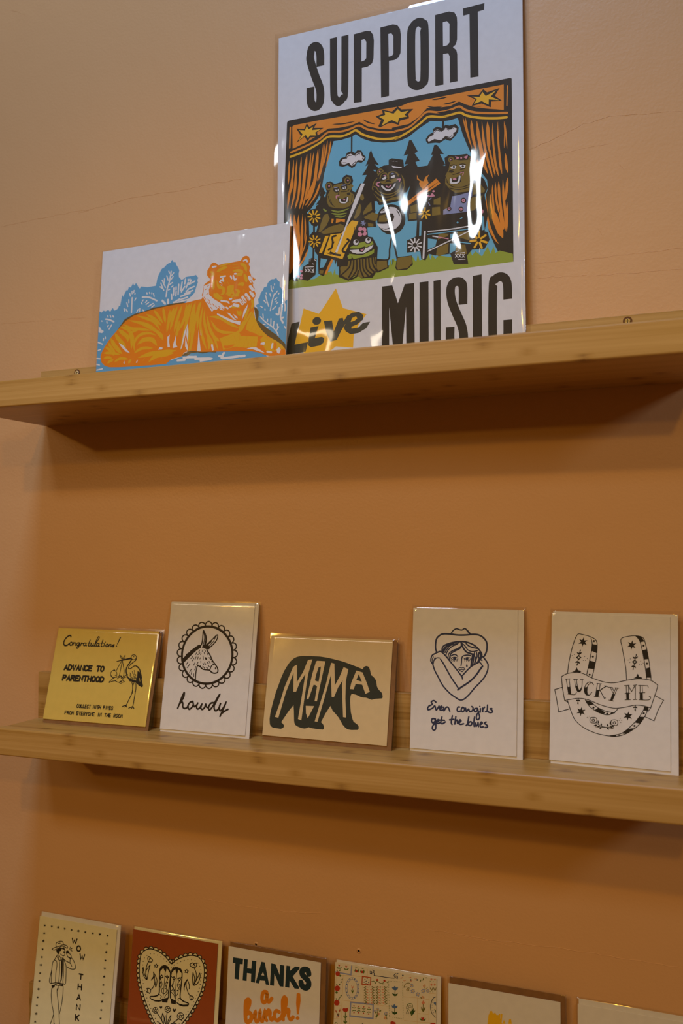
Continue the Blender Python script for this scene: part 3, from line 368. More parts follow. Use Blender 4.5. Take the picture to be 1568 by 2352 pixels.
[0,1,59,1,[262,577,258,539]],[0,0,0,0,[262,569,247,570,236,553,256,555]],[0,0,0,0,[262,569,263,556,280,554,275,570]],[0,0,0,0,[256,551,251,537,262,522,266,541]],[0,1,57,1,[775,552,771,515]],[0,0,0,0,[775,544,761,545,751,529,769,531]],[0,0,0,0,[775,544,776,531,792,530,787,545]],[0,0,0,0,[769,526,764,513,775,498,779,517]],[0,1,59,3,[370,385,376,412,401,420,425,416,433,395,423,371,402,369,380,371]],[0,3,39,14,[401,393,73,6,1,-58]],[0,1,47,1,[392,388,401,400,411,391,402,381]],[0,1,58,3,[559,378,565,404,590,412,613,408,620,387,611,363,590,362,569,364]],
[0,3,38,14,[590,385,72,6,0,-58]],[0,1,46,1,[580,380,590,393,599,384,590,373]],[0,1,58,1,[426,375,463,349,502,340,540,341,569,357]],[0,1,46,1,[420,336,502,337,583,331]],[0,0,0,0,[448,365,454,381,442,400,438,377]],[0,0,0,0,[475,344,480,359,469,378,465,356]],[0,0,0,0,[439,355,421,357,400,342,425,342]],[0,0,0,0,[463,343,446,347,424,334,449,332]],[0,0,0,0,[478,340,463,335,454,315,473,325]],[0,0,0,0,[555,356,561,377,552,406,546,375]],[0,0,0,0,[535,343,537,359,522,375,523,352]],[0,0,0,0,[550,346,560,335,581,337,565,350]],
[0,0,0,0,[523,338,525,324,542,316,537,335]],[0,0,0,0,[564,361,570,347,589,343,579,360]],[0,2,0,6,[350,426,20,1,0,-20]],[0,2,0,6,[367,427,20,1,0,-20]],[0,2,0,6,[353,410,20,1,0,-20]],[0,2,0,6,[370,414,20,1,0,-20]],[0,2,0,6,[345,413,20,1,0,-20]],[0,2,0,6,[631,410,19,1,0,-19]],[0,2,0,6,[653,412,19,1,0,-19]],[0,2,0,6,[645,392,19,1,0,-19]],[0,2,0,6,[640,428,19,1,0,-19]]]],
['printed_lettering',[[0,1,60,0,[140,752,184,757]],[0,1,60,0,[147,753,170,616]],[0,1,60,0,[174,754,192,619]],[0,0,0,0,[161,680,185,685,194,618,170,616]],[0,1,60,1,[164,616,224,614,244,637]],[0,1,60,0,[214,755,252,755]],[0,1,60,1,[224,753,235,686,254,646,279,649,293,690,296,757]],[0,1,60,1,[242,754,251,697,264,663]],[0,1,60,0,[277,756,304,758]],[0,0,0,0,[233,694,249,699,264,663,275,664,289,689,280,647,256,642]],[0,1,71,1,[399,716,381,737,352,735,325,702,315,656,333,621,363,620,384,646]],[0,1,59,1,[374,732,347,703,341,643,355,619]],
[0,0,0,0,[318,686,344,693,341,643,355,620,331,623,315,651]],[0,1,59,0,[435,730,417,609]],[0,1,59,0,[460,727,443,611]],[0,0,0,0,[425,670,452,675,443,612,418,611]],[0,1,59,0,[429,730,472,728]],[0,1,59,0,[407,610,456,607]],[0,1,82,0,[516,711,451,665]],[0,1,70,1,[460,666,485,623,500,597,507,605]],[0,1,59,0,[499,714,526,706]],[0,1,58,0,[552,700,582,641]],[0,1,58,0,[569,701,588,659]],[0,1,58,0,[615,700,572,590]],
[0,1,58,0,[600,699,553,584]],[0,0,0,0,[569,643,596,640,572,582,550,584]],[0,1,58,0,[530,702,572,701]],[0,1,58,0,[594,700,628,699]],[0,1,58,0,[539,586,582,579]],[0,1,58,0,[693,726,697,600]],[0,1,58,0,[712,729,716,602]],[0,0,0,0,[691,661,716,665,718,602,696,600]],[0,1,58,0,[676,725,720,731]],[0,1,58,0,[682,597,730,602]],[0,1,69,0,[712,729,739,674,772,735]],[0,1,69,0,[772,735,772,608]],
[0,1,57,0,[756,732,786,739]],[0,1,57,0,[756,604,788,608]],[0,1,58,0,[682,655,725,660]],[0,1,57,0,[814,737,814,608]],[0,1,57,0,[833,738,837,610]],[0,0,0,0,[812,669,835,673,837,610,814,608]],[0,1,57,0,[800,734,880,737,885,722]],[0,1,57,0,[805,668,857,674]],[0,1,57,1,[805,606,889,611,906,636,894,642]]]]],
'wow':[
['printed_border',[[0,4,38,6,[84,1302,1,88,114,7]],[0,4,38,6,[184,1306,1,87,113,7]],[0,4,38,6,[276,1308,1,101,130,9]],[0,4,38,6,[367,1306,1,87,112,7]],[0,4,38,6,[466,1307,1,86,111,7]],[0,4,38,6,[561,1309,2,100,128,8]],[0,4,38,6,[656,1311,1,86,110,7]],[0,4,38,6,[760,1313,2,85,109,7]],[0,4,38,6,[857,1317,2,99,125,8]],[0,4,38,6,[962,1316,2,85,107,7]],[0,4,38,6,[86,1216,1,87,114,8]],[0,4,38,6,[84,1131,1,101,132,9]],
[0,4,38,6,[84,1041,1,87,114,8]],[0,4,38,6,[83,955,1,87,113,9]],[0,4,38,6,[81,869,1,100,131,11]],[0,4,38,6,[80,780,1,86,113,9]],[0,4,38,6,[80,695,1,86,113,10]],[0,4,38,6,[79,608,1,99,131,12]],[0,4,38,6,[79,520,1,85,113,10]],[0,4,38,6,[78,432,1,85,112,11]],[0,4,38,6,[77,344,1,99,130,13]],[0,4,38,6,[75,257,1,85,112,11]],[0,4,38,6,[964,1230,2,85,107,8]],[0,4,38,6,[962,1143,2,98,124,9]],
[0,4,38,6,[961,1055,2,84,107,8]],[0,4,38,6,[961,971,2,84,107,8]],[0,4,38,6,[961,884,2,97,123,10]],[0,4,38,6,[961,797,2,83,106,9]],[0,4,38,6,[961,709,2,83,106,9]],[0,4,38,6,[960,623,2,96,123,11]],[0,4,38,6,[959,535,2,83,106,10]],[0,4,38,6,[960,448,2,83,106,10]],[0,4,38,6,[75,170,1,98,130,14]],[0,4,38,6,[76,82,1,84,112,12]],[0,4,38,6,[75,-6,1,84,112,12]],[0,4,38,6,[959,360,2,96,122,12]],
[0,4,38,6,[958,273,2,82,105,11]],[0,4,38,6,[958,186,2,82,105,11]]]],
['printed_lettering',[[0,1,170,0,[487,1219,503,1170,519,1208,535,1171,551,1220]],[0,1,169,3,[585,1151,567,1144,560,1126,560,1118,568,1102,585,1097,603,1103,610,1119,610,1127,602,1145]],[0,1,168,0,[611,1070,627,1017,643,1057,659,1018,674,1071]],[0,1,167,0,[624,859,673,860]],[0,1,167,0,[649,859,649,809]],[0,1,167,0,[624,698,623,752]],[0,1,167,0,[671,699,670,753]],[0,1,167,0,[623,725,671,726]],[0,1,166,0,[623,587,645,643,669,589]],[0,1,166,0,[632,606,659,607]],[0,1,166,0,[625,482,624,537,673,484,672,539]],[0,1,166,0,[623,372,622,428]],
[0,1,166,0,[669,430,623,396]],[0,1,166,0,[636,406,670,374]]]],
['printed_illustration',[[0,1,86,1,[215,1061,249,1058,300,1083,351,1115,397,1111,425,1103,432,1116,412,1131,367,1132,315,1109,272,1092,237,1077,215,1061]],[0,1,86,1,[272,1095,266,1128,284,1148,327,1164,357,1162,371,1133]],[0,1,86,1,[294,1132,310,1141,326,1143]],[0,1,85,1,[381,1103,399,1075,393,1064,401,1037,394,1019,376,1015,343,1028]],[0,1,86,1,[300,1012,269,962,243,916,239,840,222,755,223,707,249,696]],[0,1,85,1,[266,951,294,944,306,899,301,816,308,714]],[0,1,85,1,[242,827,240,765,251,701]],[0,1,85,1,[293,993,332,951,347,885,351,782,351,721]],[0,1,85,1,[304,1016,338,957,353,980,319,1015]],[0,1,85,1,[354,976,363,956,375,848,379,766,369,717]],[0,1,85,1,[395,968,408,826,408,744,415,724]],[0,1,85,1,[366,991,405,962,433,912,443,831,446,729,416,720]],
[0,1,85,1,[249,696,308,714,362,718,416,720]],[0,1,85,1,[379,993,422,967,487,951,513,921]],[0,1,84,1,[443,907,503,892,560,903,562,932,533,982,492,1016]],[0,1,85,1,[482,998,483,950]],[0,1,85,1,[449,1010,433,1032,418,1064,441,1077,466,1054,491,1031,491,1010]],[0,1,85,1,[262,645,265,563,287,478,320,389,338,280]],[0,1,84,1,[340,658,343,610,375,493,397,389,413,294]],[0,1,84,1,[418,698,424,610,419,501,400,396]],[0,1,84,1,[321,379,303,312,289,272,269,178,262,129]],[0,1,84,1,[338,280,338,204,323,140]],[0,1,84,1,[413,294,423,205,427,112]],[0,1,84,1,[347,282,353,193,355,99]],
[0,1,83,1,[355,99,371,76,472,87,497,105,427,112]],[0,1,84,1,[262,129,230,96,327,108,323,140]],[0,1,85,1,[350,683,350,652,340,637]],[0,1,85,1,[462,1098,472,1124]],[0,1,85,1,[475,1098,495,1114]],[0,1,85,1,[477,1088,499,1085]],[0,1,85,1,[259,675,306,693]],[0,1,85,1,[319,702,362,716,373,700,338,688]],[0,0,0,0,[276,1060,301,1079,339,1099,355,1098,346,1063,328,1057,325,1026,303,1021,285,1040]],[0,1,152,0,[358,1092,383,1090]],[0,1,152,0,[380,1058,396,1052]],[0,1,114,0,[379,1103,397,1077]],
[0,0,0,0,[418,1067,437,1077,458,1065,463,1047,440,1050,427,1041]],[0,1,132,1,[448,1014,472,1007,490,1003]],[0,1,151,1,[373,978,383,890,386,815,383,753]],[0,0,0,0,[257,675,307,686,296,663,267,645]],[0,0,0,0,[372,707,416,718,417,694,365,690]],[0,0,0,0,[305,706,322,709,330,683,313,687]]]]],
'boots':[
['printed_border',[[4,0,0,0,[519,1110,529,1123,531,1137,525,1148,511,1152,494,1150,479,1140]],[4,0,0,0,[479,1140,488,1154,490,1168,483,1179,469,1183,452,1180,436,1171]],[4,0,0,0,[436,1171,444,1185,443,1199,434,1209,419,1212,402,1207,388,1196]],[4,0,0,0,[388,1196,393,1211,390,1224,378,1232,363,1233,347,1226,335,1214]],[4,0,0,0,[335,1214,337,1229,331,1241,318,1248,302,1247,287,1238,278,1224]],[4,0,0,0,[278,1224,274,1239,263,1248,248,1251,233,1246,221,1234,217,1219]],[4,0,0,0,[217,1219,205,1230,190,1234,174,1231,162,1221,158,1206,163,1192]],[4,0,0,0,[163,1192,146,1197,129,1194,116,1186,110,1173,115,1160,127,1150]],[4,0,0,0,[127,1150,108,1147,93,1139,85,1127,88,1114,99,1104,116,1100]],[4,0,0,0,[116,1100,98,1095,84,1085,78,1072,83,1060,96,1052,114,1050]],[4,0,0,0,[114,1050,96,1045,83,1034,78,1021,83,1009,97,1002,115,1001]],[4,0,0,0,[115,1001,98,995,85,984,81,971,87,959,101,952,119,952]],
[4,0,0,0,[119,952,102,945,90,934,87,921,94,909,108,903,127,904]],[4,0,0,0,[127,904,110,896,99,883,98,870,106,860,122,855,140,857]],[4,0,0,0,[140,857,124,848,114,835,114,822,123,813,139,809,158,812]],[4,0,0,0,[158,812,142,802,132,790,132,777,141,767,157,764,176,767]],[4,0,0,0,[176,767,160,757,151,744,152,732,161,722,178,719,196,723]],[4,0,0,0,[196,723,181,713,172,700,173,687,184,678,200,675,218,680]],[4,0,0,0,[218,680,203,669,196,656,198,643,208,635,225,633,243,638]],[4,0,0,0,[243,638,228,627,221,614,224,601,235,593,251,592,269,597]],[4,0,0,0,[269,597,255,586,249,573,251,560,263,553,279,552,297,557]],[4,0,0,0,[297,557,283,546,277,533,280,520,291,513,308,512,326,518]],[4,0,0,0,[326,518,312,507,306,493,309,481,321,474,338,473,355,480]],[4,0,0,0,[355,480,342,468,337,454,341,442,353,436,370,436,387,443]],
[4,0,0,0,[387,443,375,430,370,417,375,405,387,399,404,400,421,407]],[4,0,0,0,[421,407,409,395,406,381,412,370,425,364,441,366,458,374]],[4,0,0,0,[458,374,448,361,446,347,452,337,466,332,483,335,498,345]],[4,0,0,0,[498,345,504,332,515,324,529,323,541,330,549,342,551,357]],[4,0,0,0,[551,357,566,351,583,353,596,361,603,373,601,386,591,397]],[4,0,0,0,[591,397,607,392,623,394,636,402,642,415,639,428,628,438]],[4,0,0,0,[628,438,644,434,661,436,674,445,679,457,675,470,664,480]],[4,0,0,0,[664,480,680,476,697,479,709,488,714,501,710,513,698,523]],[4,0,0,0,[698,523,715,519,731,522,743,531,748,544,744,556,732,566]],[4,0,0,0,[732,566,749,563,765,567,777,576,781,589,776,601,763,610]],[4,0,0,0,[763,610,780,608,797,612,808,622,811,635,805,647,792,655]],[4,0,0,0,[792,655,809,653,825,658,836,668,839,680,832,692,819,700]],
[4,0,0,0,[819,700,836,699,852,704,863,714,865,727,859,738,845,746]],[4,0,0,0,[845,746,862,745,878,750,888,761,890,773,883,785,869,792]],[4,0,0,0,[869,792,886,792,902,798,911,809,912,822,905,833,890,839]],[4,0,0,0,[890,839,908,840,923,846,932,857,932,870,923,881,908,886]],[4,0,0,0,[908,886,926,888,940,896,948,908,947,920,937,930,921,934]],[4,0,0,0,[921,934,939,937,953,946,960,958,957,970,947,979,930,983]],[4,0,0,0,[930,983,948,987,961,996,967,1008,964,1020,952,1028,935,1031]],[4,0,0,0,[935,1031,952,1036,965,1046,970,1059,965,1070,953,1078,936,1079]],[4,0,0,0,[936,1079,952,1085,964,1096,967,1109,962,1120,948,1126,931,1127]],[4,0,0,0,[931,1127,946,1135,955,1147,956,1160,947,1170,932,1174,915,1171]],[4,0,0,0,[915,1171,927,1183,933,1196,929,1208,917,1215,901,1215,884,1209]],[4,0,0,0,[884,1209,891,1223,890,1237,881,1246,867,1248,851,1243,837,1232]],
[4,0,0,0,[837,1232,837,1247,828,1258,815,1262,800,1259,787,1249,780,1235]],[4,0,0,0,[780,1235,774,1248,762,1257,747,1258,733,1252,724,1239,722,1224]],[4,0,0,0,[722,1224,712,1236,698,1242,682,1240,670,1231,664,1217,666,1203]],[4,0,0,0,[666,1203,655,1213,639,1218,624,1214,613,1204,608,1191,613,1176]],[4,0,0,0,[613,1176,599,1185,583,1188,568,1183,559,1172,557,1158,563,1144]],[4,0,0,0,[563,1144,549,1152,533,1153,518,1147,510,1136,511,1122,519,1110]],[0,1,97,1,[519,1110,529,1123,531,1137,525,1148,511,1152,494,1150,479,1140]],[0,1,97,1,[479,1140,488,1154,490,1168,483,1179,469,1183,452,1180,436,1171]],[0,1,98,1,[436,1171,444,1185,443,1199,434,1209,419,1212,402,1207,388,1196]],[0,1,98,1,[388,1196,393,1211,390,1224,378,1232,363,1233,347,1226,335,1214]],[0,1,98,1,[335,1214,337,1229,331,1241,318,1248,302,1247,287,1238,278,1224]],[0,1,99,1,[278,1224,274,1239,263,1248,248,1251,233,1246,221,1234,217,1219]],
[0,1,99,1,[217,1219,205,1230,190,1234,174,1231,162,1221,158,1206,163,1192]],[0,1,99,1,[163,1192,146,1197,129,1194,116,1186,110,1173,115,1160,127,1150]],[0,1,99,1,[127,1150,108,1147,93,1139,85,1127,88,1114,99,1104,116,1100]],[0,1,99,1,[116,1100,98,1095,84,1085,78,1072,83,1060,96,1052,114,1050]],[0,1,99,1,[114,1050,96,1045,83,1034,78,1021,83,1009,97,1002,115,1001]],[0,1,99,1,[115,1001,98,995,85,984,81,971,87,959,101,952,119,952]],[0,1,99,1,[119,952,102,945,90,934,87,921,94,909,108,903,127,904]],[0,1,99,1,[127,904,110,896,99,883,98,870,106,860,122,855,140,857]],[0,1,99,1,[140,857,124,848,114,835,114,822,123,813,139,809,158,812]],[0,1,98,1,[158,812,142,802,132,790,132,777,141,767,157,764,176,767]],[0,1,98,1,[176,767,160,757,151,744,152,732,161,722,178,719,196,723]],[0,1,98,1,[196,723,181,713,172,700,173,687,184,678,200,675,218,680]],
[0,1,98,1,[218,680,203,669,196,656,198,643,208,635,225,633,243,638]],[0,1,98,1,[243,638,228,627,221,614,224,601,235,593,251,592,269,597]],[0,1,97,1,[269,597,255,586,249,573,251,560,263,553,279,552,297,557]],[0,1,97,1,[297,557,283,546,277,533,280,520,291,513,308,512,326,518]],[0,1,97,1,[326,518,312,507,306,493,309,481,321,474,338,473,355,480]],[0,1,97,1,[355,480,342,468,337,454,341,442,353,436,370,436,387,443]],[0,1,96,1,[387,443,375,430,370,417,375,405,387,399,404,400,421,407]],[0,1,96,1,[421,407,409,395,406,381,412,370,425,364,441,366,458,374]],[0,1,96,1,[458,374,448,361,446,347,452,337,466,332,483,335,498,345]],[0,1,95,1,[498,345,504,332,515,324,529,323,541,330,549,342,551,357]],[0,1,95,1,[551,357,566,351,583,353,596,361,603,373,601,386,591,397]],[0,1,95,1,[591,397,607,392,623,394,636,402,642,415,639,428,628,438]],
[0,1,95,1,[628,438,644,434,661,436,674,445,679,457,675,470,664,480]],[0,1,95,1,[664,480,680,476,697,479,709,488,714,501,710,513,698,523]],[0,1,95,1,[698,523,715,519,731,522,743,531,748,544,744,556,732,566]],[0,1,95,1,[732,566,749,563,765,567,777,576,781,589,776,601,763,610]],[0,1,95,1,[763,610,780,608,797,612,808,622,811,635,805,647,792,655]],[0,1,95,1,[792,655,809,653,825,658,836,668,839,680,832,692,819,700]],[0,1,95,1,[819,700,836,699,852,704,863,714,865,727,859,738,845,746]],[0,1,94,1,[845,746,862,745,878,750,888,761,890,773,883,785,869,792]],[0,1,94,1,[869,792,886,792,902,798,911,809,912,822,905,833,890,839]],[0,1,94,1,[890,839,908,840,923,846,932,857,932,870,923,881,908,886]],[0,1,94,1,[908,886,926,888,940,896,948,908,947,920,937,930,921,934]],[0,1,94,1,[921,934,939,937,953,946,960,958,957,970,947,979,930,983]],
[0,1,95,1,[930,983,948,987,961,996,967,1008,964,1020,952,1028,935,1031]],[0,1,95,1,[935,1031,952,1036,965,1046,970,1059,965,1070,953,1078,936,1079]],[0,1,95,1,[936,1079,952,1085,964,1096,967,1109,962,1120,948,1126,931,1127]],[0,1,95,1,[931,1127,946,1135,955,1147,956,1160,947,1170,932,1174,915,1171]],[0,1,95,1,[915,1171,927,1183,933,1196,929,1208,917,1215,901,1215,884,1209]],[0,1,95,1,[884,1209,891,1223,890,1237,881,1246,867,1248,851,1243,837,1232]],[0,1,96,1,[837,1232,837,1247,828,1258,815,1262,800,1259,787,1249,780,1235]],[0,1,96,1,[780,1235,774,1248,762,1257,747,1258,733,1252,724,1239,722,1224]],[0,1,96,1,[722,1224,712,1236,698,1242,682,1240,670,1231,664,1217,666,1203]],[0,1,97,1,[666,1203,655,1213,639,1218,624,1214,613,1204,608,1191,613,1176]],[0,1,97,1,[613,1176,599,1185,583,1188,568,1183,559,1172,557,1158,563,1144]],[0,1,97,1,[563,1144,549,1152,533,1153,518,1147,510,1136,511,1122,519,1110]],
[4,0,0,0,[519,1110,495,1124,476,1143,453,1160,429,1175,403,1189,376,1201,347,1211,317,1218,286,1223,254,1225,221,1220,190,1208,162,1191,139,1170,125,1145,118,1118,115,1091,114,1064,114,1037,115,1011,117,984,119,958,122,931,126,906,133,880,141,855,150,831,160,806,170,782,180,758,191,734,202,711,214,687,227,665,240,642,254,620,269,598,283,576,299,555,314,534,330,513,346,492,362,471,379,451,397,432,415,413,434,394,455,377,476,360,498,345,528,342,554,360,576,381,597,403,617,425,637,448,656,471,675,494,693,517,712,540,730,563,747,587,764,611,780,635,795,659,809,684,824,708,838,733,851,758,864,783,876,808,888,833,898,859,908,885,916,910,922,936,927,962,931,989,934,1015,936,1041,936,1067,935,1092,932,1118,927,1143,917,1167,903,1189,885,1208,862,1224,834,1232,803,1235,772,1234,740,1229,709,1220,679,1209,650,1195,621,1181,593,1165,567,1147,545,1126]],[0,1,114,3,[519,1110,463,1154,394,1194,318,1218,242,1224,178,1202,131,1158,116,1095,116,995,128,896,162,802,203,709,251,624,317,530,381,450,460,372,527,342,617,426,705,532,763,609,827,714,875,806,915,909,935,1023,932,1120,912,1176,869,1220,812,1235,733,1227,639,1190,569,1149]],[0,2,0,6,[522,1075,32,5,2,-26]],[0,2,0,6,[489,1099,32,5,2,-26]],[0,2,0,6,[457,1124,32,5,2,-26]],[0,2,0,6,[421,1145,32,5,2,-26]],[0,2,0,6,[381,1161,33,5,2,-26]],[0,2,0,6,[337,1173,33,5,2,-26]],[0,2,0,6,[291,1179,33,5,2,-26]],[0,2,0,6,[244,1172,33,5,2,-26]],[0,2,0,6,[202,1150,33,5,2,-27]],[0,2,0,6,[171,1118,33,5,2,-27]],
[0,2,0,6,[159,1080,33,5,2,-26]],[0,2,0,6,[156,1041,33,5,2,-26]],[0,2,0,6,[156,1002,33,5,2,-26]],[0,2,0,6,[158,963,33,5,2,-26]],[0,2,0,6,[161,925,33,5,2,-26]],[0,2,0,6,[168,887,33,5,2,-26]],[0,2,0,6,[178,851,33,5,2,-26]],[0,2,0,6,[192,815,33,5,2,-26]],[0,2,0,6,[206,780,33,5,2,-26]],[0,2,0,6,[221,745,33,5,2,-26]],[0,2,0,6,[237,711,33,5,2,-26]],[0,2,0,6,[255,678,33,5,2,-26]],
[0,2,0,6,[275,645,33,5,2,-26]],[0,2,0,6,[296,613,32,5,2,-26]],[0,2,0,6,[318,582,32,5,2,-26]],[0,2,0,6,[340,551,32,5,2,-26]],[0,2,0,6,[363,521,32,6,2,-26]],[0,2,0,6,[388,491,32,6,2,-26]],[0,2,0,6,[414,463,32,6,2,-26]],[0,2,0,6,[441,435,32,6,2,-26]],[0,2,0,6,[471,410,32,6,2,-26]],[0,2,0,6,[503,387,32,6,2,-26]],[0,2,0,6,[545,394,32,6,2,-26]],[0,2,0,6,[577,424,32,6,2,-26]],
[0,2,0,6,[607,457,32,6,2,-26]],[0,2,0,6,[636,489,32,5,2,-26]],[0,2,0,6,[664,523,32,5,2,-26]],[0,2,0,6,[690,556,32,5,2,-26]],[0,2,0,6,[717,590,31,5,2,-26]],[0,2,0,6,[742,625,31,5,2,-26]],[0,2,0,6,[764,660,31,5,2,-26]],[0,2,0,6,[786,696,31,5,2,-26]],[0,2,0,6,[807,731,31,5,2,-26]],[0,2,0,6,[827,768,31,5,2,-26]],[0,2,0,6,[845,804,31,5,2,-26]],[0,2,0,6,[861,841,31,5,2,-26]],
[0,2,0,6,[875,878,31,5,2,-26]],[0,2,0,6,[885,916,31,5,2,-26]],[0,2,0,6,[893,954,31,5,2,-26]],[0,2,0,6,[897,992,31,5,2,-26]],[0,2,0,6,[899,1030,31,5,2,-26]],[0,2,0,6,[897,1068,31,5,2,-26]],[0,2,0,6,[891,1104,31,5,2,-26]],[0,2,0,6,[876,1138,31,5,2,-26]],[0,2,0,6,[850,1167,31,5,2,-26]],[0,2,0,6,[813,1185,32,5,2,-26]],[0,2,0,6,[769,1189,32,5,2,-26]],[0,2,0,6,[723,1184,32,5,2,-26]],
[0,2,0,6,[678,1170,32,5,2,-26]],[0,2,0,6,[635,1151,32,5,2,-26]],[0,2,0,6,[594,1129,32,5,2,-26]],[0,2,0,6,[556,1102,32,5,2,-26]]]],
['printed_illustration',[[0,1,142,1,[404,1065,381,1029,381,949,386,870,388,779,340,746,282,732,281,715]],[0,1,141,1,[469,1075,496,1046,514,1016,517,957,509,824,512,759]],[0,1,141,1,[546,1074,528,1025,523,958,529,828,535,760]],[0,1,139,1,[631,1080,660,1039,662,947,656,861,658,783,696,754,757,744,764,729]],[0,0,0,0,[281,718,302,713,343,707,400,715,430,729,430,710,397,697,344,692,294,701]],[0,0,0,0,[428,734,463,743,512,763,499,705,435,699]],[0,0,0,0,[535,760,568,750,613,743,605,704,551,704]],[0,0,0,0,[613,733,651,720,699,718,763,732,763,711,700,699,652,703,619,718]],[0,0,0,0,[395,1061,419,1081,452,1085,486,1071,514,1023,499,1020,480,1044,464,1055,459,1021,448,1016,431,1036,423,1052,384,1009,378,1028]],[0,0,0,0,[546,1074,574,1086,606,1088,636,1074,665,1033,651,1036,629,1054,610,1064,603,1023,594,1019,579,1046,572,1061,532,1022,533,1039]],[0,1,79,1,[448,1016,448,913,443,787,443,741]],[0,1,79,1,[594,1019,594,936,596,799,598,754]],
[0,1,79,1,[380,962,404,920,391,871,411,835,426,798,451,789,478,813,478,859,460,882,480,932,485,972]],[0,1,79,1,[390,937,419,889,410,848,420,817]],[0,1,79,1,[490,913,474,865,497,829,506,811]],[0,1,79,1,[462,751,469,772,502,810]],[0,1,79,1,[395,773,421,758,410,736]],[0,1,79,1,[525,985,565,945,548,896,567,860,579,816,601,793,623,817,627,870,612,907,637,956,654,992]],[0,1,79,1,[532,894,559,859,537,829]],[0,1,78,1,[652,913,635,877,656,855]],[0,1,79,1,[538,822,576,796,591,766]],[0,1,78,1,[658,780,631,766,637,747]],[0,3,96,8,[409,960,69,11,5,-56]],[0,2,0,12,[390,963,36,6,2,-29]],
[0,2,0,12,[425,957,36,6,2,-29]],[0,2,0,12,[407,976,32,5,2,-26]],[0,2,0,12,[412,945,32,5,2,-26]],[0,3,96,8,[478,968,68,11,4,-55]],[0,2,0,12,[459,970,36,6,2,-29]],[0,2,0,12,[494,965,36,6,2,-29]],[0,2,0,12,[476,983,32,5,2,-26]],[0,2,0,12,[480,952,32,5,2,-26]],[0,3,95,8,[563,968,68,11,4,-55]],[0,2,0,12,[545,970,36,6,2,-29]],[0,2,0,12,[579,965,36,6,2,-29]],[0,2,0,12,[562,983,32,5,2,-26]],
[0,2,0,12,[566,952,32,5,2,-26]],[0,3,95,8,[632,967,68,11,4,-55]],[0,2,0,12,[614,970,36,6,2,-29]],[0,2,0,12,[648,965,36,6,2,-29]],[0,2,0,12,[630,983,32,5,2,-26]],[0,2,0,12,[634,952,32,5,2,-26]],[0,2,0,7,[401,899,34,-6,-17,-42]],[0,2,0,7,[482,912,34,-6,-17,-42]],[0,2,0,7,[559,908,34,-6,-17,-42]],[0,2,0,7,[634,910,34,-6,-17,-42]],[0,2,0,7,[427,837,34,-6,-17,-42]],[0,2,0,7,[465,844,34,-6,-17,-42]],
[0,2,0,7,[577,845,34,-6,-17,-42]],[0,2,0,7,[617,848,34,-6,-17,-42]],[0,1,98,1,[225,1085,207,1035,201,974,219,910]],[0,1,99,1,[164,1019,167,956,194,913,224,903,186,952,164,1019]],[0,1,98,1,[252,1056,211,1003,203,948,224,903,234,979,252,1056]],[0,1,99,1,[229,1086,214,1117,225,1140,243,1136,259,1123,277,1113,268,1091,229,1086]],[0,1,99,1,[243,1135,237,1107]],[0,1,98,1,[299,990,317,926,325,881,308,832,281,807]],[0,1,98,1,[299,990,307,951,278,903]],[0,1,98,1,[299,990,345,930,352,885,340,843,328,894]],[0,1,98,1,[228,806,252,813,278,804,272,766,252,770,232,773,241,791,228,806]],[0,1,95,1,[805,1114,837,1060,838,988,814,935]],
[0,1,95,1,[797,1063,794,1001,810,935,821,1005,797,1063]],[0,1,95,1,[880,1070,853,1010,818,936,864,966,887,1028,880,1070]],[0,1,96,1,[751,1138,778,1159,802,1152,833,1164,832,1131,805,1112,765,1121,751,1138]],[0,1,96,1,[792,1131,799,1149,812,1134]],[0,1,95,1,[731,981,719,930,744,862,775,822]],[0,1,96,1,[731,981,699,927,700,868]],[0,1,95,1,[731,981,759,930,762,888]],[0,1,95,1,[775,822,811,821,820,803,790,779,776,803,775,822]],[0,1,95,1,[794,786,804,810]],[0,1,96,1,[378,580,422,541,468,482]],[0,1,96,1,[506,611,503,549,504,488]],[0,1,95,1,[654,568,594,519,563,499]],
[0,1,96,1,[451,589,443,532,468,482,475,538,451,589]],[0,1,96,1,[556,587,528,534,524,492,552,544,556,587]],[0,1,96,1,[486,572,484,526,498,487]],[0,0,0,0,[224,903,201,921,207,949]],[0,0,0,0,[299,990,326,940,316,932,278,900,299,943]],[0,0,0,0,[731,981,714,936,700,868,693,906]],[0,0,0,0,[801,950,817,952,830,936,803,930]],[0,0,0,0,[401,499,452,479,412,472]],[0,0,0,0,[563,499,610,518,643,512]],[0,4,55,5,[328,1059,22,134,162,-2]],[0,4,55,5,[715,1062,22,132,157,-2]],[0,3,81,14,[357,604,169,28,12,-147]],
[0,3,66,14,[357,604,59,10,4,-48]],[0,1,70,1,[370,602,373,591,385,591]],[0,1,70,1,[357,593,346,586,347,577]],[0,1,71,1,[344,599,334,605,323,600]],[0,1,71,1,[350,612,355,623,347,629]],[0,1,70,1,[366,614,379,614,385,623]],[0,3,80,14,[510,638,176,29,12,-153]],[0,3,66,14,[510,638,62,10,4,-50]],[0,1,70,1,[524,636,527,625,539,624]],[0,1,70,1,[510,626,498,619,499,610]],[0,1,70,1,[497,633,486,639,475,634]],[0,1,70,1,[502,646,508,658,500,664]],
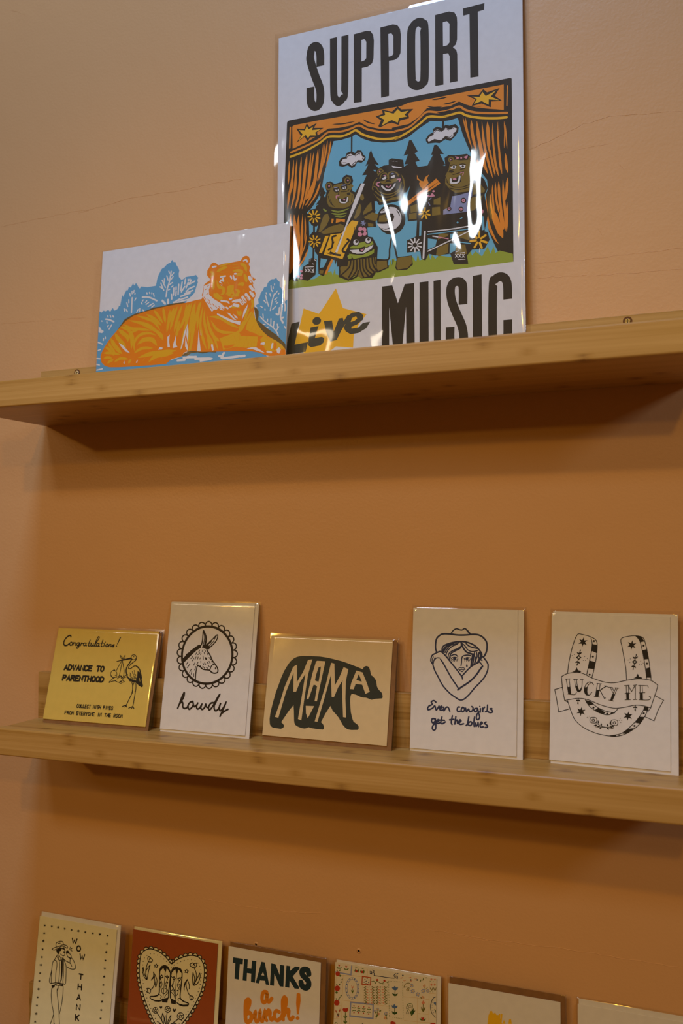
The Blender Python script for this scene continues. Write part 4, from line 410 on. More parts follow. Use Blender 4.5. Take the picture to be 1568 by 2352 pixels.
[0,1,70,1,[519,648,533,649,539,658]],[0,3,79,14,[675,597,205,35,14,-179]],[0,3,65,14,[675,597,72,12,4,-58]],[0,1,69,1,[690,595,694,582,708,581]],[0,1,69,1,[674,584,660,575,661,564]],[0,1,69,1,[659,592,646,599,633,593]],[0,1,69,1,[665,607,672,621,662,628]],[0,1,69,1,[685,609,701,610,708,621]],[0,0,0,0,[426,626,407,643,408,652,416,656,424,649,432,659,442,655,439,643]],[0,0,0,0,[596,622,571,643,573,655,584,660,593,651,604,663,615,658,612,643]],[4,2,0,12,[328,1059,49,7,3,-39]],[4,2,0,12,[715,1062,48,7,3,-39]]]]],
'thanks':[
['printed_lettering',[[32,0,0,0,[59,1293,180,1296,178,1239,144,1237,137,1079,87,1079,89,1239,58,1238]],[32,0,0,0,[192,1298,237,1298,234,1209,282,1211,287,1295,339,1296,331,1079,283,1077,283,1162,233,1161,232,1079,184,1078]],[32,0,0,0,[398,1300,438,1300,498,1083,459,1081,449,1117,389,1112,379,1079,339,1079]],[32,0,0,0,[513,1302,563,1302,616,1201,616,1303,665,1305,664,1093,622,1090,554,1205,554,1084,507,1083]],[32,0,0,0,[690,1308,734,1309,732,1261,789,1314,838,1319,844,1303,766,1211,846,1115,837,1101,791,1097,733,1165,731,1094,683,1093]],[32,1,601,1,[948,1267,934,1299,893,1300,870,1276,878,1243,920,1216,948,1186,946,1148,915,1125,875,1137,863,1167]],[19,1,398,1,[472,1008,439,1002,421,961,425,913,448,900,475,936,480,1006,474,942,500,916,535,956]],[19,1,456,1,[240,784,270,838,276,888,255,895,233,867,231,790,238,701,257,673,297,697,303,747,277,770,241,750]],[19,1,398,1,[299,746,328,731,350,790,349,727,367,696,394,728,405,806,406,744,435,715,463,816,468,755,483,731]],[19,1,395,1,[477,778,499,830,520,819,520,771,539,744,562,772]],[19,1,393,1,[626,838,592,842,571,808,581,761,611,753,650,787,665,824]],[19,1,410,1,[672,853,697,919,700,974,680,991,661,954,665,865,673,771]],
[19,1,391,1,[681,813,711,873,735,871,733,816,758,786,786,815]],[19,0,0,0,[817,1052,837,1064,859,1057,865,988,850,853,827,849,814,959]],[19,2,0,12,[837,814,110,19,4,-94]],[5,0,0,0,[421,1203,437,1168,403,1165]]]]],
'floral':[
['printed_illustration',[[31,1,36,0,[83,1037,319,1051,578,1058,593,1059]],[31,1,37,0,[56,1274,200,1295,300,1296]],[31,1,37,0,[92,1286,87,1042,82,807]],[31,1,36,0,[354,1379,352,1304]],[31,1,35,0,[741,1178,886,1188,1008,1190]],[31,1,35,0,[886,1188,886,943]],[31,1,35,0,[1004,1376,1005,997]],[31,1,35,0,[1007,1248,1070,1255]],[31,1,37,0,[4,975,77,983]],[31,1,37,0,[4,846,81,856]],[31,1,36,0,[172,899,176,823]],[31,1,36,0,[306,1219,323,1051]],
[31,1,35,0,[565,930,562,888]],[31,1,35,0,[750,954,887,963,1075,984]],[31,1,35,0,[900,1045,999,1051]],[31,1,37,0,[15,1292,0,793]],[21,1,128,0,[6,1300,176,1298,182,1385]],[21,1,144,2,[182,1034,423,1050,423,917,176,901]],[21,2,0,6,[182,1034,40,6,1,-35]],[21,2,0,6,[203,1036,40,6,1,-35]],[21,2,0,6,[224,1037,40,6,1,-35]],[21,2,0,6,[245,1038,40,6,1,-35]],[21,2,0,6,[266,1040,40,6,1,-35]],[21,2,0,6,[287,1041,40,6,1,-35]],
[21,2,0,6,[308,1042,39,6,1,-35]],[21,2,0,6,[329,1044,39,6,1,-35]],[21,2,0,6,[350,1045,39,6,1,-35]],[21,2,0,6,[371,1047,39,6,1,-35]],[21,2,0,6,[392,1048,39,6,1,-35]],[21,2,0,6,[413,1049,39,6,1,-35]],[21,2,0,6,[423,1044,39,6,1,-35]],[21,2,0,6,[423,1033,39,6,1,-35]],[21,2,0,6,[423,1021,39,6,1,-35]],[21,2,0,6,[423,1009,39,6,1,-35]],[21,2,0,6,[423,998,39,6,1,-35]],[21,2,0,6,[423,986,39,6,1,-35]],
[21,2,0,6,[423,974,39,6,1,-35]],[21,2,0,6,[423,963,39,6,1,-35]],[21,2,0,6,[423,951,39,6,1,-35]],[21,2,0,6,[423,940,39,7,1,-35]],[21,2,0,6,[423,928,39,7,1,-35]],[21,2,0,6,[423,917,39,7,1,-35]],[21,2,0,6,[402,915,39,7,1,-35]],[21,2,0,6,[381,914,39,7,1,-35]],[21,2,0,6,[359,913,39,7,1,-35]],[21,2,0,6,[338,911,39,7,1,-35]],[21,2,0,6,[316,910,39,7,1,-35]],[21,2,0,6,[295,909,39,7,1,-35]],
[21,2,0,6,[273,907,40,7,1,-35]],[21,2,0,6,[251,906,40,7,1,-35]],[21,2,0,6,[230,905,40,7,1,-35]],[21,2,0,6,[208,903,40,7,1,-35]],[21,2,0,6,[186,902,40,7,1,-35]],[21,2,0,6,[176,907,40,7,1,-35]],[21,2,0,6,[176,919,40,7,1,-35]],[21,2,0,6,[177,930,40,7,1,-35]],[21,2,0,6,[178,942,40,7,1,-35]],[21,2,0,6,[178,953,40,7,1,-35]],[21,2,0,6,[179,965,40,7,1,-35]],[21,2,0,6,[179,976,40,7,1,-35]],
[21,2,0,6,[180,988,40,7,1,-35]],[21,2,0,6,[180,1000,40,6,1,-35]],[21,2,0,6,[181,1011,40,6,1,-35]],[21,2,0,6,[182,1023,40,6,1,-35]],[15,0,0,0,[46,1336,36,1348,14,1350,28,1336]],[15,0,0,0,[46,1336,63,1340,76,1356,56,1350]],[15,1,46,0,[46,1336,45,1365]],[22,0,0,0,[31,1377,45,1373,57,1380,48,1361,40,1360]],[15,0,0,0,[123,1337,113,1349,92,1351,106,1337]],[15,0,0,0,[123,1337,141,1341,154,1357,133,1351]],[15,1,46,0,[123,1337,123,1366]],[22,0,0,0,[109,1378,122,1374,135,1380,126,1362,118,1361]],
[15,0,0,0,[219,980,211,989,196,990,206,980]],[15,0,0,0,[219,980,232,983,241,995,226,990]],[15,1,34,0,[219,980,218,1001]],[22,0,0,0,[208,1010,218,1007,228,1012,221,998,215,997]],[15,0,0,0,[271,983,263,992,248,993,257,983]],[15,0,0,0,[271,983,283,986,293,998,278,994]],[15,1,34,0,[271,983,270,1004]],[22,0,0,0,[260,1013,270,1011,279,1015,273,1001,267,1000]],[15,0,0,0,[324,988,317,997,302,998,311,988]],[15,0,0,0,[324,988,337,991,347,1003,332,998]],[15,1,34,0,[324,988,324,1009]],[22,0,0,0,[314,1018,324,1015,333,1020,326,1006,320,1005]],
[15,0,0,0,[380,991,372,1000,357,1001,367,991]],[15,0,0,0,[380,991,392,994,402,1006,387,1002]],[15,1,34,0,[380,991,379,1012]],[22,0,0,0,[369,1021,379,1018,388,1023,382,1009,376,1008]],[15,0,0,0,[219,965,206,961,197,948,212,954]],[15,0,0,0,[219,965,227,957,242,958,232,966]],[15,1,34,0,[219,965,220,944]],[22,0,0,0,[211,932,220,938,230,936,222,948,216,947]],[15,0,0,0,[269,971,256,966,247,953,263,960]],[15,0,0,0,[269,971,277,963,292,963,282,972]],[15,1,34,0,[269,971,270,950]],[22,0,0,0,[261,938,270,943,280,942,272,953,266,952]],
[15,0,0,0,[322,974,309,970,300,957,316,963]],[15,0,0,0,[322,974,330,966,345,966,335,975]],[15,1,34,0,[322,974,323,953]],[22,0,0,0,[314,941,323,947,333,945,325,956,319,955]],[15,0,0,0,[376,976,363,971,354,958,369,965]],[15,0,0,0,[376,976,384,968,399,968,389,977]],[15,1,34,0,[376,976,377,955]],[22,0,0,0,[368,943,377,948,386,947,379,958,373,957]],[22,2,0,12,[235,1343,80,12,2,-64]],[15,0,0,0,[252,1328,262,1348,254,1371,243,1346]],[15,0,0,0,[215,1333,226,1347,226,1367,214,1349]],[22,2,0,12,[297,1344,79,12,2,-64]],
[15,0,0,0,[313,1328,324,1349,316,1372,305,1347]],[15,0,0,0,[277,1334,288,1348,288,1367,276,1350]],[15,0,0,0,[214,1381,228,1377,246,1382,229,1386]],[15,0,0,0,[286,1378,300,1374,318,1378,301,1382]],[22,2,0,9,[31,1287,129,20,4,-120]],[15,0,0,0,[46,1312,60,1320,62,1336,47,1326]],[15,0,0,0,[26,1309,31,1320,22,1329,17,1316]],[22,2,0,9,[31,1144,153,24,4,-142]],[15,0,0,0,[47,1173,60,1181,62,1197,47,1187]],[15,0,0,0,[27,1170,32,1181,22,1189,17,1177]],[22,2,0,9,[30,1004,153,25,4,-142]],[15,0,0,0,[45,1033,59,1041,61,1057,45,1047]],
[15,0,0,0,[25,1030,30,1041,21,1050,16,1037]],[15,2,0,12,[60,1272,56,9,2,-50]],[15,2,0,12,[25,1103,65,10,2,-57]],[21,3,53,18,[194,1169,366,57,15,-524]],[21,3,46,18,[194,1169,279,44,13,-439]],[21,2,0,6,[260,1179,40,6,1,-25]],[10,2,0,6,[256,1142,37,-8,-10,-25]],[21,2,0,6,[242,1108,29,-20,-19,-21]],[10,2,0,6,[222,1084,16,-30,-25,-14]],[21,2,0,6,[197,1073,1,-35,-28,-4]],[10,2,0,6,[172,1076,-14,-35,-26,5]],[21,2,0,6,[150,1094,-28,-30,-20,14]],
[10,2,0,6,[135,1123,-37,-19,-11,21]],[21,2,0,6,[129,1159,-40,-6,-1,25]],[10,2,0,6,[133,1197,-37,8,10,25]],[21,2,0,6,[146,1230,-29,21,19,21]],[10,2,0,6,[167,1254,-16,31,26,14]],[21,2,0,6,[192,1266,-1,36,28,4]],[10,2,0,6,[217,1262,14,35,26,-6]],[21,2,0,6,[239,1245,27,29,20,-15]],[10,2,0,6,[254,1215,36,19,11,-21]],[15,1,45,0,[199,1124,196,1173]],[15,0,0,0,[199,1124,195,1141,180,1156,186,1136]],[15,0,0,0,[199,1124,210,1143,214,1169,201,1144]],
[9,2,0,12,[196,1179,48,7,1,-43]],[9,1,36,1,[183,1196,196,1176,210,1198]],[26,1,99,2,[300,1303,391,1303,389,1232,298,1226]],[7,2,0,6,[329,1279,32,5,1,-21]],[7,2,0,6,[352,1290,32,5,1,-21]],[7,2,0,6,[372,1279,32,5,1,-21]],[7,2,0,6,[321,1249,32,5,1,-21]],[7,2,0,6,[345,1264,32,5,1,-21]],[7,2,0,6,[369,1253,32,5,1,-21]],[7,2,0,6,[342,1240,32,5,1,-21]],[7,2,0,6,[312,1291,32,5,1,-21]],[7,2,0,6,[357,1237,32,5,1,-21]],
[7,2,0,6,[333,1258,32,5,1,-21]],[15,1,54,1,[396,1265,424,1276,440,1261,463,1278,495,1266,522,1273,545,1291,573,1281]],[22,2,0,12,[461,1292,59,9,1,-53]],[22,2,0,12,[537,1297,58,9,1,-53]],[15,0,0,0,[463,1278,460,1285,450,1285,455,1278]],[15,0,0,0,[526,1270,519,1265,518,1257,526,1263]],[15,0,0,0,[440,1261,439,1254,446,1250,446,1258]],[18,1,72,0,[341,1211,321,1198,340,1193]],[18,1,72,0,[406,1221,427,1215,408,1203]],[18,1,72,0,[467,1231,447,1218,466,1213]],[18,1,71,0,[535,1242,556,1235,537,1224]],[9,0,0,0,[342,1206,353,1201,369,1207,354,1212]],
[9,0,0,0,[383,1212,394,1207,409,1214,395,1218]],[9,0,0,0,[467,1225,479,1220,494,1227,480,1232]],[9,0,0,0,[508,1232,519,1227,535,1233,521,1238]],[15,2,0,6,[376,1217,16,2,0,-14]],[15,2,0,6,[373,1204,16,2,0,-14]],[15,2,0,6,[437,1226,16,2,0,-14]],[15,2,0,6,[434,1213,16,2,0,-14]],[15,2,0,6,[499,1236,16,2,0,-14]],[15,2,0,6,[497,1223,16,2,0,-14]],[15,2,0,6,[566,1246,16,2,0,-14]],[15,2,0,6,[563,1233,16,2,0,-14]],[18,1,72,0,[343,1186,323,1173,342,1168]],
[18,1,72,0,[408,1196,429,1190,410,1178]],[18,1,72,0,[469,1206,449,1193,468,1187]],[18,1,71,0,[537,1217,557,1210,539,1199]],[9,0,0,0,[344,1181,355,1175,370,1182,356,1187]],[9,0,0,0,[384,1187,396,1182,411,1188,397,1193]],[9,0,0,0,[469,1200,481,1195,496,1202,482,1207]],[9,0,0,0,[510,1207,521,1202,536,1208,522,1213]],[15,2,0,6,[378,1192,16,2,0,-14]],[15,2,0,6,[375,1178,16,2,0,-14]],[15,2,0,6,[438,1201,16,2,0,-14]],[15,2,0,6,[435,1188,16,2,0,-14]],[15,2,0,6,[501,1211,16,2,0,-14]],
[15,2,0,6,[498,1198,16,2,0,-14]],[15,2,0,6,[567,1221,16,2,0,-14]],[15,2,0,6,[564,1208,16,2,0,-14]],[18,1,72,0,[345,1161,325,1148,344,1142]],[18,1,72,0,[410,1171,430,1165,412,1153]],[18,1,72,0,[471,1181,451,1168,470,1162]],[18,1,71,0,[539,1192,559,1185,541,1174]],[9,0,0,0,[345,1155,357,1150,372,1157,358,1162]],[9,0,0,0,[386,1162,398,1157,413,1163,399,1168]],[9,0,0,0,[471,1175,482,1170,498,1177,484,1182]],[9,0,0,0,[512,1182,523,1177,538,1183,524,1188]],[15,2,0,6,[379,1166,16,2,0,-14]],
[15,2,0,6,[376,1153,16,2,0,-14]],[15,2,0,6,[440,1176,16,2,0,-14]],[15,2,0,6,[437,1163,16,2,0,-14]],[15,2,0,6,[502,1186,16,2,0,-14]],[15,2,0,6,[499,1173,16,2,0,-14]],[15,2,0,6,[568,1196,16,2,0,-14]],[15,2,0,6,[566,1183,16,2,0,-14]],[18,1,72,0,[347,1136,327,1123,346,1117]],[18,1,72,0,[412,1146,432,1139,414,1128]],[18,1,72,0,[473,1156,453,1143,472,1137]],[18,1,71,0,[541,1167,561,1160,543,1149]],[9,0,0,0,[347,1130,359,1125,374,1132,360,1136]],
[9,0,0,0,[388,1137,400,1132,415,1138,401,1143]],[9,0,0,0,[473,1150,484,1145,499,1152,485,1156]],[9,0,0,0,[513,1157,525,1152,540,1158,526,1163]],[15,2,0,6,[381,1141,16,3,0,-14]],[15,2,0,6,[378,1128,16,3,0,-14]],[15,2,0,6,[441,1151,16,2,0,-14]],[15,2,0,6,[438,1138,16,2,0,-14]],[15,2,0,6,[504,1161,16,2,0,-14]],[15,2,0,6,[501,1148,16,2,0,-14]],[15,2,0,6,[570,1171,16,2,0,-14]],[15,2,0,6,[567,1158,16,2,0,-14]],[18,1,72,0,[349,1111,329,1097,348,1092]],
[18,1,72,0,[413,1121,434,1114,415,1103]],[18,1,72,0,[474,1131,454,1118,473,1112]],[18,1,71,0,[542,1142,563,1135,544,1124]],[9,0,0,0,[349,1105,361,1100,376,1106,362,1111]],[9,0,0,0,[390,1112,401,1106,417,1113,403,1118]],[9,0,0,0,[475,1125,486,1120,501,1127,487,1131]],[9,0,0,0,[515,1132,527,1127,542,1133,528,1138]],[15,2,0,6,[382,1116,16,3,0,-14]],[15,2,0,6,[379,1103,16,3,0,-14]],[15,2,0,6,[442,1126,16,3,0,-14]],[15,2,0,6,[440,1112,16,3,0,-14]],[15,2,0,6,[505,1136,16,2,0,-14]],
[15,2,0,6,[502,1122,16,3,0,-14]],[15,2,0,6,[571,1146,16,2,0,-14]],[15,2,0,6,[568,1133,16,2,0,-14]],[18,1,72,0,[351,1085,331,1072,350,1067]],[18,1,72,0,[415,1096,436,1089,417,1078]],[18,1,72,0,[476,1106,456,1093,475,1087]],[18,1,71,0,[544,1117,564,1110,546,1099]],[9,0,0,0,[351,1080,362,1075,378,1081,364,1086]],[9,0,0,0,[392,1086,403,1081,419,1088,404,1093]],[9,0,0,0,[476,1100,488,1095,503,1102,489,1106]],[9,0,0,0,[517,1107,528,1102,543,1108,529,1113]],[15,2,0,6,[383,1091,16,3,0,-14]],
[15,2,0,6,[381,1078,16,3,0,-14]],[15,2,0,6,[444,1100,16,3,0,-14]],[15,2,0,6,[441,1087,16,3,0,-14]],[15,2,0,6,[506,1110,16,3,0,-14]],[15,2,0,6,[504,1097,16,3,0,-14]],[15,2,0,6,[572,1121,16,2,0,-14]],[15,2,0,6,[570,1108,16,3,0,-14]],[18,1,72,0,[353,1060,332,1047,352,1042]],[18,1,72,0,[417,1071,438,1064,419,1053]],[18,1,72,0,[478,1081,458,1068,477,1062]],[18,1,71,0,[546,1092,566,1085,548,1074]],[9,0,0,0,[353,1055,364,1050,380,1056,365,1061]],
[9,0,0,0,[394,1061,405,1056,420,1063,406,1068]],[9,0,0,0,[478,1075,490,1070,505,1077,491,1081]],[9,0,0,0,[519,1082,530,1077,545,1083,531,1088]],[15,2,0,6,[385,1066,16,3,0,-14]],[15,2,0,6,[382,1052,16,3,0,-14]],[15,2,0,6,[445,1075,16,3,0,-14]],[15,2,0,6,[442,1062,16,3,0,-14]],[15,2,0,6,[508,1085,16,3,0,-14]],[15,2,0,6,[505,1072,16,3,0,-14]],[15,2,0,6,[574,1096,16,3,0,-14]],[15,2,0,6,[571,1083,16,3,0,-14]],[7,1,63,1,[405,1379,423,1375,418,1358,431,1348,426,1331,446,1331,634,1336,637,1362,652,1381,668,1379,679,1389]],
[7,1,54,1,[380,1364,400,1363,397,1348,383,1343,402,1339]],[7,3,38,14,[393,1351,55,8,1,-50]],[7,1,53,1,[654,1363,673,1362,670,1348,657,1342,676,1338]],[7,3,37,14,[666,1350,54,8,1,-49]],[15,2,0,6,[582,1300,17,3,0,-16]],[15,2,0,6,[598,1302,17,3,0,-16]],[15,2,0,6,[614,1303,17,3,0,-16]],[15,2,0,6,[630,1304,17,3,0,-16]],[15,2,0,6,[646,1306,17,3,0,-16]],[15,2,0,6,[663,1307,17,3,0,-16]],[15,2,0,6,[679,1308,17,3,0,-16]],[15,2,0,6,[695,1310,17,3,0,-16]],
[15,2,0,6,[711,1311,17,3,0,-16]],[15,2,0,6,[727,1312,17,3,0,-16]],[15,2,0,6,[582,1300,17,3,0,-16]],[15,2,0,6,[582,1285,17,3,0,-16]],[15,2,0,6,[583,1269,17,3,0,-16]],[15,2,0,6,[584,1254,17,3,0,-16]],[15,2,0,6,[584,1239,17,3,0,-16]],[15,2,0,6,[585,1223,17,3,0,-16]],[15,2,0,6,[586,1208,17,3,0,-16]],[15,2,0,6,[586,1193,17,3,0,-16]],[15,2,0,6,[587,1177,17,3,0,-16]],[15,2,0,6,[588,1162,17,3,0,-16]],
[15,2,0,6,[589,1147,17,3,0,-16]],[15,2,0,6,[589,1131,17,3,0,-16]],[15,2,0,6,[590,1116,17,3,0,-16]],[15,2,0,6,[591,1101,17,3,0,-16]],[15,2,0,6,[591,1085,17,3,0,-16]],[15,2,0,6,[592,1070,17,3,0,-16]],[15,2,0,6,[593,1055,17,3,0,-16]],[15,2,0,6,[593,1039,17,3,0,-16]],[15,2,0,6,[594,1024,17,3,0,-16]],[15,2,0,6,[595,1009,17,3,0,-16]],[15,2,0,6,[596,994,17,3,0,-16]],[15,2,0,6,[596,978,17,3,0,-16]],
[15,2,0,6,[597,963,17,3,0,-16]],[15,2,0,6,[727,1312,17,3,0,-16]],[15,2,0,6,[728,1296,17,3,0,-16]],[15,2,0,6,[729,1281,17,3,0,-16]],[15,2,0,6,[729,1265,17,3,0,-16]],[15,2,0,6,[730,1249,17,3,0,-16]],[15,2,0,6,[731,1233,17,3,0,-16]],[15,2,0,6,[732,1218,17,3,0,-16]],[15,2,0,6,[732,1202,17,3,0,-16]],[15,2,0,6,[733,1186,17,3,0,-16]],[15,2,0,6,[734,1170,17,3,0,-16]],[15,2,0,6,[735,1155,17,3,0,-16]],
[15,2,0,6,[735,1139,17,3,0,-16]],[15,2,0,6,[736,1123,17,3,0,-16]],[15,2,0,6,[737,1108,17,3,0,-16]],[15,2,0,6,[737,1092,17,3,0,-16]],[15,2,0,6,[738,1076,17,3,0,-16]],[15,2,0,6,[739,1061,17,3,0,-16]],[15,2,0,6,[740,1045,17,3,0,-16]],[15,2,0,6,[740,1029,17,3,0,-16]],[15,2,0,6,[741,1014,17,3,0,-16]],[15,2,0,6,[742,998,17,3,0,-16]],[15,2,0,6,[743,982,17,3,0,-16]],[15,2,0,6,[743,967,17,3,0,-16]],
[15,2,0,6,[597,963,17,3,0,-16]],[15,2,0,6,[615,963,17,3,0,-16]],[15,2,0,6,[634,964,17,3,0,-16]],[15,2,0,6,[652,964,17,3,0,-16]],[15,2,0,6,[670,965,17,3,0,-16]],[15,2,0,6,[689,965,17,3,0,-16]],[15,2,0,6,[707,966,17,3,0,-16]],[15,2,0,6,[725,966,17,3,0,-16]],[15,2,0,6,[743,967,17,3,0,-16]],[10,0,0,0,[616,1249,634,1247,647,1266,659,1251,683,1256,675,1234,652,1222,627,1228]],[12,1,62,0,[652,1223,651,1167]],[12,0,0,0,[653,1168,647,1187,621,1194,631,1172]],
[12,0,0,0,[653,1168,673,1177,680,1200,657,1187]],[10,0,0,0,[616,1076,634,1074,647,1093,659,1078,683,1083,675,1061,652,1049,627,1054]],[12,1,62,0,[652,1050,651,994]],[12,0,0,0,[653,995,647,1014,621,1021,631,999]],[12,0,0,0,[653,995,673,1004,680,1027,657,1014]],[21,2,0,7,[837,1292,29,4,0,-26]],[21,2,0,7,[827,1282,29,5,1,-26]],[21,2,0,7,[814,1284,29,5,1,-26]],[21,2,0,7,[810,1295,29,4,1,-26]],[21,2,0,7,[820,1305,29,4,1,-26]],[21,2,0,7,[833,1304,29,4,1,-26]],[17,2,0,7,[823,1294,27,4,0,-25]],
[21,2,0,7,[852,1243,35,6,1,-32]],[21,2,0,7,[840,1231,35,6,1,-32]],[21,2,0,7,[824,1233,35,6,1,-32]],[21,2,0,7,[820,1247,35,6,1,-32]],[21,2,0,7,[832,1260,35,6,1,-32]],[21,2,0,7,[848,1258,35,6,1,-32]],[17,2,0,7,[836,1245,34,5,1,-31]],[21,2,0,7,[907,1221,35,6,1,-32]],[21,2,0,7,[895,1209,35,6,1,-32]],[21,2,0,7,[879,1211,35,6,1,-32]],[21,2,0,7,[875,1225,35,6,1,-32]],[21,2,0,7,[887,1237,35,6,1,-32]],
[21,2,0,7,[903,1235,35,6,1,-32]],[17,2,0,7,[891,1223,33,5,1,-30]],[21,2,0,7,[960,1260,35,6,1,-32]],[21,2,0,7,[948,1248,35,6,1,-32]],[21,2,0,7,[932,1250,35,6,1,-32]],[21,2,0,7,[928,1264,35,6,1,-32]],[21,2,0,7,[940,1277,35,5,1,-32]],[21,2,0,7,[956,1275,35,5,1,-32]],[17,2,0,7,[944,1262,33,5,1,-30]],[21,2,0,7,[1003,1270,27,4,0,-25]],[21,2,0,7,[994,1260,27,4,0,-25]],[21,2,0,7,[982,1262,27,4,0,-25]],
[21,2,0,7,[979,1273,27,4,0,-25]],[21,2,0,7,[988,1282,27,4,0,-25]],[21,2,0,7,[1000,1281,27,4,0,-25]],[17,2,0,7,[991,1271,26,4,0,-23]],[18,2,0,7,[795,1248,26,4,0,-23]],[18,2,0,7,[787,1239,26,4,0,-23]],[18,2,0,7,[775,1241,26,4,0,-23]],[18,2,0,7,[772,1251,26,4,0,-23]],[18,2,0,7,[781,1260,26,4,0,-23]],[18,2,0,7,[793,1259,26,4,0,-23]],[17,2,0,7,[784,1250,24,4,0,-22]],[9,2,0,7,[953,1200,25,4,0,-23]],
[9,2,0,7,[945,1191,25,4,0,-23]],[9,2,0,7,[933,1192,25,4,0,-23]],[9,2,0,7,[930,1203,25,4,0,-23]],[9,2,0,7,[939,1212,25,4,0,-23]],[9,2,0,7,[950,1210,25,4,0,-23]],[17,2,0,7,[942,1201,24,4,0,-22]],[9,2,0,7,[964,1313,22,3,0,-20]],[9,2,0,7,[957,1305,22,3,0,-20]],[9,2,0,7,[946,1306,22,3,0,-20]],[9,2,0,7,[944,1315,22,3,0,-20]],[9,2,0,7,[952,1323,22,3,0,-20]],[9,2,0,7,[962,1322,22,3,0,-20]],
[17,2,0,7,[954,1314,21,3,0,-19]],[21,2,0,7,[483,1012,26,4,1,-23]],[21,2,0,7,[474,1003,26,4,1,-23]],[21,2,0,7,[462,1004,26,4,1,-23]],[21,2,0,7,[459,1015,26,4,1,-23]],[21,2,0,7,[468,1024,26,4,1,-23]],[21,2,0,7,[480,1023,26,4,1,-23]],[17,2,0,7,[471,1014,25,4,1,-22]],[21,2,0,7,[573,987,29,5,1,-26]],[21,2,0,7,[563,977,29,5,1,-26]],[21,2,0,7,[550,978,29,5,1,-26]],[21,2,0,7,[546,990,29,5,1,-26]],
[21,2,0,7,[557,1000,29,5,1,-26]],[21,2,0,7,[570,998,29,5,1,-26]],[17,2,0,7,[560,988,28,5,1,-25]],[21,2,0,7,[449,991,20,3,0,-18]],[21,2,0,7,[443,984,20,3,0,-18]],[21,2,0,7,[434,985,20,3,0,-18]],[21,2,0,7,[431,993,20,3,0,-18]],[21,2,0,7,[438,999,20,3,0,-18]],[21,2,0,7,[447,998,20,3,0,-18]],[17,2,0,7,[440,992,19,3,0,-17]],[9,2,0,7,[491,971,20,3,0,-18]],[9,2,0,7,[485,964,20,3,0,-18]],
[9,2,0,7,[476,965,20,3,0,-18]],[9,2,0,7,[473,973,20,3,0,-18]],[9,2,0,7,[480,980,20,3,0,-18]],[9,2,0,7,[489,979,20,3,0,-18]],[17,2,0,7,[482,972,19,3,0,-17]],[9,2,0,7,[567,944,26,4,1,-23]],[9,2,0,7,[558,935,26,4,1,-23]],[9,2,0,7,[547,937,26,4,1,-23]],[9,2,0,7,[544,947,26,4,1,-23]],[9,2,0,7,[552,956,26,4,1,-23]],[9,2,0,7,[564,955,26,4,1,-23]],[17,2,0,7,[555,946,25,4,1,-22]],
[18,1,53,1,[743,1266,758,1300,792,1315,812,1308]],[18,1,53,1,[743,1266,774,1274,801,1268]],[18,1,44,1,[957,1299,972,1284,987,1304]],[18,1,44,1,[909,1202,928,1191,924,1204]],[15,0,0,0,[455,974,463,982,462,994,454,984]],[15,0,0,0,[455,974,451,982,439,983,445,974]],[15,0,0,0,[471,949,479,957,478,968,470,959]],[15,0,0,0,[471,949,467,957,455,958,461,949]],[15,0,0,0,[462,934,470,942,469,953,461,943]],[15,0,0,0,[462,934,458,941,446,942,452,934]],[15,0,0,0,[564,965,572,973,572,984,563,974]],[15,0,0,0,[564,965,560,972,549,973,554,965]],
[15,0,0,0,[501,996,509,1004,509,1015,500,1006]],[15,0,0,0,[501,996,497,1004,485,1005,491,996]],[15,1,45,1,[474,1002,467,962,456,919]],[15,1,44,1,[560,978,573,938]],[7,2,0,8,[730,1377,42,6,1,-38]],[7,2,0,8,[813,1348,42,6,1,-38]],[7,2,0,8,[880,1358,42,6,1,-38]],[9,0,0,0,[715,1345,723,1351,727,1361,717,1354]],[9,0,0,0,[715,1345,711,1351,701,1352,706,1345]],[9,0,0,0,[750,1326,758,1332,762,1342,752,1335]],[9,0,0,0,[750,1326,746,1332,736,1332,742,1326]],[9,0,0,0,[807,1363,815,1368,819,1379,809,1372]],
[9,0,0,0,[807,1363,803,1369,793,1369,798,1363]],[9,0,0,0,[864,1361,873,1367,876,1377,867,1370]],[9,0,0,0,[864,1361,860,1367,850,1368,856,1361]],[9,0,0,0,[819,1333,827,1339,831,1349,821,1342]],[9,0,0,0,[819,1333,815,1339,805,1340,811,1333]],[15,0,0,0,[914,1345,912,1350,905,1349,908,1343]],[15,0,0,0,[914,1345,920,1356,917,1370,911,1356]],[15,0,0,0,[940,1363,938,1368,931,1367,934,1361]],[15,0,0,0,[940,1363,946,1374,943,1388,937,1374]],[15,0,0,0,[974,1389,972,1394,965,1393,968,1387]],[15,0,0,0,[974,1389,980,1396,977,1396,971,1396]],[9,0,0,0,[1028,1323,1037,1338,1025,1350,1016,1332]],
[18,0,0,0,[1029,1276,1025,1295,1012,1315,1017,1291]],[18,0,0,0,[1030,1276,1040,1294,1043,1317,1032,1295]],[9,0,0,0,[1062,1328,1071,1343,1058,1355,1050,1338]],[18,0,0,0,[1063,1281,1059,1301,1045,1320,1051,1297]],[18,0,0,0,[1064,1281,1074,1299,1077,1322,1066,1300]],[9,0,0,0,[1027,1375,1036,1389,1024,1396,1015,1384]],[9,0,0,0,[1062,1380,1071,1395,1059,1396,1050,1390]],[15,2,0,6,[1014,1367,19,3,0,-17]],[15,2,0,6,[1046,1367,19,3,0,-17]],[15,2,0,6,[1016,1267,19,3,0,-17]],[15,2,0,6,[1042,1270,19,3,0,-17]],[9,0,0,0,[944,1133,963,1154,947,1176,927,1150]],
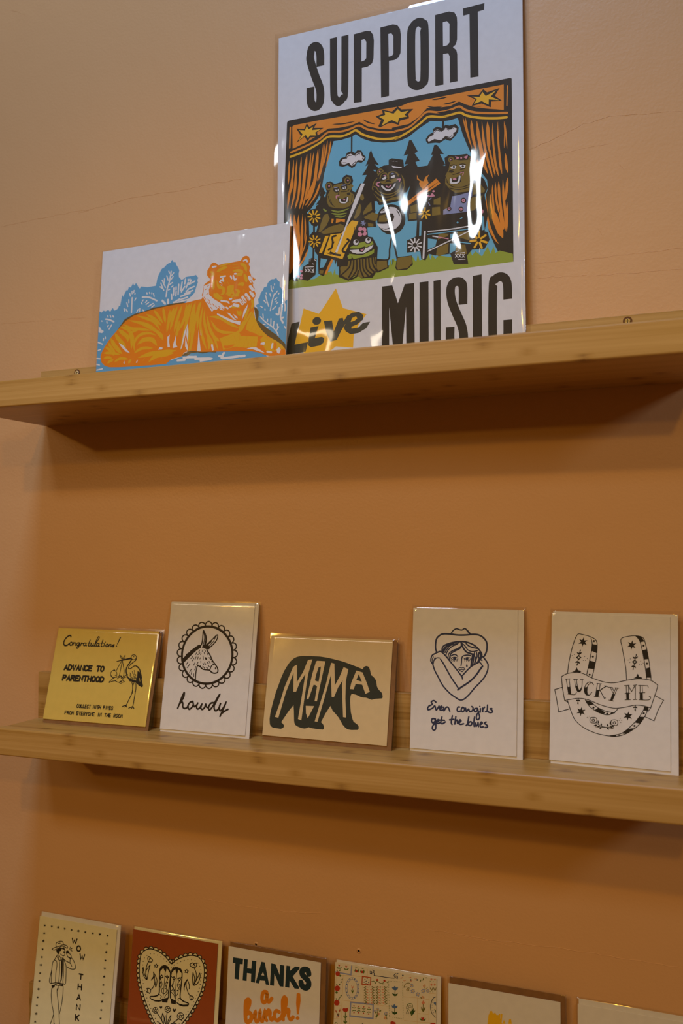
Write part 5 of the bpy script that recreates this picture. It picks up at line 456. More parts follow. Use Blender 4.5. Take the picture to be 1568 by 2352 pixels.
[18,1,52,0,[946,1138,945,1069]],[18,0,0,0,[946,1066,943,1091,923,1114,929,1084]],[18,0,0,0,[947,1066,963,1089,966,1119,948,1091]],[22,0,0,0,[927,1018,943,1012,955,1021,960,1002,943,986,930,997]],[15,0,0,0,[943,981,935,998,911,1004,922,985]],[15,0,0,0,[945,981,966,989,977,1011,954,1000]],[12,0,0,0,[818,1048,835,1068,853,1090,847,1063,867,1067,840,1024,824,1009]],[15,1,53,1,[825,1015,833,1078,835,1113,815,1125,789,1113,778,1090]],[15,1,53,1,[819,1028,809,1061,786,1060,779,1035]],[14,1,44,3,[775,1089,772,1069,784,1074,796,1073,793,1092]],[14,1,44,3,[800,1104,798,1084,810,1089,822,1088,819,1107]],[14,1,44,3,[777,1041,774,1021,787,1026,799,1025,795,1044]],
[7,1,52,1,[1071,1229,1045,1209,1027,1165,1021,1123,1036,1070,1074,1037]],[10,2,0,6,[1065,1220,15,2,0,-14]],[10,2,0,6,[1052,1194,15,2,0,-14]],[10,2,0,6,[1042,1169,15,2,0,-14]],[10,2,0,6,[1037,1145,15,2,0,-14]],[10,2,0,6,[1037,1122,15,2,0,-14]],[10,2,0,6,[1043,1099,15,2,0,-14]],[10,2,0,6,[1054,1078,15,2,0,-14]],[10,2,0,6,[1068,1057,15,2,0,-14]],[10,0,0,0,[1053,1173,1075,1180,1076,1149,1057,1156]],[12,0,0,0,[1059,1112,1074,1108,1075,1073]],[22,0,0,0,[94,947,102,964,126,966,152,973,157,954,143,935,111,930]],
[15,1,64,0,[127,934,128,815]],[15,0,0,0,[127,872,122,887,104,895,111,878]],[15,0,0,0,[127,872,142,881,148,900,131,887]],[15,0,0,0,[128,823,124,838,105,846,112,828]],[15,0,0,0,[128,823,144,832,150,850,132,838]],[7,2,0,12,[48,895,56,9,2,-57]],[17,2,0,12,[48,895,20,3,1,-18]],[26,0,0,0,[31,904,31,921,20,938,21,918]],[26,0,0,0,[26,911,29,924,21,938,19,922]],[26,0,0,0,[59,916,67,933,67,954,58,933]],[26,0,0,0,[65,921,71,937,67,956,61,936]],[26,0,0,0,[32,858,40,868,40,881,31,869]],
[26,0,0,0,[48,864,55,873,54,884,46,874]],[22,0,0,0,[610,917,631,928,662,922,665,906,611,896]],[22,0,0,0,[1021,972,1045,983,1073,984,1072,974,1023,966]],[7,2,0,12,[316,848,31,5,1,-28]],[15,1,46,1,[14,795,25,814,44,806]],[15,0,0,0,[81,1234,88,1241,87,1250,80,1242]],[15,0,0,0,[81,1234,77,1239,68,1239,73,1233]],[15,0,0,0,[76,1208,82,1215,82,1224,74,1216]],[15,0,0,0,[76,1208,72,1213,62,1213,68,1207]],[15,0,0,0,[78,1076,84,1083,84,1093,77,1084]],[15,0,0,0,[78,1076,74,1081,65,1081,70,1075]],[15,0,0,0,[66,1060,73,1067,72,1076,65,1068]],
[15,0,0,0,[66,1060,63,1065,53,1065,58,1059]]]]],
'yellow':[
['printed_illustration',[[36,0,0,0,[374,1017,360,929,387,1081,396,1144,410,1202,432,1210,441,1186,463,1198,477,1179,503,1184,516,1137,530,1106,569,1052,538,1004,558,944,503,955,463,910,436,951,396,914]],[36,1,158,0,[396,1082,405,1165]],[36,1,158,0,[416,1086,425,1161]],[36,1,158,0,[436,1089,445,1169]],[36,1,158,0,[456,1093,465,1166]],[36,1,158,0,[476,1097,485,1169]],[36,1,157,0,[496,1100,506,1187]],[36,1,157,0,[516,1104,525,1192]],[36,0,0,0,[530,1106,547,1149,561,1111]],[36,0,0,0,[587,1116,596,1158,614,1167,622,1122]]]]],
'tiger':[
['printed_foliage',[[28,0,0,0,[0,1153,30,1132,62,1155,82,1140,128,1155,153,1127,186,1172,214,1137,246,1147,264,1161,273,1189,290,1182,300,1249,307,1292,319,1310,328,1285,346,1331,372,1368,386,1359,398,1397,426,1390,455,1438,471,1408,495,1435,517,1407,527,1388,549,1362,573,1384,656,1365,765,1369,776,1400,783,1446,802,1499,812,1514,827,1543,843,1565,870,1573,904,1603,934,1618,948,1615,974,1652,990,1623,1021,1617,1029,1588,1058,1549,1076,1512,1069,1474,1075,1434,1110,1398,1140,1406,1166,1425,1205,1426,1240,1428,1263,1425,1298,1433,1330,1395,1318,1373,1328,1341,1313,1304,1302,1267,1289,1226,1258,1195,1216,1169,1185,1133,1089,966,568,707,313,392,0,418]],[28,0,0,0,[313,392,352,491,1010,474,1114,495,1259,536,1281,564,1823,515,2191,467,2233,405,2196,335,1241,340,858,348]],[28,0,0,0,[2053,980,2081,1000,2105,1008,2096,1061,2114,1082,2124,1125,2148,1152,2163,1184,2195,1191,2205,1227,2225,1247,2252,1266,2280,1263,2308,1273,2325,1246,2350,1225,2352,1173,2372,1152,2393,1116,2391,1065,2401,1027,2425,1009,2448,1029,2452,457,2420,491,2265,622,2139,745,2070,863]],[25,1,186,1,[967,1514,951,1402,925,1311,916,1226]],[25,1,191,1,[452,1263,453,1176,453,1088]],[25,1,188,1,[594,1255,672,1246,737,1219,793,1189]],[25,1,193,1,[97,1046,150,1033,213,1002]],[25,1,144,1,[935,1522,945,1497]],[25,1,144,1,[1003,1494,974,1462]],[25,1,144,1,[911,1470,932,1416]],[25,1,144,1,[997,1451,968,1416]],[25,1,144,1,[851,1426,876,1380,901,1334]],
[25,1,144,1,[882,1438,880,1387]],[25,1,144,1,[992,1381,949,1359]],[25,1,144,1,[835,1393,855,1351,881,1301]],[25,1,145,1,[827,1350,857,1331]],[25,1,143,1,[1000,1340,981,1330]],[25,1,144,1,[960,1305,943,1300]],[25,1,148,1,[474,1348,469,1321]],[25,1,148,1,[445,1340,449,1311]],[25,1,148,1,[416,1319,427,1286]],[25,1,147,1,[506,1253,491,1227]],[25,1,148,1,[407,1245,411,1208]],[25,1,148,1,[381,1212,398,1166]],
[25,1,147,1,[490,1311,487,1299]],[25,1,146,1,[651,1300,656,1286]],[25,1,146,1,[687,1300,693,1287]],[25,1,145,1,[719,1292,720,1280]],[25,1,145,1,[743,1281,754,1245]],[25,1,146,1,[606,1218,597,1207]],[25,1,146,1,[585,1189,595,1172]],[25,1,146,1,[657,1205,639,1187]],[25,1,146,1,[685,1182,650,1162]],[25,1,145,1,[745,1163,679,1135]],[25,1,145,1,[760,1142,729,1122]],[25,1,148,1,[348,1144,360,1114]],
[25,1,148,1,[377,1132,397,1102]],[25,1,146,1,[544,1114,527,1081]],[25,1,146,1,[566,1124,564,1085]],[25,1,146,1,[608,1103,628,1078]],[25,1,150,1,[123,1084,129,1067]],[25,1,150,1,[156,1088,167,1063]],[25,1,149,1,[194,1076,209,1059]],[25,1,150,1,[114,1013,120,996]],[25,1,149,1,[187,969,153,921]],[25,1,150,1,[37,1030,45,1026]],[25,1,149,1,[127,951,140,966]],[25,1,149,1,[80,816,79,792]],
[25,1,149,1,[105,830,108,813]],[25,1,150,1,[7,775,70,749]],[25,1,150,1,[13,679,46,684]],[25,1,149,1,[1,584,48,576]],[25,1,149,1,[6,512,44,501]],[25,1,149,1,[10,444,90,453]],[25,1,253,1,[943,1184,947,1145]],[25,1,253,1,[869,1181,907,1141]],[25,1,251,1,[1022,1144,1050,1125]],[25,0,0,0,[3,968,28,949,44,924,79,904,56,882,8,895]],[25,1,185,1,[1013,1312,1013,1231]],[25,1,185,1,[1044,1321,1045,1289]],
[25,1,184,1,[1077,1348,1075,1231]],[25,1,184,1,[1047,1266,1045,1219]],[25,1,184,1,[1120,1370,1108,1274]],[25,1,184,1,[1162,1400,1156,1346]],[25,1,183,1,[1200,1356,1177,1297]],[25,1,184,1,[1158,1315,1117,1257]],[25,1,185,1,[986,1242,993,1186]],[25,1,183,1,[1204,1271,1179,1250]],[25,1,183,1,[1266,1256,1163,1229]],[25,1,183,1,[1232,1229,1111,1204]],[25,1,183,1,[1200,1186,1079,1161]],[25,1,183,1,[1236,1159,1062,1139]],
[25,1,183,1,[1281,1300,1204,1278]],[25,1,183,1,[1286,1361,1227,1338]],[25,1,183,1,[1242,1382,1210,1332]],[25,1,184,1,[1095,1175,1027,1143]],[25,1,183,1,[1198,1392,1203,1379]],[25,1,183,1,[1220,1393,1223,1381]],[25,1,132,1,[2291,1098,2269,1027,2249,918]],[25,1,133,1,[2187,1088,2205,1027,2229,965]],[25,1,132,1,[2247,1193,2254,1147,2268,1127]],[25,1,132,1,[2290,1210,2289,1196]],[25,1,132,1,[2274,1178,2275,1160]],[25,1,133,1,[2192,1121,2195,1109]],
[25,1,132,1,[2238,1104,2249,1074]],[25,1,132,1,[2326,1124,2295,1087]],[25,1,132,1,[2324,1050,2297,1031]],[25,1,132,1,[2346,1099,2343,1089]],[25,1,132,1,[2318,1014,2310,1007]],[25,1,131,1,[2338,997,2323,988]],[25,1,133,1,[2168,1038,2194,1009]],[25,1,132,1,[2316,959,2277,926]],[25,1,133,1,[2130,979,2151,962]],[25,1,132,1,[2184,940,2187,928]],[25,1,133,1,[2061,987,2086,962]],[25,1,131,1,[2131,860,2202,790,2284,730,2334,674,2356,628]],
[25,1,131,1,[2298,791,2296,751,2291,722]],[25,1,131,1,[2261,825,2261,758]],[25,1,132,1,[2221,825,2220,799]],[25,1,131,1,[2339,758,2345,717,2330,682]],[25,1,131,1,[2358,726,2337,699]],[25,1,132,1,[2167,772,2193,769]],[25,1,132,1,[2162,887,2168,842]],[25,1,132,1,[2216,733,2232,735]],[25,1,130,1,[2427,723,2440,700]],[25,1,200,1,[2383,970,2385,903,2376,831,2406,765]],[25,1,200,1,[2360,935,2351,863,2323,873]],[25,1,200,1,[2410,989,2427,943,2425,899]],
[25,1,200,1,[2440,1022,2402,997]],[25,1,200,1,[2408,824,2381,816]],[25,1,277,1,[1233,492,1337,483]],[25,1,275,1,[1338,464,1542,449,1407,438]],[25,1,270,1,[1699,497,1676,461,1693,441,1892,444]],[25,1,266,1,[1908,442,1957,444]],[25,1,271,1,[1642,470,1684,461]],[25,1,246,1,[1107,465,1202,463]],[25,1,245,1,[1184,489,1346,486]]]],
['printed_tiger',[[20,0,0,0,[63,642,366,1018,492,1065,636,1085,761,1114,886,1116,948,1127,1036,1135,1150,1131,1212,1107,563,786]],[20,0,0,0,[2049,977,2082,962,2108,926,2110,874,2104,822,2146,788,2221,722,2336,637,2442,532,2452,466,2307,545,2099,749]],[20,0,0,0,[1156,514,1198,541,1283,564,1319,546,1268,527,1235,507]],[20,0,0,0,[1229,577,1605,542,1598,513,1513,524,1429,517,1368,534,1283,534,1232,523]],[33,0,0,0,[51,603,63,642,105,718,183,814,236,865,306,929,385,997,493,1049,637,1075,771,1095,949,1112,1168,1120,1298,1136,1385,1142,1397,1167,1386,1188,1402,1240,1406,1301,1441,1327,1491,1352,1473,1373,1455,1395,1441,1412,1443,1466,1463,1490,1475,1512,1495,1540,1520,1548,1550,1537,1581,1508,1644,1517,1737,1518,1862,1523,1881,1551,1901,1568,1930,1572,1960,1559,1977,1527,1977,1496,1962,1472,1981,1439,1975,1391,1993,1358,2002,1327,2042,1165,2063,1132,2061,1095,2045,1067,2053,991,2050,954,2056,902,2071,848,2097,786,2149,714,2224,644,2306,589,2387,537,2444,477,2452,422,2432,388,2273,409,2192,437,2135,464,2028,488,1823,506,1402,537,1273,561,1230,557,1189,548,1161,510,1027,487,959,439,764,439,309,453,187,463,120,486,70,530]],[34,1,486,5,[183,810,225,739,286,670,354,608]],[34,1,485,5,[280,904,348,854,416,800,424,744]],[34,1,485,5,[236,861,287,796,356,726,405,675]],[34,1,343,5,[341,961,465,896,576,879,741,846]],[34,1,340,5,[422,997,553,960,692,914,814,824,886,724]],[34,1,340,5,[530,1041,687,985,780,936,858,835]],[34,1,339,5,[657,1047,778,975,872,888]],
[34,1,338,5,[763,1079,821,1010,889,917]],[34,1,337,5,[883,1097,901,1017,924,914]],[34,1,343,5,[480,652,474,755,455,843,559,865]],[34,1,340,5,[528,616,513,720,580,804,697,820,807,782]],[34,1,339,5,[520,602,626,647,771,637]],[34,1,338,5,[572,942,739,870,869,787,904,714]],[34,1,346,5,[306,937,430,877,471,794]],[34,1,508,5,[559,700,647,746,756,736,827,659]],[34,1,503,5,[578,542,756,573,934,576,1083,582]],[34,1,501,5,[726,482,812,537,936,549,1050,554]],[34,1,516,5,[431,861,481,793,487,683]],[34,1,313,5,[91,640,204,630,327,603]],
[34,1,314,5,[100,575,151,583,218,567]],[34,1,313,5,[156,511,192,536,242,547]],[34,1,310,5,[253,523,339,555,441,538]],[34,1,308,5,[449,486,466,512,483,530]],[34,1,314,5,[105,714,174,672,239,595]],[34,1,314,5,[149,762,200,693,261,625]],[34,1,303,5,[713,468,724,506]],[34,1,302,5,[788,485,812,529]],[34,1,300,5,[885,500,910,536]],[34,1,305,5,[644,497,669,534]],[34,1,369,5,[978,1063,967,940,948,803]],[34,1,367,5,[1073,1092,1027,973,991,829]],
[34,1,366,5,[1134,1100,1081,944,1045,801]],[34,1,365,5,[1195,1109,1177,957,1106,803]],[34,1,363,5,[1264,1125,1220,968,1185,802,1136,570]],[34,1,361,5,[1307,1128,1290,945,1282,755,1275,557]],[34,1,368,5,[1030,1081,1000,991,969,901]],[34,1,365,5,[1109,926,1088,812,1075,736]],[34,1,329,5,[1305,1112,1262,948,1236,606]],[34,1,328,5,[1357,1114,1309,867,1277,641,1247,552]],[34,1,325,5,[1407,1063,1382,859,1420,703,1478,554]],[34,1,324,5,[1433,1037,1432,892,1478,735,1542,631,1576,541]],[34,1,323,5,[1459,958,1500,809,1565,689,1627,533]],[34,1,321,5,[1494,931,1622,903,1760,820,1874,760]],
[34,1,321,5,[1517,883,1594,777,1697,729,1847,718]],[34,1,331,5,[1236,1105,1205,1031,1187,879]],[34,1,322,5,[1502,763,1582,680,1634,637]],[34,1,328,5,[1382,1119,1353,1015,1347,786]],[34,1,315,5,[2034,941,1973,851,1919,767]],[34,1,316,5,[1992,976,1962,912,1933,833]],[34,1,315,5,[2013,1071,2035,1016,2017,958]],[34,1,323,5,[1479,705,1509,619,1504,552]],[34,1,357,5,[1541,1193,1568,1151,1646,1105]],[34,1,359,5,[1529,1363,1528,1286,1535,1232]],[34,1,357,5,[1568,1342,1597,1263,1657,1233,1660,1179,1619,1161]],[34,1,351,5,[1910,1369,1937,1313,1947,1266]],
[34,1,352,5,[1809,1207,1852,1172,1829,1137,1862,1125]],[34,1,351,5,[1832,1250,1898,1257,1891,1228]],[34,1,352,5,[1812,1131,1790,1081]],[34,1,356,5,[1566,1197,1611,1139,1663,1118]],[34,1,358,5,[1564,1435,1638,1464,1697,1472]],[34,1,358,5,[1594,1500,1662,1507]],[34,1,355,5,[1763,1486,1830,1485]],[34,1,354,5,[1765,1455,1848,1452]],[34,1,357,5,[1615,1421,1716,1416]],[34,1,353,5,[1767,1417,1858,1409,1901,1377]],[34,1,358,5,[1591,1386,1659,1385]],[34,1,353,5,[1802,1375,1869,1366,1878,1350]],
[34,1,352,5,[1855,1489,1914,1459,1942,1387]],[34,1,361,5,[1486,1452,1522,1409,1489,1383]],[34,1,356,5,[1670,1330,1672,1284]],[34,1,355,5,[1741,1245,1704,1311]],[34,1,353,5,[1790,1270,1821,1312]],[34,1,352,5,[1872,1290,1848,1263]],[34,1,356,5,[1737,1516,1730,1490]],[34,1,350,5,[1909,1195,1919,1149]],[34,1,354,5,[1647,1082,1714,1089]],[34,1,351,5,[1751,1002,1851,1006,1860,983]],[34,1,350,5,[1836,963,1880,913,1886,965]],[34,0,0,0,[1707,1249,1740,1259,1790,1255,1789,1194,1808,1139,1788,1119,1747,1101,1712,1127,1690,1156,1709,1196]],
[34,0,0,0,[1633,668,1749,694,1871,734,1898,672,2127,641,2114,585,2101,534,1970,530,1838,555,1689,531,1670,597]],[34,0,0,0,[1961,733,1974,813,2043,925,2062,871,2106,774,2157,706,2224,637,2127,650,2028,697]],[34,0,0,0,[2137,605,2183,652,2322,584,2403,525,2448,466,2389,479,2319,456,2214,480]],[34,0,0,0,[1870,764,1893,807,1940,847,1958,800,1920,729,1880,711]],[34,0,0,0,[1594,1500,1661,1514,1729,1517,1729,1506,1662,1491,1604,1484]],[33,1,318,5,[1691,576,1738,560,1828,578]],[33,1,313,5,[1938,713,2029,682,2111,651]],[33,1,311,5,[2115,644,2125,598,2107,541]],[33,1,307,5,[2314,566,2324,514,2310,471]],[33,1,304,5,[2420,491,2414,447]],[33,1,157,5,[1951,593,1937,535]],[33,1,156,5,[2000,588,1986,534]],
[33,1,156,5,[2040,599,2035,533]],[33,1,156,5,[2073,596,2067,538]],[33,1,158,5,[1816,680,1834,633]],[33,1,158,5,[1881,681,1892,621]],[33,1,157,5,[1980,664,1974,620]],[33,1,160,5,[1754,1138,1770,1151,1787,1142]],[33,1,157,5,[2027,726,2065,789]],[33,1,156,5,[2069,693,2107,755]],[33,1,156,5,[2110,674,2149,707]],[33,1,155,5,[2151,655,2182,681]],[33,1,154,5,[2208,627,2250,579]],[33,1,154,5,[2265,607,2291,546]],
[33,1,209,1,[1703,1151,1721,1126,1755,1119]],[25,0,0,0,[1493,1312,1450,1303,1408,1291,1409,1239,1399,1171,1429,1121,1462,1072,1503,1010,1527,979,1550,1005,1584,998,1608,1018,1635,992,1676,979,1686,1018,1631,1068,1544,1124,1482,1180,1475,1239,1490,1275]],[25,1,349,1,[1978,1323,2004,1274]],[25,1,348,1,[1994,1215,2033,1173]],[25,1,348,1,[2001,1154,2036,1105]],[25,1,349,1,[1945,1131,1988,1073]],[25,1,349,1,[1905,1105,1940,1049]],[25,1,350,1,[1873,1071,1908,1030]],[25,1,351,1,[1800,1031,1851,1014]],[25,1,351,1,[1815,1070,1873,1071]],[25,1,197,1,[1510,1496,1552,1498]],[25,1,192,1,[1899,1518,1928,1525,1945,1504]],
[25,1,195,1,[1617,1367,1676,1371]],[25,1,195,1,[1648,1348,1654,1317]],[25,1,195,1,[1611,1314,1639,1273]],[25,1,194,1,[1744,1363,1758,1335]],[25,1,193,1,[1777,1363,1796,1315,1812,1320]],[25,1,193,1,[1793,1383,1810,1381]],[25,1,192,1,[1747,1101,1768,1102]],[25,1,193,1,[1638,1094,1715,1074,1741,1056]],[25,1,192,1,[1782,1067,1815,1078]],[25,1,193,1,[1705,1011,1727,997]],[25,1,192,1,[1751,1013,1772,1019]],[25,1,195,1,[1619,1332,1653,1324]],
[25,1,225,1,[1544,601,1559,547]],[25,1,217,1,[2155,559,2187,563]],[25,1,215,1,[2281,503,2291,546]],[25,1,215,1,[2231,464,2279,452]],[25,0,0,0,[1590,959,1723,892,1825,844,1890,833,1885,793,1759,843,1595,939]],[25,0,0,0,[1712,953,1754,938,1841,850,1808,861]],[25,0,0,0,[1796,929,1839,895,1857,870,1823,881]],[25,0,0,0,[1974,1019,1964,956,1907,849,1924,946]],[25,0,0,0,[1366,796,1377,707,1406,542,1359,546]],[25,0,0,0,[1394,797,1404,720,1393,729]],[25,0,0,0,[1978,522,2035,529,2096,524,2158,485,2203,452,2118,480,2052,509]],[25,0,0,0,[2341,483,2372,501,2391,471,2375,429,2347,446]],
[25,0,0,0,[2155,566,2186,574,2199,547,2172,543]],[25,0,0,0,[989,774,960,747,968,627,1000,628,985,691]],[25,0,0,0,[1075,763,1040,655,1038,613,1099,619,1077,659]],[25,0,0,0,[1220,879,1177,780,1140,585,1159,606,1189,725]],[25,0,0,0,[1197,725,1199,617,1232,565,1239,598]],[25,0,0,0,[1220,879,1234,775,1231,660,1205,754]],[25,0,0,0,[299,744,367,702,465,606,408,627,340,689]],[25,0,0,0,[843,613,868,640,906,629,897,610]],[25,0,0,0,[380,496,392,523,399,487]],[25,0,0,0,[549,490,575,519,568,480]],[33,1,74,1,[1452,1280,1473,1290]],[33,1,74,1,[1428,1244,1449,1254]],
[33,1,74,1,[1447,1188,1469,1198]],[33,1,74,1,[1415,1161,1438,1133]],[33,1,73,1,[1467,1132,1491,1104]],[33,1,73,1,[1486,1092,1510,1064]],[33,1,73,1,[1530,1072,1553,1044]],[33,1,73,1,[1565,1045,1588,1017]],[33,1,73,1,[1506,1037,1529,1008]],[33,1,73,1,[1607,1037,1631,1008]],[33,1,72,1,[1651,1013,1674,985]],[33,1,73,1,[1460,1103,1484,1074]],[33,1,79,1,[1981,1134,2010,1098]],[33,1,79,1,[1949,1108,1978,1072]],
[33,1,79,1,[1917,1081,1947,1045]],[33,1,79,1,[1995,1178,2024,1141]],[33,1,79,1,[2018,1220,2047,1183]],[33,1,79,1,[1999,1282,2028,1246]],[33,1,79,1,[1885,1063,1914,1026]],[33,0,0,0,[2019,1325,2036,1300,2059,1292,2041,1281,2046,1265,2020,1287]],[33,2,0,12,[1630,1285,57,-23,-10,-32]],[33,2,0,12,[1818,1293,55,9,13,-34]],[33,1,144,1,[1749,1063,1758,1043,1750,1025]],[33,1,113,1,[1612,1299,1647,1272,1690,1251]],[33,1,112,1,[1789,1293,1838,1298,1864,1291]]]]],
'poster':[
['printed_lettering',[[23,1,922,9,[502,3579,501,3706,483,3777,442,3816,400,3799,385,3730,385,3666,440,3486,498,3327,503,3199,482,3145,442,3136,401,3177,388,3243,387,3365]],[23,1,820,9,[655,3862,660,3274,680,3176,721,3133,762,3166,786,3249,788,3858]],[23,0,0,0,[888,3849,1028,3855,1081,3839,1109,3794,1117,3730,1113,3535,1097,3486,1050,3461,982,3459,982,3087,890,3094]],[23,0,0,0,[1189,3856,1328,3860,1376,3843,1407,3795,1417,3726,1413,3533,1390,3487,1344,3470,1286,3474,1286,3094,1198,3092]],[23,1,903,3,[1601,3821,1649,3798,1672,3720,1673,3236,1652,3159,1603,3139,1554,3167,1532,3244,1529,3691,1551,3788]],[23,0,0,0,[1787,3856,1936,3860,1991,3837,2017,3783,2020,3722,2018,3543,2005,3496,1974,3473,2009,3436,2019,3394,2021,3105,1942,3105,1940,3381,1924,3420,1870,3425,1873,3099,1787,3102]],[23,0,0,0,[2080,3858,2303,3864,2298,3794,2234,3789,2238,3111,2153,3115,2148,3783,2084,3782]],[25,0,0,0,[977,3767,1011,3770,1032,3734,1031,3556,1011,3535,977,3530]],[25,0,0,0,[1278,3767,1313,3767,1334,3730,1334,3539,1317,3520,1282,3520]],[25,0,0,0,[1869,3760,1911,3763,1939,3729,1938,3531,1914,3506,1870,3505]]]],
['printed_lettering',[[30,0,0,0,[321,932,498,856,542,906,693,1111,774,890,1039,797,958,706,897,588,890,456,696,487,634,446,364,427,199,530,280,763]],[16,0,0,0,[179,781,275,794,218,549,376,562,346,457,117,447,129,574]],[16,0,0,0,[404,717,496,725,454,598,537,604,562,585,558,544,517,514,409,502,378,526,382,602]],[16,2,0,12,[475,781,240,71,89,-202]],[16,0,0,0,[557,770,650,769,672,650,730,783,774,785,783,748,827,810,862,806,757,651,704,556,630,542,583,650]],[16,0,0,0,[801,713,818,794,879,829,957,830,1004,792,998,743,932,697,871,681,871,660,949,665,1001,710,1079,714,1036,649,949,608,862,601,806,638,783,681]],[30,0,0,0,[862,732,876,772,923,789,935,763,905,739]]]],
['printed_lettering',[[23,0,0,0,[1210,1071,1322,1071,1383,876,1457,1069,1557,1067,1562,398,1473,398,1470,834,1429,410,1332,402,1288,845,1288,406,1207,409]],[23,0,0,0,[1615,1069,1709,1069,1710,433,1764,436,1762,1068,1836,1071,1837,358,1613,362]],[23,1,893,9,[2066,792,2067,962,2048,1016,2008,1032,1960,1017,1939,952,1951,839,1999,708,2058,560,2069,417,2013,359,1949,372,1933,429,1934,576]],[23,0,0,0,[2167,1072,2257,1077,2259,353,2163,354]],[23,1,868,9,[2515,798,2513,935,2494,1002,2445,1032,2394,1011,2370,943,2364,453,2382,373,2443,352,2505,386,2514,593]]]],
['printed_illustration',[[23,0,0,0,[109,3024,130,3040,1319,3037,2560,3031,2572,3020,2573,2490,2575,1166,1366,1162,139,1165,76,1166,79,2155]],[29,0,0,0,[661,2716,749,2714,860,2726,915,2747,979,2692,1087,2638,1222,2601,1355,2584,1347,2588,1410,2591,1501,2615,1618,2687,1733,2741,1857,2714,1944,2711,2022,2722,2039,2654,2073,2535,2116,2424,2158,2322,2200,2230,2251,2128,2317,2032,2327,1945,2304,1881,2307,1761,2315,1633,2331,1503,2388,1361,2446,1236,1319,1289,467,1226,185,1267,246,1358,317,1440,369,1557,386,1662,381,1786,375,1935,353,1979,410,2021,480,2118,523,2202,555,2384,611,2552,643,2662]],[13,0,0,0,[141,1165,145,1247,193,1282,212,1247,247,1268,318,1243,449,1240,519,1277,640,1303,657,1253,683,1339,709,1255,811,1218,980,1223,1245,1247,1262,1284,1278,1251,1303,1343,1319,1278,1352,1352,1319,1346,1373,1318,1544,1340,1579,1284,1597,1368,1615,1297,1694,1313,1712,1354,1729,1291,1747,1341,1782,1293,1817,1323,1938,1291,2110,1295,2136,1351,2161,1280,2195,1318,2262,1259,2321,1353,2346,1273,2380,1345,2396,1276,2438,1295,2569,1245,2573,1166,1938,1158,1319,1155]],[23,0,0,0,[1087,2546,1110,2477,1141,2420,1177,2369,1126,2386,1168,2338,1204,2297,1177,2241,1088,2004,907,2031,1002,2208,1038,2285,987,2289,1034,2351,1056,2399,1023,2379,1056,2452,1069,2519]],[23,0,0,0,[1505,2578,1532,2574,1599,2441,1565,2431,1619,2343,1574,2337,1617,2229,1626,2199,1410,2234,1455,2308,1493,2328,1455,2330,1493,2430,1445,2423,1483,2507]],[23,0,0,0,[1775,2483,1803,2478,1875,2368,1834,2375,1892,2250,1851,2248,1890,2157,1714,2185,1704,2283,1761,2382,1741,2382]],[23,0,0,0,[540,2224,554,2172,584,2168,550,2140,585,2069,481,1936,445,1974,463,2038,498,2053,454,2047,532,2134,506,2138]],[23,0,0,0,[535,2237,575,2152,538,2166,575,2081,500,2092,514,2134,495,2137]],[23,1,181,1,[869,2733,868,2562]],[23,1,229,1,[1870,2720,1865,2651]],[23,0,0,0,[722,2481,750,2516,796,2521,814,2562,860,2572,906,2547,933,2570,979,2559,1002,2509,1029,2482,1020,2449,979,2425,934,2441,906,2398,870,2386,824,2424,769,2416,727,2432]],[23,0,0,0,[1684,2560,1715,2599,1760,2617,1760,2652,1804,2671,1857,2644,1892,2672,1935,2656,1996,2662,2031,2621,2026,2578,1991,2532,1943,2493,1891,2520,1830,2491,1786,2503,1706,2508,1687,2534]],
[25,0,0,0,[750,2476,769,2499,805,2502,819,2539,860,2544,897,2513,933,2542,974,2539,983,2499,1013,2476,993,2449,938,2462,911,2428,870,2408,838,2449,787,2439,755,2449]],[25,0,0,0,[1702,2548,1724,2575,1768,2589,1769,2624,1808,2642,1848,2610,1896,2641,1935,2612,1979,2630,2012,2611,2000,2583,1974,2570,1974,2536,1935,2521,1891,2555,1847,2519,1812,2529,1777,2544,1715,2524]],[23,1,81,1,[810,2501,828,2525,870,2526]],[23,1,81,1,[911,2511,938,2528,961,2524]],[23,1,81,1,[988,2463,1002,2487]],[23,1,82,1,[769,2460,806,2454]],[23,1,81,1,[874,2421,915,2449]],[23,1,71,1,[1777,2614,1804,2634,1835,2613]],[23,1,70,1,[1848,2609,1892,2629,1926,2612]],[23,1,70,1,[1940,2616,1979,2617]],[23,1,70,1,[1896,2554,1935,2534,1965,2554]],[11,0,0,0,[173,2964,195,2976,496,2977,905,2968,1415,2959,1501,2979,1858,2977,2204,2979,2492,2978,2491,2717,2331,2758,2203,2797,2101,2847,2036,2890,1945,2859,1822,2865,1698,2884,1618,2810,1501,2752,1319,2745,1319,2727,1177,2759,1042,2811,955,2875,859,2853,721,2852,600,2865,497,2821,345,2758,179,2715]],
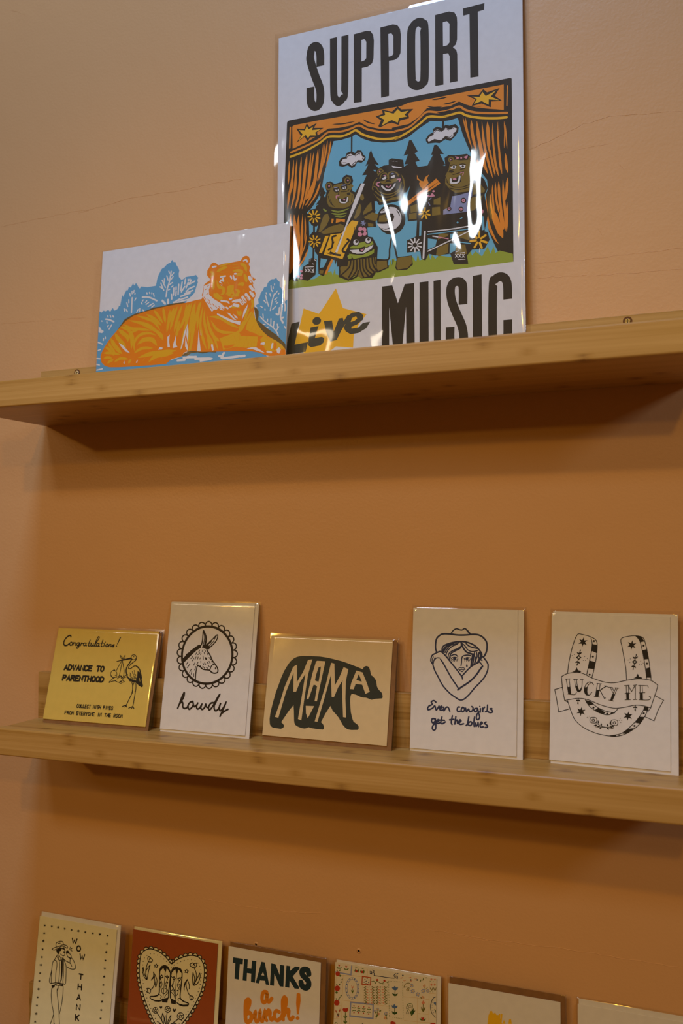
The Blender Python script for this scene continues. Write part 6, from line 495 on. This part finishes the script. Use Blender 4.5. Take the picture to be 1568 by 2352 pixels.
[11,1,218,1,[159,2678,346,2722,497,2767,600,2825,749,2807,860,2818,951,2835,1051,2775,1222,2714,1355,2694,1347,2700,1501,2717,1618,2793,1698,2844,1822,2817,1945,2820,2036,2837,2100,2790,2203,2744,2356,2708,2523,2680]],[30,1,237,1,[154,2629,327,2663,497,2723,600,2774,749,2754,841,2768,915,2789,997,2728,1159,2655,1302,2630,1407,2633,1347,2620,1410,2635,1519,2678,1627,2738,1716,2791,1857,2762,1979,2770,2049,2770,2117,2727,2245,2681,2406,2647,2518,2635]],[11,1,170,1,[150,2959,144,2730]],[11,1,119,1,[2528,2958,2522,2754]],[11,1,207,5,[140,2586,136,2452,127,2318]],[11,1,259,5,[193,2587,180,2400,147,2235,129,2148]],[11,1,194,5,[232,2589,216,2394,191,2138]],[11,1,257,5,[284,2607,267,2341,244,2130]],[11,1,364,5,[351,2623,321,2378,297,2123]],[11,1,235,5,[398,2633,367,2326,325,2118]],[11,1,192,5,[433,2640,413,2523,386,2323,349,2115]],[11,1,361,5,[479,2655,465,2479,434,2271,387,2109]],
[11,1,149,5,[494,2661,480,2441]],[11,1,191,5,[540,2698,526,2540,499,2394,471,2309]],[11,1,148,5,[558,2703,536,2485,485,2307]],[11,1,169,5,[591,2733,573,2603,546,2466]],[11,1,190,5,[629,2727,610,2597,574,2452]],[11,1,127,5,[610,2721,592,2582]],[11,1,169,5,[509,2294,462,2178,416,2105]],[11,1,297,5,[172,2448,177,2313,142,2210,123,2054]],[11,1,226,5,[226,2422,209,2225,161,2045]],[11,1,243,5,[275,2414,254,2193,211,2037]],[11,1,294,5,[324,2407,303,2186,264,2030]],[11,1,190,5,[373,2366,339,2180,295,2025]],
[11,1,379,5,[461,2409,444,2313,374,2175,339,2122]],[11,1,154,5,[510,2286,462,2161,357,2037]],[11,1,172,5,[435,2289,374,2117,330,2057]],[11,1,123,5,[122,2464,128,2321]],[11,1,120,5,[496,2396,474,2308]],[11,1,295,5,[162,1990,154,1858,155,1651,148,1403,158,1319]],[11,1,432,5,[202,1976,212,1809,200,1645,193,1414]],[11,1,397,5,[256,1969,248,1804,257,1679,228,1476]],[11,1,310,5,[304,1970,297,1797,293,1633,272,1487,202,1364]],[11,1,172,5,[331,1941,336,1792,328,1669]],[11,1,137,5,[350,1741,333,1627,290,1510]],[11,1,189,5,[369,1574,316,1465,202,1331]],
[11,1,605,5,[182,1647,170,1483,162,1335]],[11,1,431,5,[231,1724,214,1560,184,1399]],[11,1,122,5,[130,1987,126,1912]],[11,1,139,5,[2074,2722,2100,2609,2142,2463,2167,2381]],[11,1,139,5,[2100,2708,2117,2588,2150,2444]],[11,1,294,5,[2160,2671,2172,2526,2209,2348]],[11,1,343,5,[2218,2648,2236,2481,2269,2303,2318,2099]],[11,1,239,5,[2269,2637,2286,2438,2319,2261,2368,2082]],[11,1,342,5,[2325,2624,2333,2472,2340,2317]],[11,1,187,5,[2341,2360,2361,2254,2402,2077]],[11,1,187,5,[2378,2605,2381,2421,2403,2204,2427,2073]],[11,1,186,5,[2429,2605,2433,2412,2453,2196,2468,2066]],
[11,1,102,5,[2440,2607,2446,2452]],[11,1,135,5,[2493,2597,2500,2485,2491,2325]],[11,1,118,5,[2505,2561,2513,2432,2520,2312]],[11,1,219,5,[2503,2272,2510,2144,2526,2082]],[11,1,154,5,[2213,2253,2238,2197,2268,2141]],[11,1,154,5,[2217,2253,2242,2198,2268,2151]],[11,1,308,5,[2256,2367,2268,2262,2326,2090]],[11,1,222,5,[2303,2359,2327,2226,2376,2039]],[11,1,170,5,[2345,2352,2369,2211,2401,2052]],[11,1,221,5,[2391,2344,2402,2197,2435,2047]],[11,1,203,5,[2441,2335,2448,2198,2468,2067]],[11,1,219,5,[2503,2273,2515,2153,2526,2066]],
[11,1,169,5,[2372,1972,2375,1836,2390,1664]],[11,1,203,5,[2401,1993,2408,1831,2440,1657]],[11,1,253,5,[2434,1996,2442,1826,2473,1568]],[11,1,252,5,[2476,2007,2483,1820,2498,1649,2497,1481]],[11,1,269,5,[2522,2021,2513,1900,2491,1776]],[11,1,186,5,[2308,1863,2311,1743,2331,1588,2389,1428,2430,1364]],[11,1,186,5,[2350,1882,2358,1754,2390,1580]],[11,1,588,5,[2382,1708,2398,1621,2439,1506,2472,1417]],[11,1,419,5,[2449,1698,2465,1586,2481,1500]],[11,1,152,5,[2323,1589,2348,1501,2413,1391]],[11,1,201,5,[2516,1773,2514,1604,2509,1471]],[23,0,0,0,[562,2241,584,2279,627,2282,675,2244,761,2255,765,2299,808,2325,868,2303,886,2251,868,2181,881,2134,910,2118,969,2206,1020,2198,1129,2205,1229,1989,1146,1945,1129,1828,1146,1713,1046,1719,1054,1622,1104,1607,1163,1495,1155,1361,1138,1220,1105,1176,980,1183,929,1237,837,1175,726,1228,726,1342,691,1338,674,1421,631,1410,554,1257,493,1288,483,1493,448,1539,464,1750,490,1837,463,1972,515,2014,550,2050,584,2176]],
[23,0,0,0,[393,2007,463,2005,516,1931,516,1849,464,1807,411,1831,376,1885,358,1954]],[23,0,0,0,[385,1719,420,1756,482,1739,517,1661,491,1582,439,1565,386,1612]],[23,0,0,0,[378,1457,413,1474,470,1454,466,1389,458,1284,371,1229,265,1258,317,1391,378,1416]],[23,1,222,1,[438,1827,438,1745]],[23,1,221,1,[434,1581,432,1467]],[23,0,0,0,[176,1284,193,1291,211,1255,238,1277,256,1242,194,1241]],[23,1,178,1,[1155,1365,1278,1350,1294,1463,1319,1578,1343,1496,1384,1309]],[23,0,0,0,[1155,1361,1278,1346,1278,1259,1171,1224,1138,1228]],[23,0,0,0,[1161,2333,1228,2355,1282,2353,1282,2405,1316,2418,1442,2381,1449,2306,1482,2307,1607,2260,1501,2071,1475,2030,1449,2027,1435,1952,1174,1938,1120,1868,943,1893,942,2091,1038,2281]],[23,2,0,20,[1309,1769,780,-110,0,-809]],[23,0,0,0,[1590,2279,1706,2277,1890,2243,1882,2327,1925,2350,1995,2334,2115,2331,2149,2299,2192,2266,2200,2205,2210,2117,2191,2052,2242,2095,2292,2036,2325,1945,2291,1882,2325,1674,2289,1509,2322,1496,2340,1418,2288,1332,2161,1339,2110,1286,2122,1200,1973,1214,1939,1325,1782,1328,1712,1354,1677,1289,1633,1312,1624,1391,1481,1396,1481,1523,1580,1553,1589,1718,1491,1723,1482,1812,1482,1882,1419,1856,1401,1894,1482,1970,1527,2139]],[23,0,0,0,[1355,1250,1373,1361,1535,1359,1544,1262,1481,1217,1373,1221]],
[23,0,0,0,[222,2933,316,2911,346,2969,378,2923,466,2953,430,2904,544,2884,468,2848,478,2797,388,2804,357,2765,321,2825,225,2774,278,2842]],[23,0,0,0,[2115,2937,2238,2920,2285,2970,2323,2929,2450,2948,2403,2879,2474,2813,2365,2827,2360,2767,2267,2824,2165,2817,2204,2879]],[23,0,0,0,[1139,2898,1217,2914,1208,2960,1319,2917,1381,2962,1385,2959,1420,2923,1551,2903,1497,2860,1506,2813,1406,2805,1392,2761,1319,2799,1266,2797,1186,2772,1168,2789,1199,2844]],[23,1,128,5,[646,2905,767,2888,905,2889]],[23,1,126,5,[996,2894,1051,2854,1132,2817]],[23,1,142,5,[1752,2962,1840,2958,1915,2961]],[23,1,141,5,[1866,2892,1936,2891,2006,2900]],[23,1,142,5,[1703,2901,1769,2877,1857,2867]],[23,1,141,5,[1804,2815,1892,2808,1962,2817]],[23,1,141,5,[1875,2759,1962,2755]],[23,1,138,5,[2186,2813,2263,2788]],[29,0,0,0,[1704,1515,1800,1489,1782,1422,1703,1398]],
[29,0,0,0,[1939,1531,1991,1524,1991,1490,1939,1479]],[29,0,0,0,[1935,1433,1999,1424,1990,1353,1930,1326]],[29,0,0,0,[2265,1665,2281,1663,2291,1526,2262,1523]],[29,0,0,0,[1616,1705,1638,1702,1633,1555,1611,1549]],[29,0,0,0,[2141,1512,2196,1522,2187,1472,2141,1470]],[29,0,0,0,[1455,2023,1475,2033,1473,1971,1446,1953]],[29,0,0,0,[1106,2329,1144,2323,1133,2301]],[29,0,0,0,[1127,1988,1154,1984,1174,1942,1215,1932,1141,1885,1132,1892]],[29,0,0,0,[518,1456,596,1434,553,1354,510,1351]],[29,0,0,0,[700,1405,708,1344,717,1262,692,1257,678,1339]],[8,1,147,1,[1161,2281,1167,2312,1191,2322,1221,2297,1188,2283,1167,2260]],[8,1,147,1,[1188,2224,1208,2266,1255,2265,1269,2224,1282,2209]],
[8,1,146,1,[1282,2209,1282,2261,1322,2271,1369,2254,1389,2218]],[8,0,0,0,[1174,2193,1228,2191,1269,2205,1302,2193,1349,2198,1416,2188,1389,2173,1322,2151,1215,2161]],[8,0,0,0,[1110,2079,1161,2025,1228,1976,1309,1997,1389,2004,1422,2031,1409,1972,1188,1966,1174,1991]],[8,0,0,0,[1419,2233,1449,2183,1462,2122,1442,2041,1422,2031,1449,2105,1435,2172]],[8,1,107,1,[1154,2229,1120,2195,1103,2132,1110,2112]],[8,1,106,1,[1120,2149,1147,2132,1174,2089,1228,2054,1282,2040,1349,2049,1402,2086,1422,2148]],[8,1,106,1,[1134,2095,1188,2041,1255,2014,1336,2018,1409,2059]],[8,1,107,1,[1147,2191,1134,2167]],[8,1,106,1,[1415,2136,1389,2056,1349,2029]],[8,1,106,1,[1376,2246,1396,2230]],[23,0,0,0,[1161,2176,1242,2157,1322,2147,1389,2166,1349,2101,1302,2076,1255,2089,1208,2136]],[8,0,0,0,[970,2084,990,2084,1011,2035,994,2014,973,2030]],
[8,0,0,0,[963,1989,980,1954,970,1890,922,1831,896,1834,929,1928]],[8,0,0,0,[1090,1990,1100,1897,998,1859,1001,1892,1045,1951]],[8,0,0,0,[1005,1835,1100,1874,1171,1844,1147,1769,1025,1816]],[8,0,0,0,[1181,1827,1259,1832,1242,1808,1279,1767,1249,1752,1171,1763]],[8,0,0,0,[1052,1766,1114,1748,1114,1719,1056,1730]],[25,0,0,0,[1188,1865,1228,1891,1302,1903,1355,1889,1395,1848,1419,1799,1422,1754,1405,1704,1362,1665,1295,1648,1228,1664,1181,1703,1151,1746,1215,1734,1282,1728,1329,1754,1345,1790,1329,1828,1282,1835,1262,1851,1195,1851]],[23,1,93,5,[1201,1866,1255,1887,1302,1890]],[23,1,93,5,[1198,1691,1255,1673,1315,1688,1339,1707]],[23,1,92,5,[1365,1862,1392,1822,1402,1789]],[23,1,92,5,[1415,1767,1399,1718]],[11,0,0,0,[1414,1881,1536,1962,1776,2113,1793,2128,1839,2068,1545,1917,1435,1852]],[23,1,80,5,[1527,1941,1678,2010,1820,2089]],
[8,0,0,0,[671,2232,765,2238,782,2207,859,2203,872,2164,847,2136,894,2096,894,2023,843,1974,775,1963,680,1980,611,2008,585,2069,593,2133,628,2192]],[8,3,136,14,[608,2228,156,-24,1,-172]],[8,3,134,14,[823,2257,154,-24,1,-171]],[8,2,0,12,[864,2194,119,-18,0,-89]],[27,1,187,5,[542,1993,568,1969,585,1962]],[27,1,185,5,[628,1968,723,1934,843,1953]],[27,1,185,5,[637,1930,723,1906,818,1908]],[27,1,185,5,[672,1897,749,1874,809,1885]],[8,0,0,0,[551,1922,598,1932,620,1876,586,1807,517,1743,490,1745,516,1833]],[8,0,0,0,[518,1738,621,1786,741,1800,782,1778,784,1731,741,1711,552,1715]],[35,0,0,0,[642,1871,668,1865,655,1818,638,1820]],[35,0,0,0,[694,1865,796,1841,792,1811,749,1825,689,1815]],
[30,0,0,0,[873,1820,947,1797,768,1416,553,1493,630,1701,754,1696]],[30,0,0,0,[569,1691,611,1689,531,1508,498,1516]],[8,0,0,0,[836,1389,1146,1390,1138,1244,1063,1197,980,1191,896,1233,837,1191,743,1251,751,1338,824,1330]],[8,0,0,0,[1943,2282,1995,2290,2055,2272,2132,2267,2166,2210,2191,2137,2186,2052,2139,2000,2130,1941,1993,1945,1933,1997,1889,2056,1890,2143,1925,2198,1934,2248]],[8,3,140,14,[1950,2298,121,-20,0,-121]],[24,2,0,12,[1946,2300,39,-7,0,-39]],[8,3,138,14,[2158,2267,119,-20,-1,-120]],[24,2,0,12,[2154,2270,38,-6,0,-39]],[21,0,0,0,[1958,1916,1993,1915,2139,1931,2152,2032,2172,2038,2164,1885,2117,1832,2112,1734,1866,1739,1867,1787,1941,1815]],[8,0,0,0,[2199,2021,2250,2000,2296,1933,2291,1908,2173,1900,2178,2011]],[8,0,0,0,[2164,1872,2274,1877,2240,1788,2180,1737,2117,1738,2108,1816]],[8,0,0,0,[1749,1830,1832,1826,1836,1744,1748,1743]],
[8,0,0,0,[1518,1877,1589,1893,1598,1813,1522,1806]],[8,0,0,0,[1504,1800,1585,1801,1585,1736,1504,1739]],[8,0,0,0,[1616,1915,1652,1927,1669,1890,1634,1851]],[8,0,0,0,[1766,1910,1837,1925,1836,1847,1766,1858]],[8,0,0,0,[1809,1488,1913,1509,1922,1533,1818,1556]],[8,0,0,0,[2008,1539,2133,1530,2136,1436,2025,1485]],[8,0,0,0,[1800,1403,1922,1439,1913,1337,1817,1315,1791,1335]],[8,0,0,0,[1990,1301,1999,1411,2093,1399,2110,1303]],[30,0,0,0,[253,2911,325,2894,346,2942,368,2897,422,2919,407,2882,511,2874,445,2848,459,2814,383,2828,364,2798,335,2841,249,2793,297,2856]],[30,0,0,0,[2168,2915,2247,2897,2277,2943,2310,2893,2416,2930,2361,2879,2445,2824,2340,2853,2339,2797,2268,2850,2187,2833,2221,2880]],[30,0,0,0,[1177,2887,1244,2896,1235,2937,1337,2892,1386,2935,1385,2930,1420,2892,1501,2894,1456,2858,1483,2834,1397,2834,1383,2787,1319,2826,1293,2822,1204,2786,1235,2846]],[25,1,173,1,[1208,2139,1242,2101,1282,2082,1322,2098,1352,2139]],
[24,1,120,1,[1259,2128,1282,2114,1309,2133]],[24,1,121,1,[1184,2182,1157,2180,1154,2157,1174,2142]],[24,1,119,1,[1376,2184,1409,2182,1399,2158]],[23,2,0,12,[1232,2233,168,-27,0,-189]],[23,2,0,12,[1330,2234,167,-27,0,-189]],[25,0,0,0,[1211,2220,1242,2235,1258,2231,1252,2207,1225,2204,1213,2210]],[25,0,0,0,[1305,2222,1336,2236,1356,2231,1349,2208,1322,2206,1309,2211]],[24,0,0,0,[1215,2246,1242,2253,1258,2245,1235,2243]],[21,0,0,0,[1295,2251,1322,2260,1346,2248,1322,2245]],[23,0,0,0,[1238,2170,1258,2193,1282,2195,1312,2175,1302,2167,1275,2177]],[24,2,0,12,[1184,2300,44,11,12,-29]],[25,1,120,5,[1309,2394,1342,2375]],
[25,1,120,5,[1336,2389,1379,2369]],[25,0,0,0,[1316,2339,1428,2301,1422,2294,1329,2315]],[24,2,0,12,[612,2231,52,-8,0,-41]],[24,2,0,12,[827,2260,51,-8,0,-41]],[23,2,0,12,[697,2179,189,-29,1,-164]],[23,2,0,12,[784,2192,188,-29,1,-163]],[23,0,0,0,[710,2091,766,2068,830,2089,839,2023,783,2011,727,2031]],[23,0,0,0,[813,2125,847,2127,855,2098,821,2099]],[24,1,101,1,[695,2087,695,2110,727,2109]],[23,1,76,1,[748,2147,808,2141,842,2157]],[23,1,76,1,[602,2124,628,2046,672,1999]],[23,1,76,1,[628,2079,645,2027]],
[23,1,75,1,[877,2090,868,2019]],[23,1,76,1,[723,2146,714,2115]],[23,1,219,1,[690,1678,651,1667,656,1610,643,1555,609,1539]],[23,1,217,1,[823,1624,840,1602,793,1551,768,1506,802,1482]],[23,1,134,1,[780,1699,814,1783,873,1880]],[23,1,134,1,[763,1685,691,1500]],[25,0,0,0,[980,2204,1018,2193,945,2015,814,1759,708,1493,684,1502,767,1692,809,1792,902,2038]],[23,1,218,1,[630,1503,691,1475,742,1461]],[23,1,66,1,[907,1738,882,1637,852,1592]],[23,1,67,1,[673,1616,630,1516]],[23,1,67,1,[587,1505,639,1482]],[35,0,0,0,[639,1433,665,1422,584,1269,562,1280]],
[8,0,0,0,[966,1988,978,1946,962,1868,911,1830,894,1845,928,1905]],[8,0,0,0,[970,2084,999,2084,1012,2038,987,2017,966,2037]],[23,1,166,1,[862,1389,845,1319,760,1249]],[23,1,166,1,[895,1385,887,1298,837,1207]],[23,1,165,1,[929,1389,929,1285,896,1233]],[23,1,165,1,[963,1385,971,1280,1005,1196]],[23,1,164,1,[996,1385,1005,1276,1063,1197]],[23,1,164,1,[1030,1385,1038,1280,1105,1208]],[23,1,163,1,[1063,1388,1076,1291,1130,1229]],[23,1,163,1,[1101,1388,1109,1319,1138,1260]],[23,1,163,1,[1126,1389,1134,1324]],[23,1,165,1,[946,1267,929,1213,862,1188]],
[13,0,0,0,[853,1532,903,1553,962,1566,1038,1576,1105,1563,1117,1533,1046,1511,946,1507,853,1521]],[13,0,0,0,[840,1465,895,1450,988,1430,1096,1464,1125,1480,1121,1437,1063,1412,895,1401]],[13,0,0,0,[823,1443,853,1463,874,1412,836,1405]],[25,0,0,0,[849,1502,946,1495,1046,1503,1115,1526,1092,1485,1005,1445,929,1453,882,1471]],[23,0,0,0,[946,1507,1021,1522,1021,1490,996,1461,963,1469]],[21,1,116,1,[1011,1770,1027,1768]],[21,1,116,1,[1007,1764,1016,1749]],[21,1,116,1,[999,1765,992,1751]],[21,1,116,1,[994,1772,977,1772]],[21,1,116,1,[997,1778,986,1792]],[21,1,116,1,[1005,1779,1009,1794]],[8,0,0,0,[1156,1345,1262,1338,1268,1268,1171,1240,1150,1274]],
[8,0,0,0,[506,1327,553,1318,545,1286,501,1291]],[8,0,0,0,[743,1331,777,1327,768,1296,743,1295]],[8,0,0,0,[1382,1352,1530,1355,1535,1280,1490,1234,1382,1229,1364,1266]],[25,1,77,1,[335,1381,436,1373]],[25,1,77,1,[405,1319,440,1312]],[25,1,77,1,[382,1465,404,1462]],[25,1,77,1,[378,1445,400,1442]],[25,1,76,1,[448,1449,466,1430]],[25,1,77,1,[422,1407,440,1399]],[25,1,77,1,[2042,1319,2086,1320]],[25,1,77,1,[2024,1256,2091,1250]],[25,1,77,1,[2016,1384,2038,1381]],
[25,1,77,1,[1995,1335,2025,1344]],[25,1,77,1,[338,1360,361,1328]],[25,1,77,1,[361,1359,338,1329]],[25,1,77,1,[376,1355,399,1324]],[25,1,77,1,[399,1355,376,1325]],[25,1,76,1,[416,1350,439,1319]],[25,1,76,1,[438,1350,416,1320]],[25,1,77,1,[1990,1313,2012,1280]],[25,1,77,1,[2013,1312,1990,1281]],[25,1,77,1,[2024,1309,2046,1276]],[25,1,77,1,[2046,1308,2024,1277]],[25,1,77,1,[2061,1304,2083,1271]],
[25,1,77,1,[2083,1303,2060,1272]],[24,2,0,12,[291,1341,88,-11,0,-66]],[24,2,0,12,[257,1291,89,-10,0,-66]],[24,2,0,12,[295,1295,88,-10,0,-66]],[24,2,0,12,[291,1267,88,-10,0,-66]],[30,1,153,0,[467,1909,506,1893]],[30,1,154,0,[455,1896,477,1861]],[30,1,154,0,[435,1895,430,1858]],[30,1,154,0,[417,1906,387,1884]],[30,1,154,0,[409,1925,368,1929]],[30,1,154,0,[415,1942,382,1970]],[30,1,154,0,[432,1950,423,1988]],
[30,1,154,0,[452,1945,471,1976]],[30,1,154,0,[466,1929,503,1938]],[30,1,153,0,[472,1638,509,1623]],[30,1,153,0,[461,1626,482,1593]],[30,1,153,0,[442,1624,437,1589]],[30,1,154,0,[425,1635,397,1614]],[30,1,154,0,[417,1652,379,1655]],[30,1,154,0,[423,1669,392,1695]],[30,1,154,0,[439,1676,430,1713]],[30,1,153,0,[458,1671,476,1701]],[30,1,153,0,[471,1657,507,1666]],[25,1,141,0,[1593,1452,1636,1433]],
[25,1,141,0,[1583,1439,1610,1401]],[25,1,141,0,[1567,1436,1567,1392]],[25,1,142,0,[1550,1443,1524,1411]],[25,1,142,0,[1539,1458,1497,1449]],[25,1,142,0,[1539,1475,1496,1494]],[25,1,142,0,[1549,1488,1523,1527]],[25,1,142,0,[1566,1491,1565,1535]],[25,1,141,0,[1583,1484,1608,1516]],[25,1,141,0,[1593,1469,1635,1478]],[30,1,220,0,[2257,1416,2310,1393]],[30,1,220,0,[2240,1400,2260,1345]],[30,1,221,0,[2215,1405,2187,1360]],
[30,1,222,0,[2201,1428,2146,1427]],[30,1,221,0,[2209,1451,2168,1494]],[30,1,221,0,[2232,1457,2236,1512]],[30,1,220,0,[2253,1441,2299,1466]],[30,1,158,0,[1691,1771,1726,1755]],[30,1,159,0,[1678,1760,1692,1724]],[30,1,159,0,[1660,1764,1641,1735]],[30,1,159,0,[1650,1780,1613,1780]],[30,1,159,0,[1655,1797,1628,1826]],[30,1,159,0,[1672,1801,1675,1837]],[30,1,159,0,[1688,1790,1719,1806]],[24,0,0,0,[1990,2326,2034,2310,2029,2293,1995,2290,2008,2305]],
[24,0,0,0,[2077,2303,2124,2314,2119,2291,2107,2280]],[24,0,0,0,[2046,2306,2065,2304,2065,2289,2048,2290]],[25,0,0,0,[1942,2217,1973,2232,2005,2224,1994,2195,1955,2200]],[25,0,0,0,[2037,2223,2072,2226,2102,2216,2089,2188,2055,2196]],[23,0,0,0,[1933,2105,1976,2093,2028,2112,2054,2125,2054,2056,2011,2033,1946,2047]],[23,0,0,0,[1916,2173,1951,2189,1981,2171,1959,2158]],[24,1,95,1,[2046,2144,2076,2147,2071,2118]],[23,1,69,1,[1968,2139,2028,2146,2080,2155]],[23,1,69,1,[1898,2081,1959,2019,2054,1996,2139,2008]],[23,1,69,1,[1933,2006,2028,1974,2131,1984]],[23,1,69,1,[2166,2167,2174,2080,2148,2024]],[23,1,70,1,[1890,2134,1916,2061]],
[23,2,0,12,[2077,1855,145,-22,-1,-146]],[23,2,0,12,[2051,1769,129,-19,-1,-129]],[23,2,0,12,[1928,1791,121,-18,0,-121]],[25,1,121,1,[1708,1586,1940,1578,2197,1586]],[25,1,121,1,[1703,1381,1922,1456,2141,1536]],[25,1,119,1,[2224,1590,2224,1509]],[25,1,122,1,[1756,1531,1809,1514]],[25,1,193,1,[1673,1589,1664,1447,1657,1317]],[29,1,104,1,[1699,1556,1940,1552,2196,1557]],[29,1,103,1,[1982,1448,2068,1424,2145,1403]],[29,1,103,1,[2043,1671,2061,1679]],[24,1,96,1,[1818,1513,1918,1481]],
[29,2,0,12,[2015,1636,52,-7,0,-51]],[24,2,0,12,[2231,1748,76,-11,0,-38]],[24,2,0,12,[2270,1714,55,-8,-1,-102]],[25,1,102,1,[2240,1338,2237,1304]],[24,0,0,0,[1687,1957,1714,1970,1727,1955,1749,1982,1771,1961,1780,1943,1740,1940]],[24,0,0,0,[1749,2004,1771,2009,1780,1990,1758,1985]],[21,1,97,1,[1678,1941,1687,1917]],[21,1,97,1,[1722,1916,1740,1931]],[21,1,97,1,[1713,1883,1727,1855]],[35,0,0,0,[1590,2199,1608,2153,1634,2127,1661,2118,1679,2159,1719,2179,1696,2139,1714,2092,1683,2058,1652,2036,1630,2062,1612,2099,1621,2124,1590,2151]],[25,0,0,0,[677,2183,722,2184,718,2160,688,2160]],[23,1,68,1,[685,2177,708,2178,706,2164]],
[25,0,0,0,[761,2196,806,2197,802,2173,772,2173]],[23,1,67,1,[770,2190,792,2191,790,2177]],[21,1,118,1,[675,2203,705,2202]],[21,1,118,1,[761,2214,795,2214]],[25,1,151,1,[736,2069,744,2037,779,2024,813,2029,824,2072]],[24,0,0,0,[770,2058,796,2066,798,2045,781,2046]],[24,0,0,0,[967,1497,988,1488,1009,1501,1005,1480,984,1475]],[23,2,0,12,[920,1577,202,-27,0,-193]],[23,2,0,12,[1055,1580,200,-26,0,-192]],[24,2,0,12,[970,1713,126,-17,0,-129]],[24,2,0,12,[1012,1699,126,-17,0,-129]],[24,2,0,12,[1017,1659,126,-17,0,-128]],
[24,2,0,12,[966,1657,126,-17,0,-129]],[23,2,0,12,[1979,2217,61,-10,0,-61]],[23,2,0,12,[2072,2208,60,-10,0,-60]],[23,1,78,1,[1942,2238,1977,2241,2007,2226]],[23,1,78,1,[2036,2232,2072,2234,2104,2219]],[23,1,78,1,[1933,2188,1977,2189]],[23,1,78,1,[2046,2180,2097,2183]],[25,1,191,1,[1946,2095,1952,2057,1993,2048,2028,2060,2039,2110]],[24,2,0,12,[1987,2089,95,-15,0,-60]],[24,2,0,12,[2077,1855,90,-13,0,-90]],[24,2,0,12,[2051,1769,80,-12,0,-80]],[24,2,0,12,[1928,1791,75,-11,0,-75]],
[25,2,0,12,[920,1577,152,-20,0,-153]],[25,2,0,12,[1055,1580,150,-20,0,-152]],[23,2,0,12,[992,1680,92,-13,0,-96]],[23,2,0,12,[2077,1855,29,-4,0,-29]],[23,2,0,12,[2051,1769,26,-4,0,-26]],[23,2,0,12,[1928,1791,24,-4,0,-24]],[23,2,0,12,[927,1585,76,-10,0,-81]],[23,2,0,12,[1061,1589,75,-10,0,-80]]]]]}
t, w, h, g = stand('art_print', 'tall poster reading SUPPORT LIVE MUSIC over a curtained stage of bears', 'poster', POSE['poster'], SURF['poster'])
obj('paper', sheet_bm(0, w, -g, h, 0, mm(.3)), PM['print'], t); obj('backing_board', sheet_bm(mm(.5), w - mm(.5), -g, h - mm(.5), mm(.4), mm(2.0)), PM['kraft'], t)
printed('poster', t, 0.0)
s = obj('clear_sleeve', film_pouch(-mm(6), w + mm(4.5), -g + mm(.05), h + mm(6), (0, w, h), -mm(.5), mm(2.4), 21, mm(3.0), 40, 60), FILM_LOOSE, t, True); s['label'] = 'loose rippled cellophane sleeve'
t, w, h, g = stand('art_print', 'wide print of a resting orange tiger among blue leaves', 'print', POSE['tiger'], SURF['tiger'])
obj('paper', sheet_bm(0, w, -g, h, 0, mm(.3)), PM['print'], t); obj('backing_board', sheet_bm(mm(.5), w - mm(.5), -g, h - mm(.5), mm(.4), mm(1.8)), PM['white'], t)
printed('tiger', t, 0.0)
s = obj('clear_sleeve', film_pouch(-mm(2.8), w + mm(.8), -g + mm(.05), h + mm(1.6), (0, w, h), -mm(.4), mm(2.1), 8, mm(.9), 36, 30), FILM_LOOSE, t, True); s['label'] = 'rippled cellophane sleeve'

greeting_card('congrats', 'yellow card with a stork reading Congratulations, advance to parenthood', 'yellow', 'kraft', (0, 3.4, 0), FILM, 3)
greeting_card('howdy', 'white card with a donkey in a scalloped ring reading howdy', 'white', 'white', (0, 4.6, .6), FILM, 4, (1.5, 2.0, 2.0))
greeting_card('mama', 'tan card with a dark bear whose body spells MAMA', 'tan', 'kraft', (0, 4.8, 0), FILM, 5)
greeting_card('cowgirl', 'white card with a weeping woman in a hat reading Even cowgirls get the blues', 'white', 'white', (0, 5.8, .2), FILM, 6)
greeting_card('lucky', 'white card with a decorated horseshoe and a banner reading LUCKY ME', 'white', 'white', (-1.0, 6.6, 2.4), FILM, 7)
greeting_card('wow', 'cream card with a star border and a hatted man reading WOW THANK', 'cream', 'white', (-1.2, 4.2, 4.8), FILM, 9, (1.2, 1.2, 1.2))
greeting_card('boots', 'rust brown card with cowboy boots inside a lace heart', 'rust', 'cream', (-.6, 4.6, 2.9), FILM, 10, (1.2, 1.2, 1.2))
greeting_card('thanks', 'white card with a kraft envelope reading THANKS a bunch', 'white', 'kraft', (-1.2, 5.6, 4.6), FILM, 11, (1.2, 2.4, 1.4))
greeting_card('floral', 'cream card covered in a patchwork of small flowers', 'ivory', 'white', (-1.0, 4.2, 2.2), FILM, 12, (1.2, 1.4, 1.4))
greeting_card('yellow', 'white card with a kraft envelope and a splash of yellow paint', 'white', 'kraft', (-.9, 4.0, 6.0), FILM, 13, (2.2, 1.6, 1.4))
greeting_card('last', 'plain white card top at the far right of the bottom shelf', 'white', 'white', (-.8, 4.5, 4.4), FILM, 14, (2.0, 1.4, 2.0))
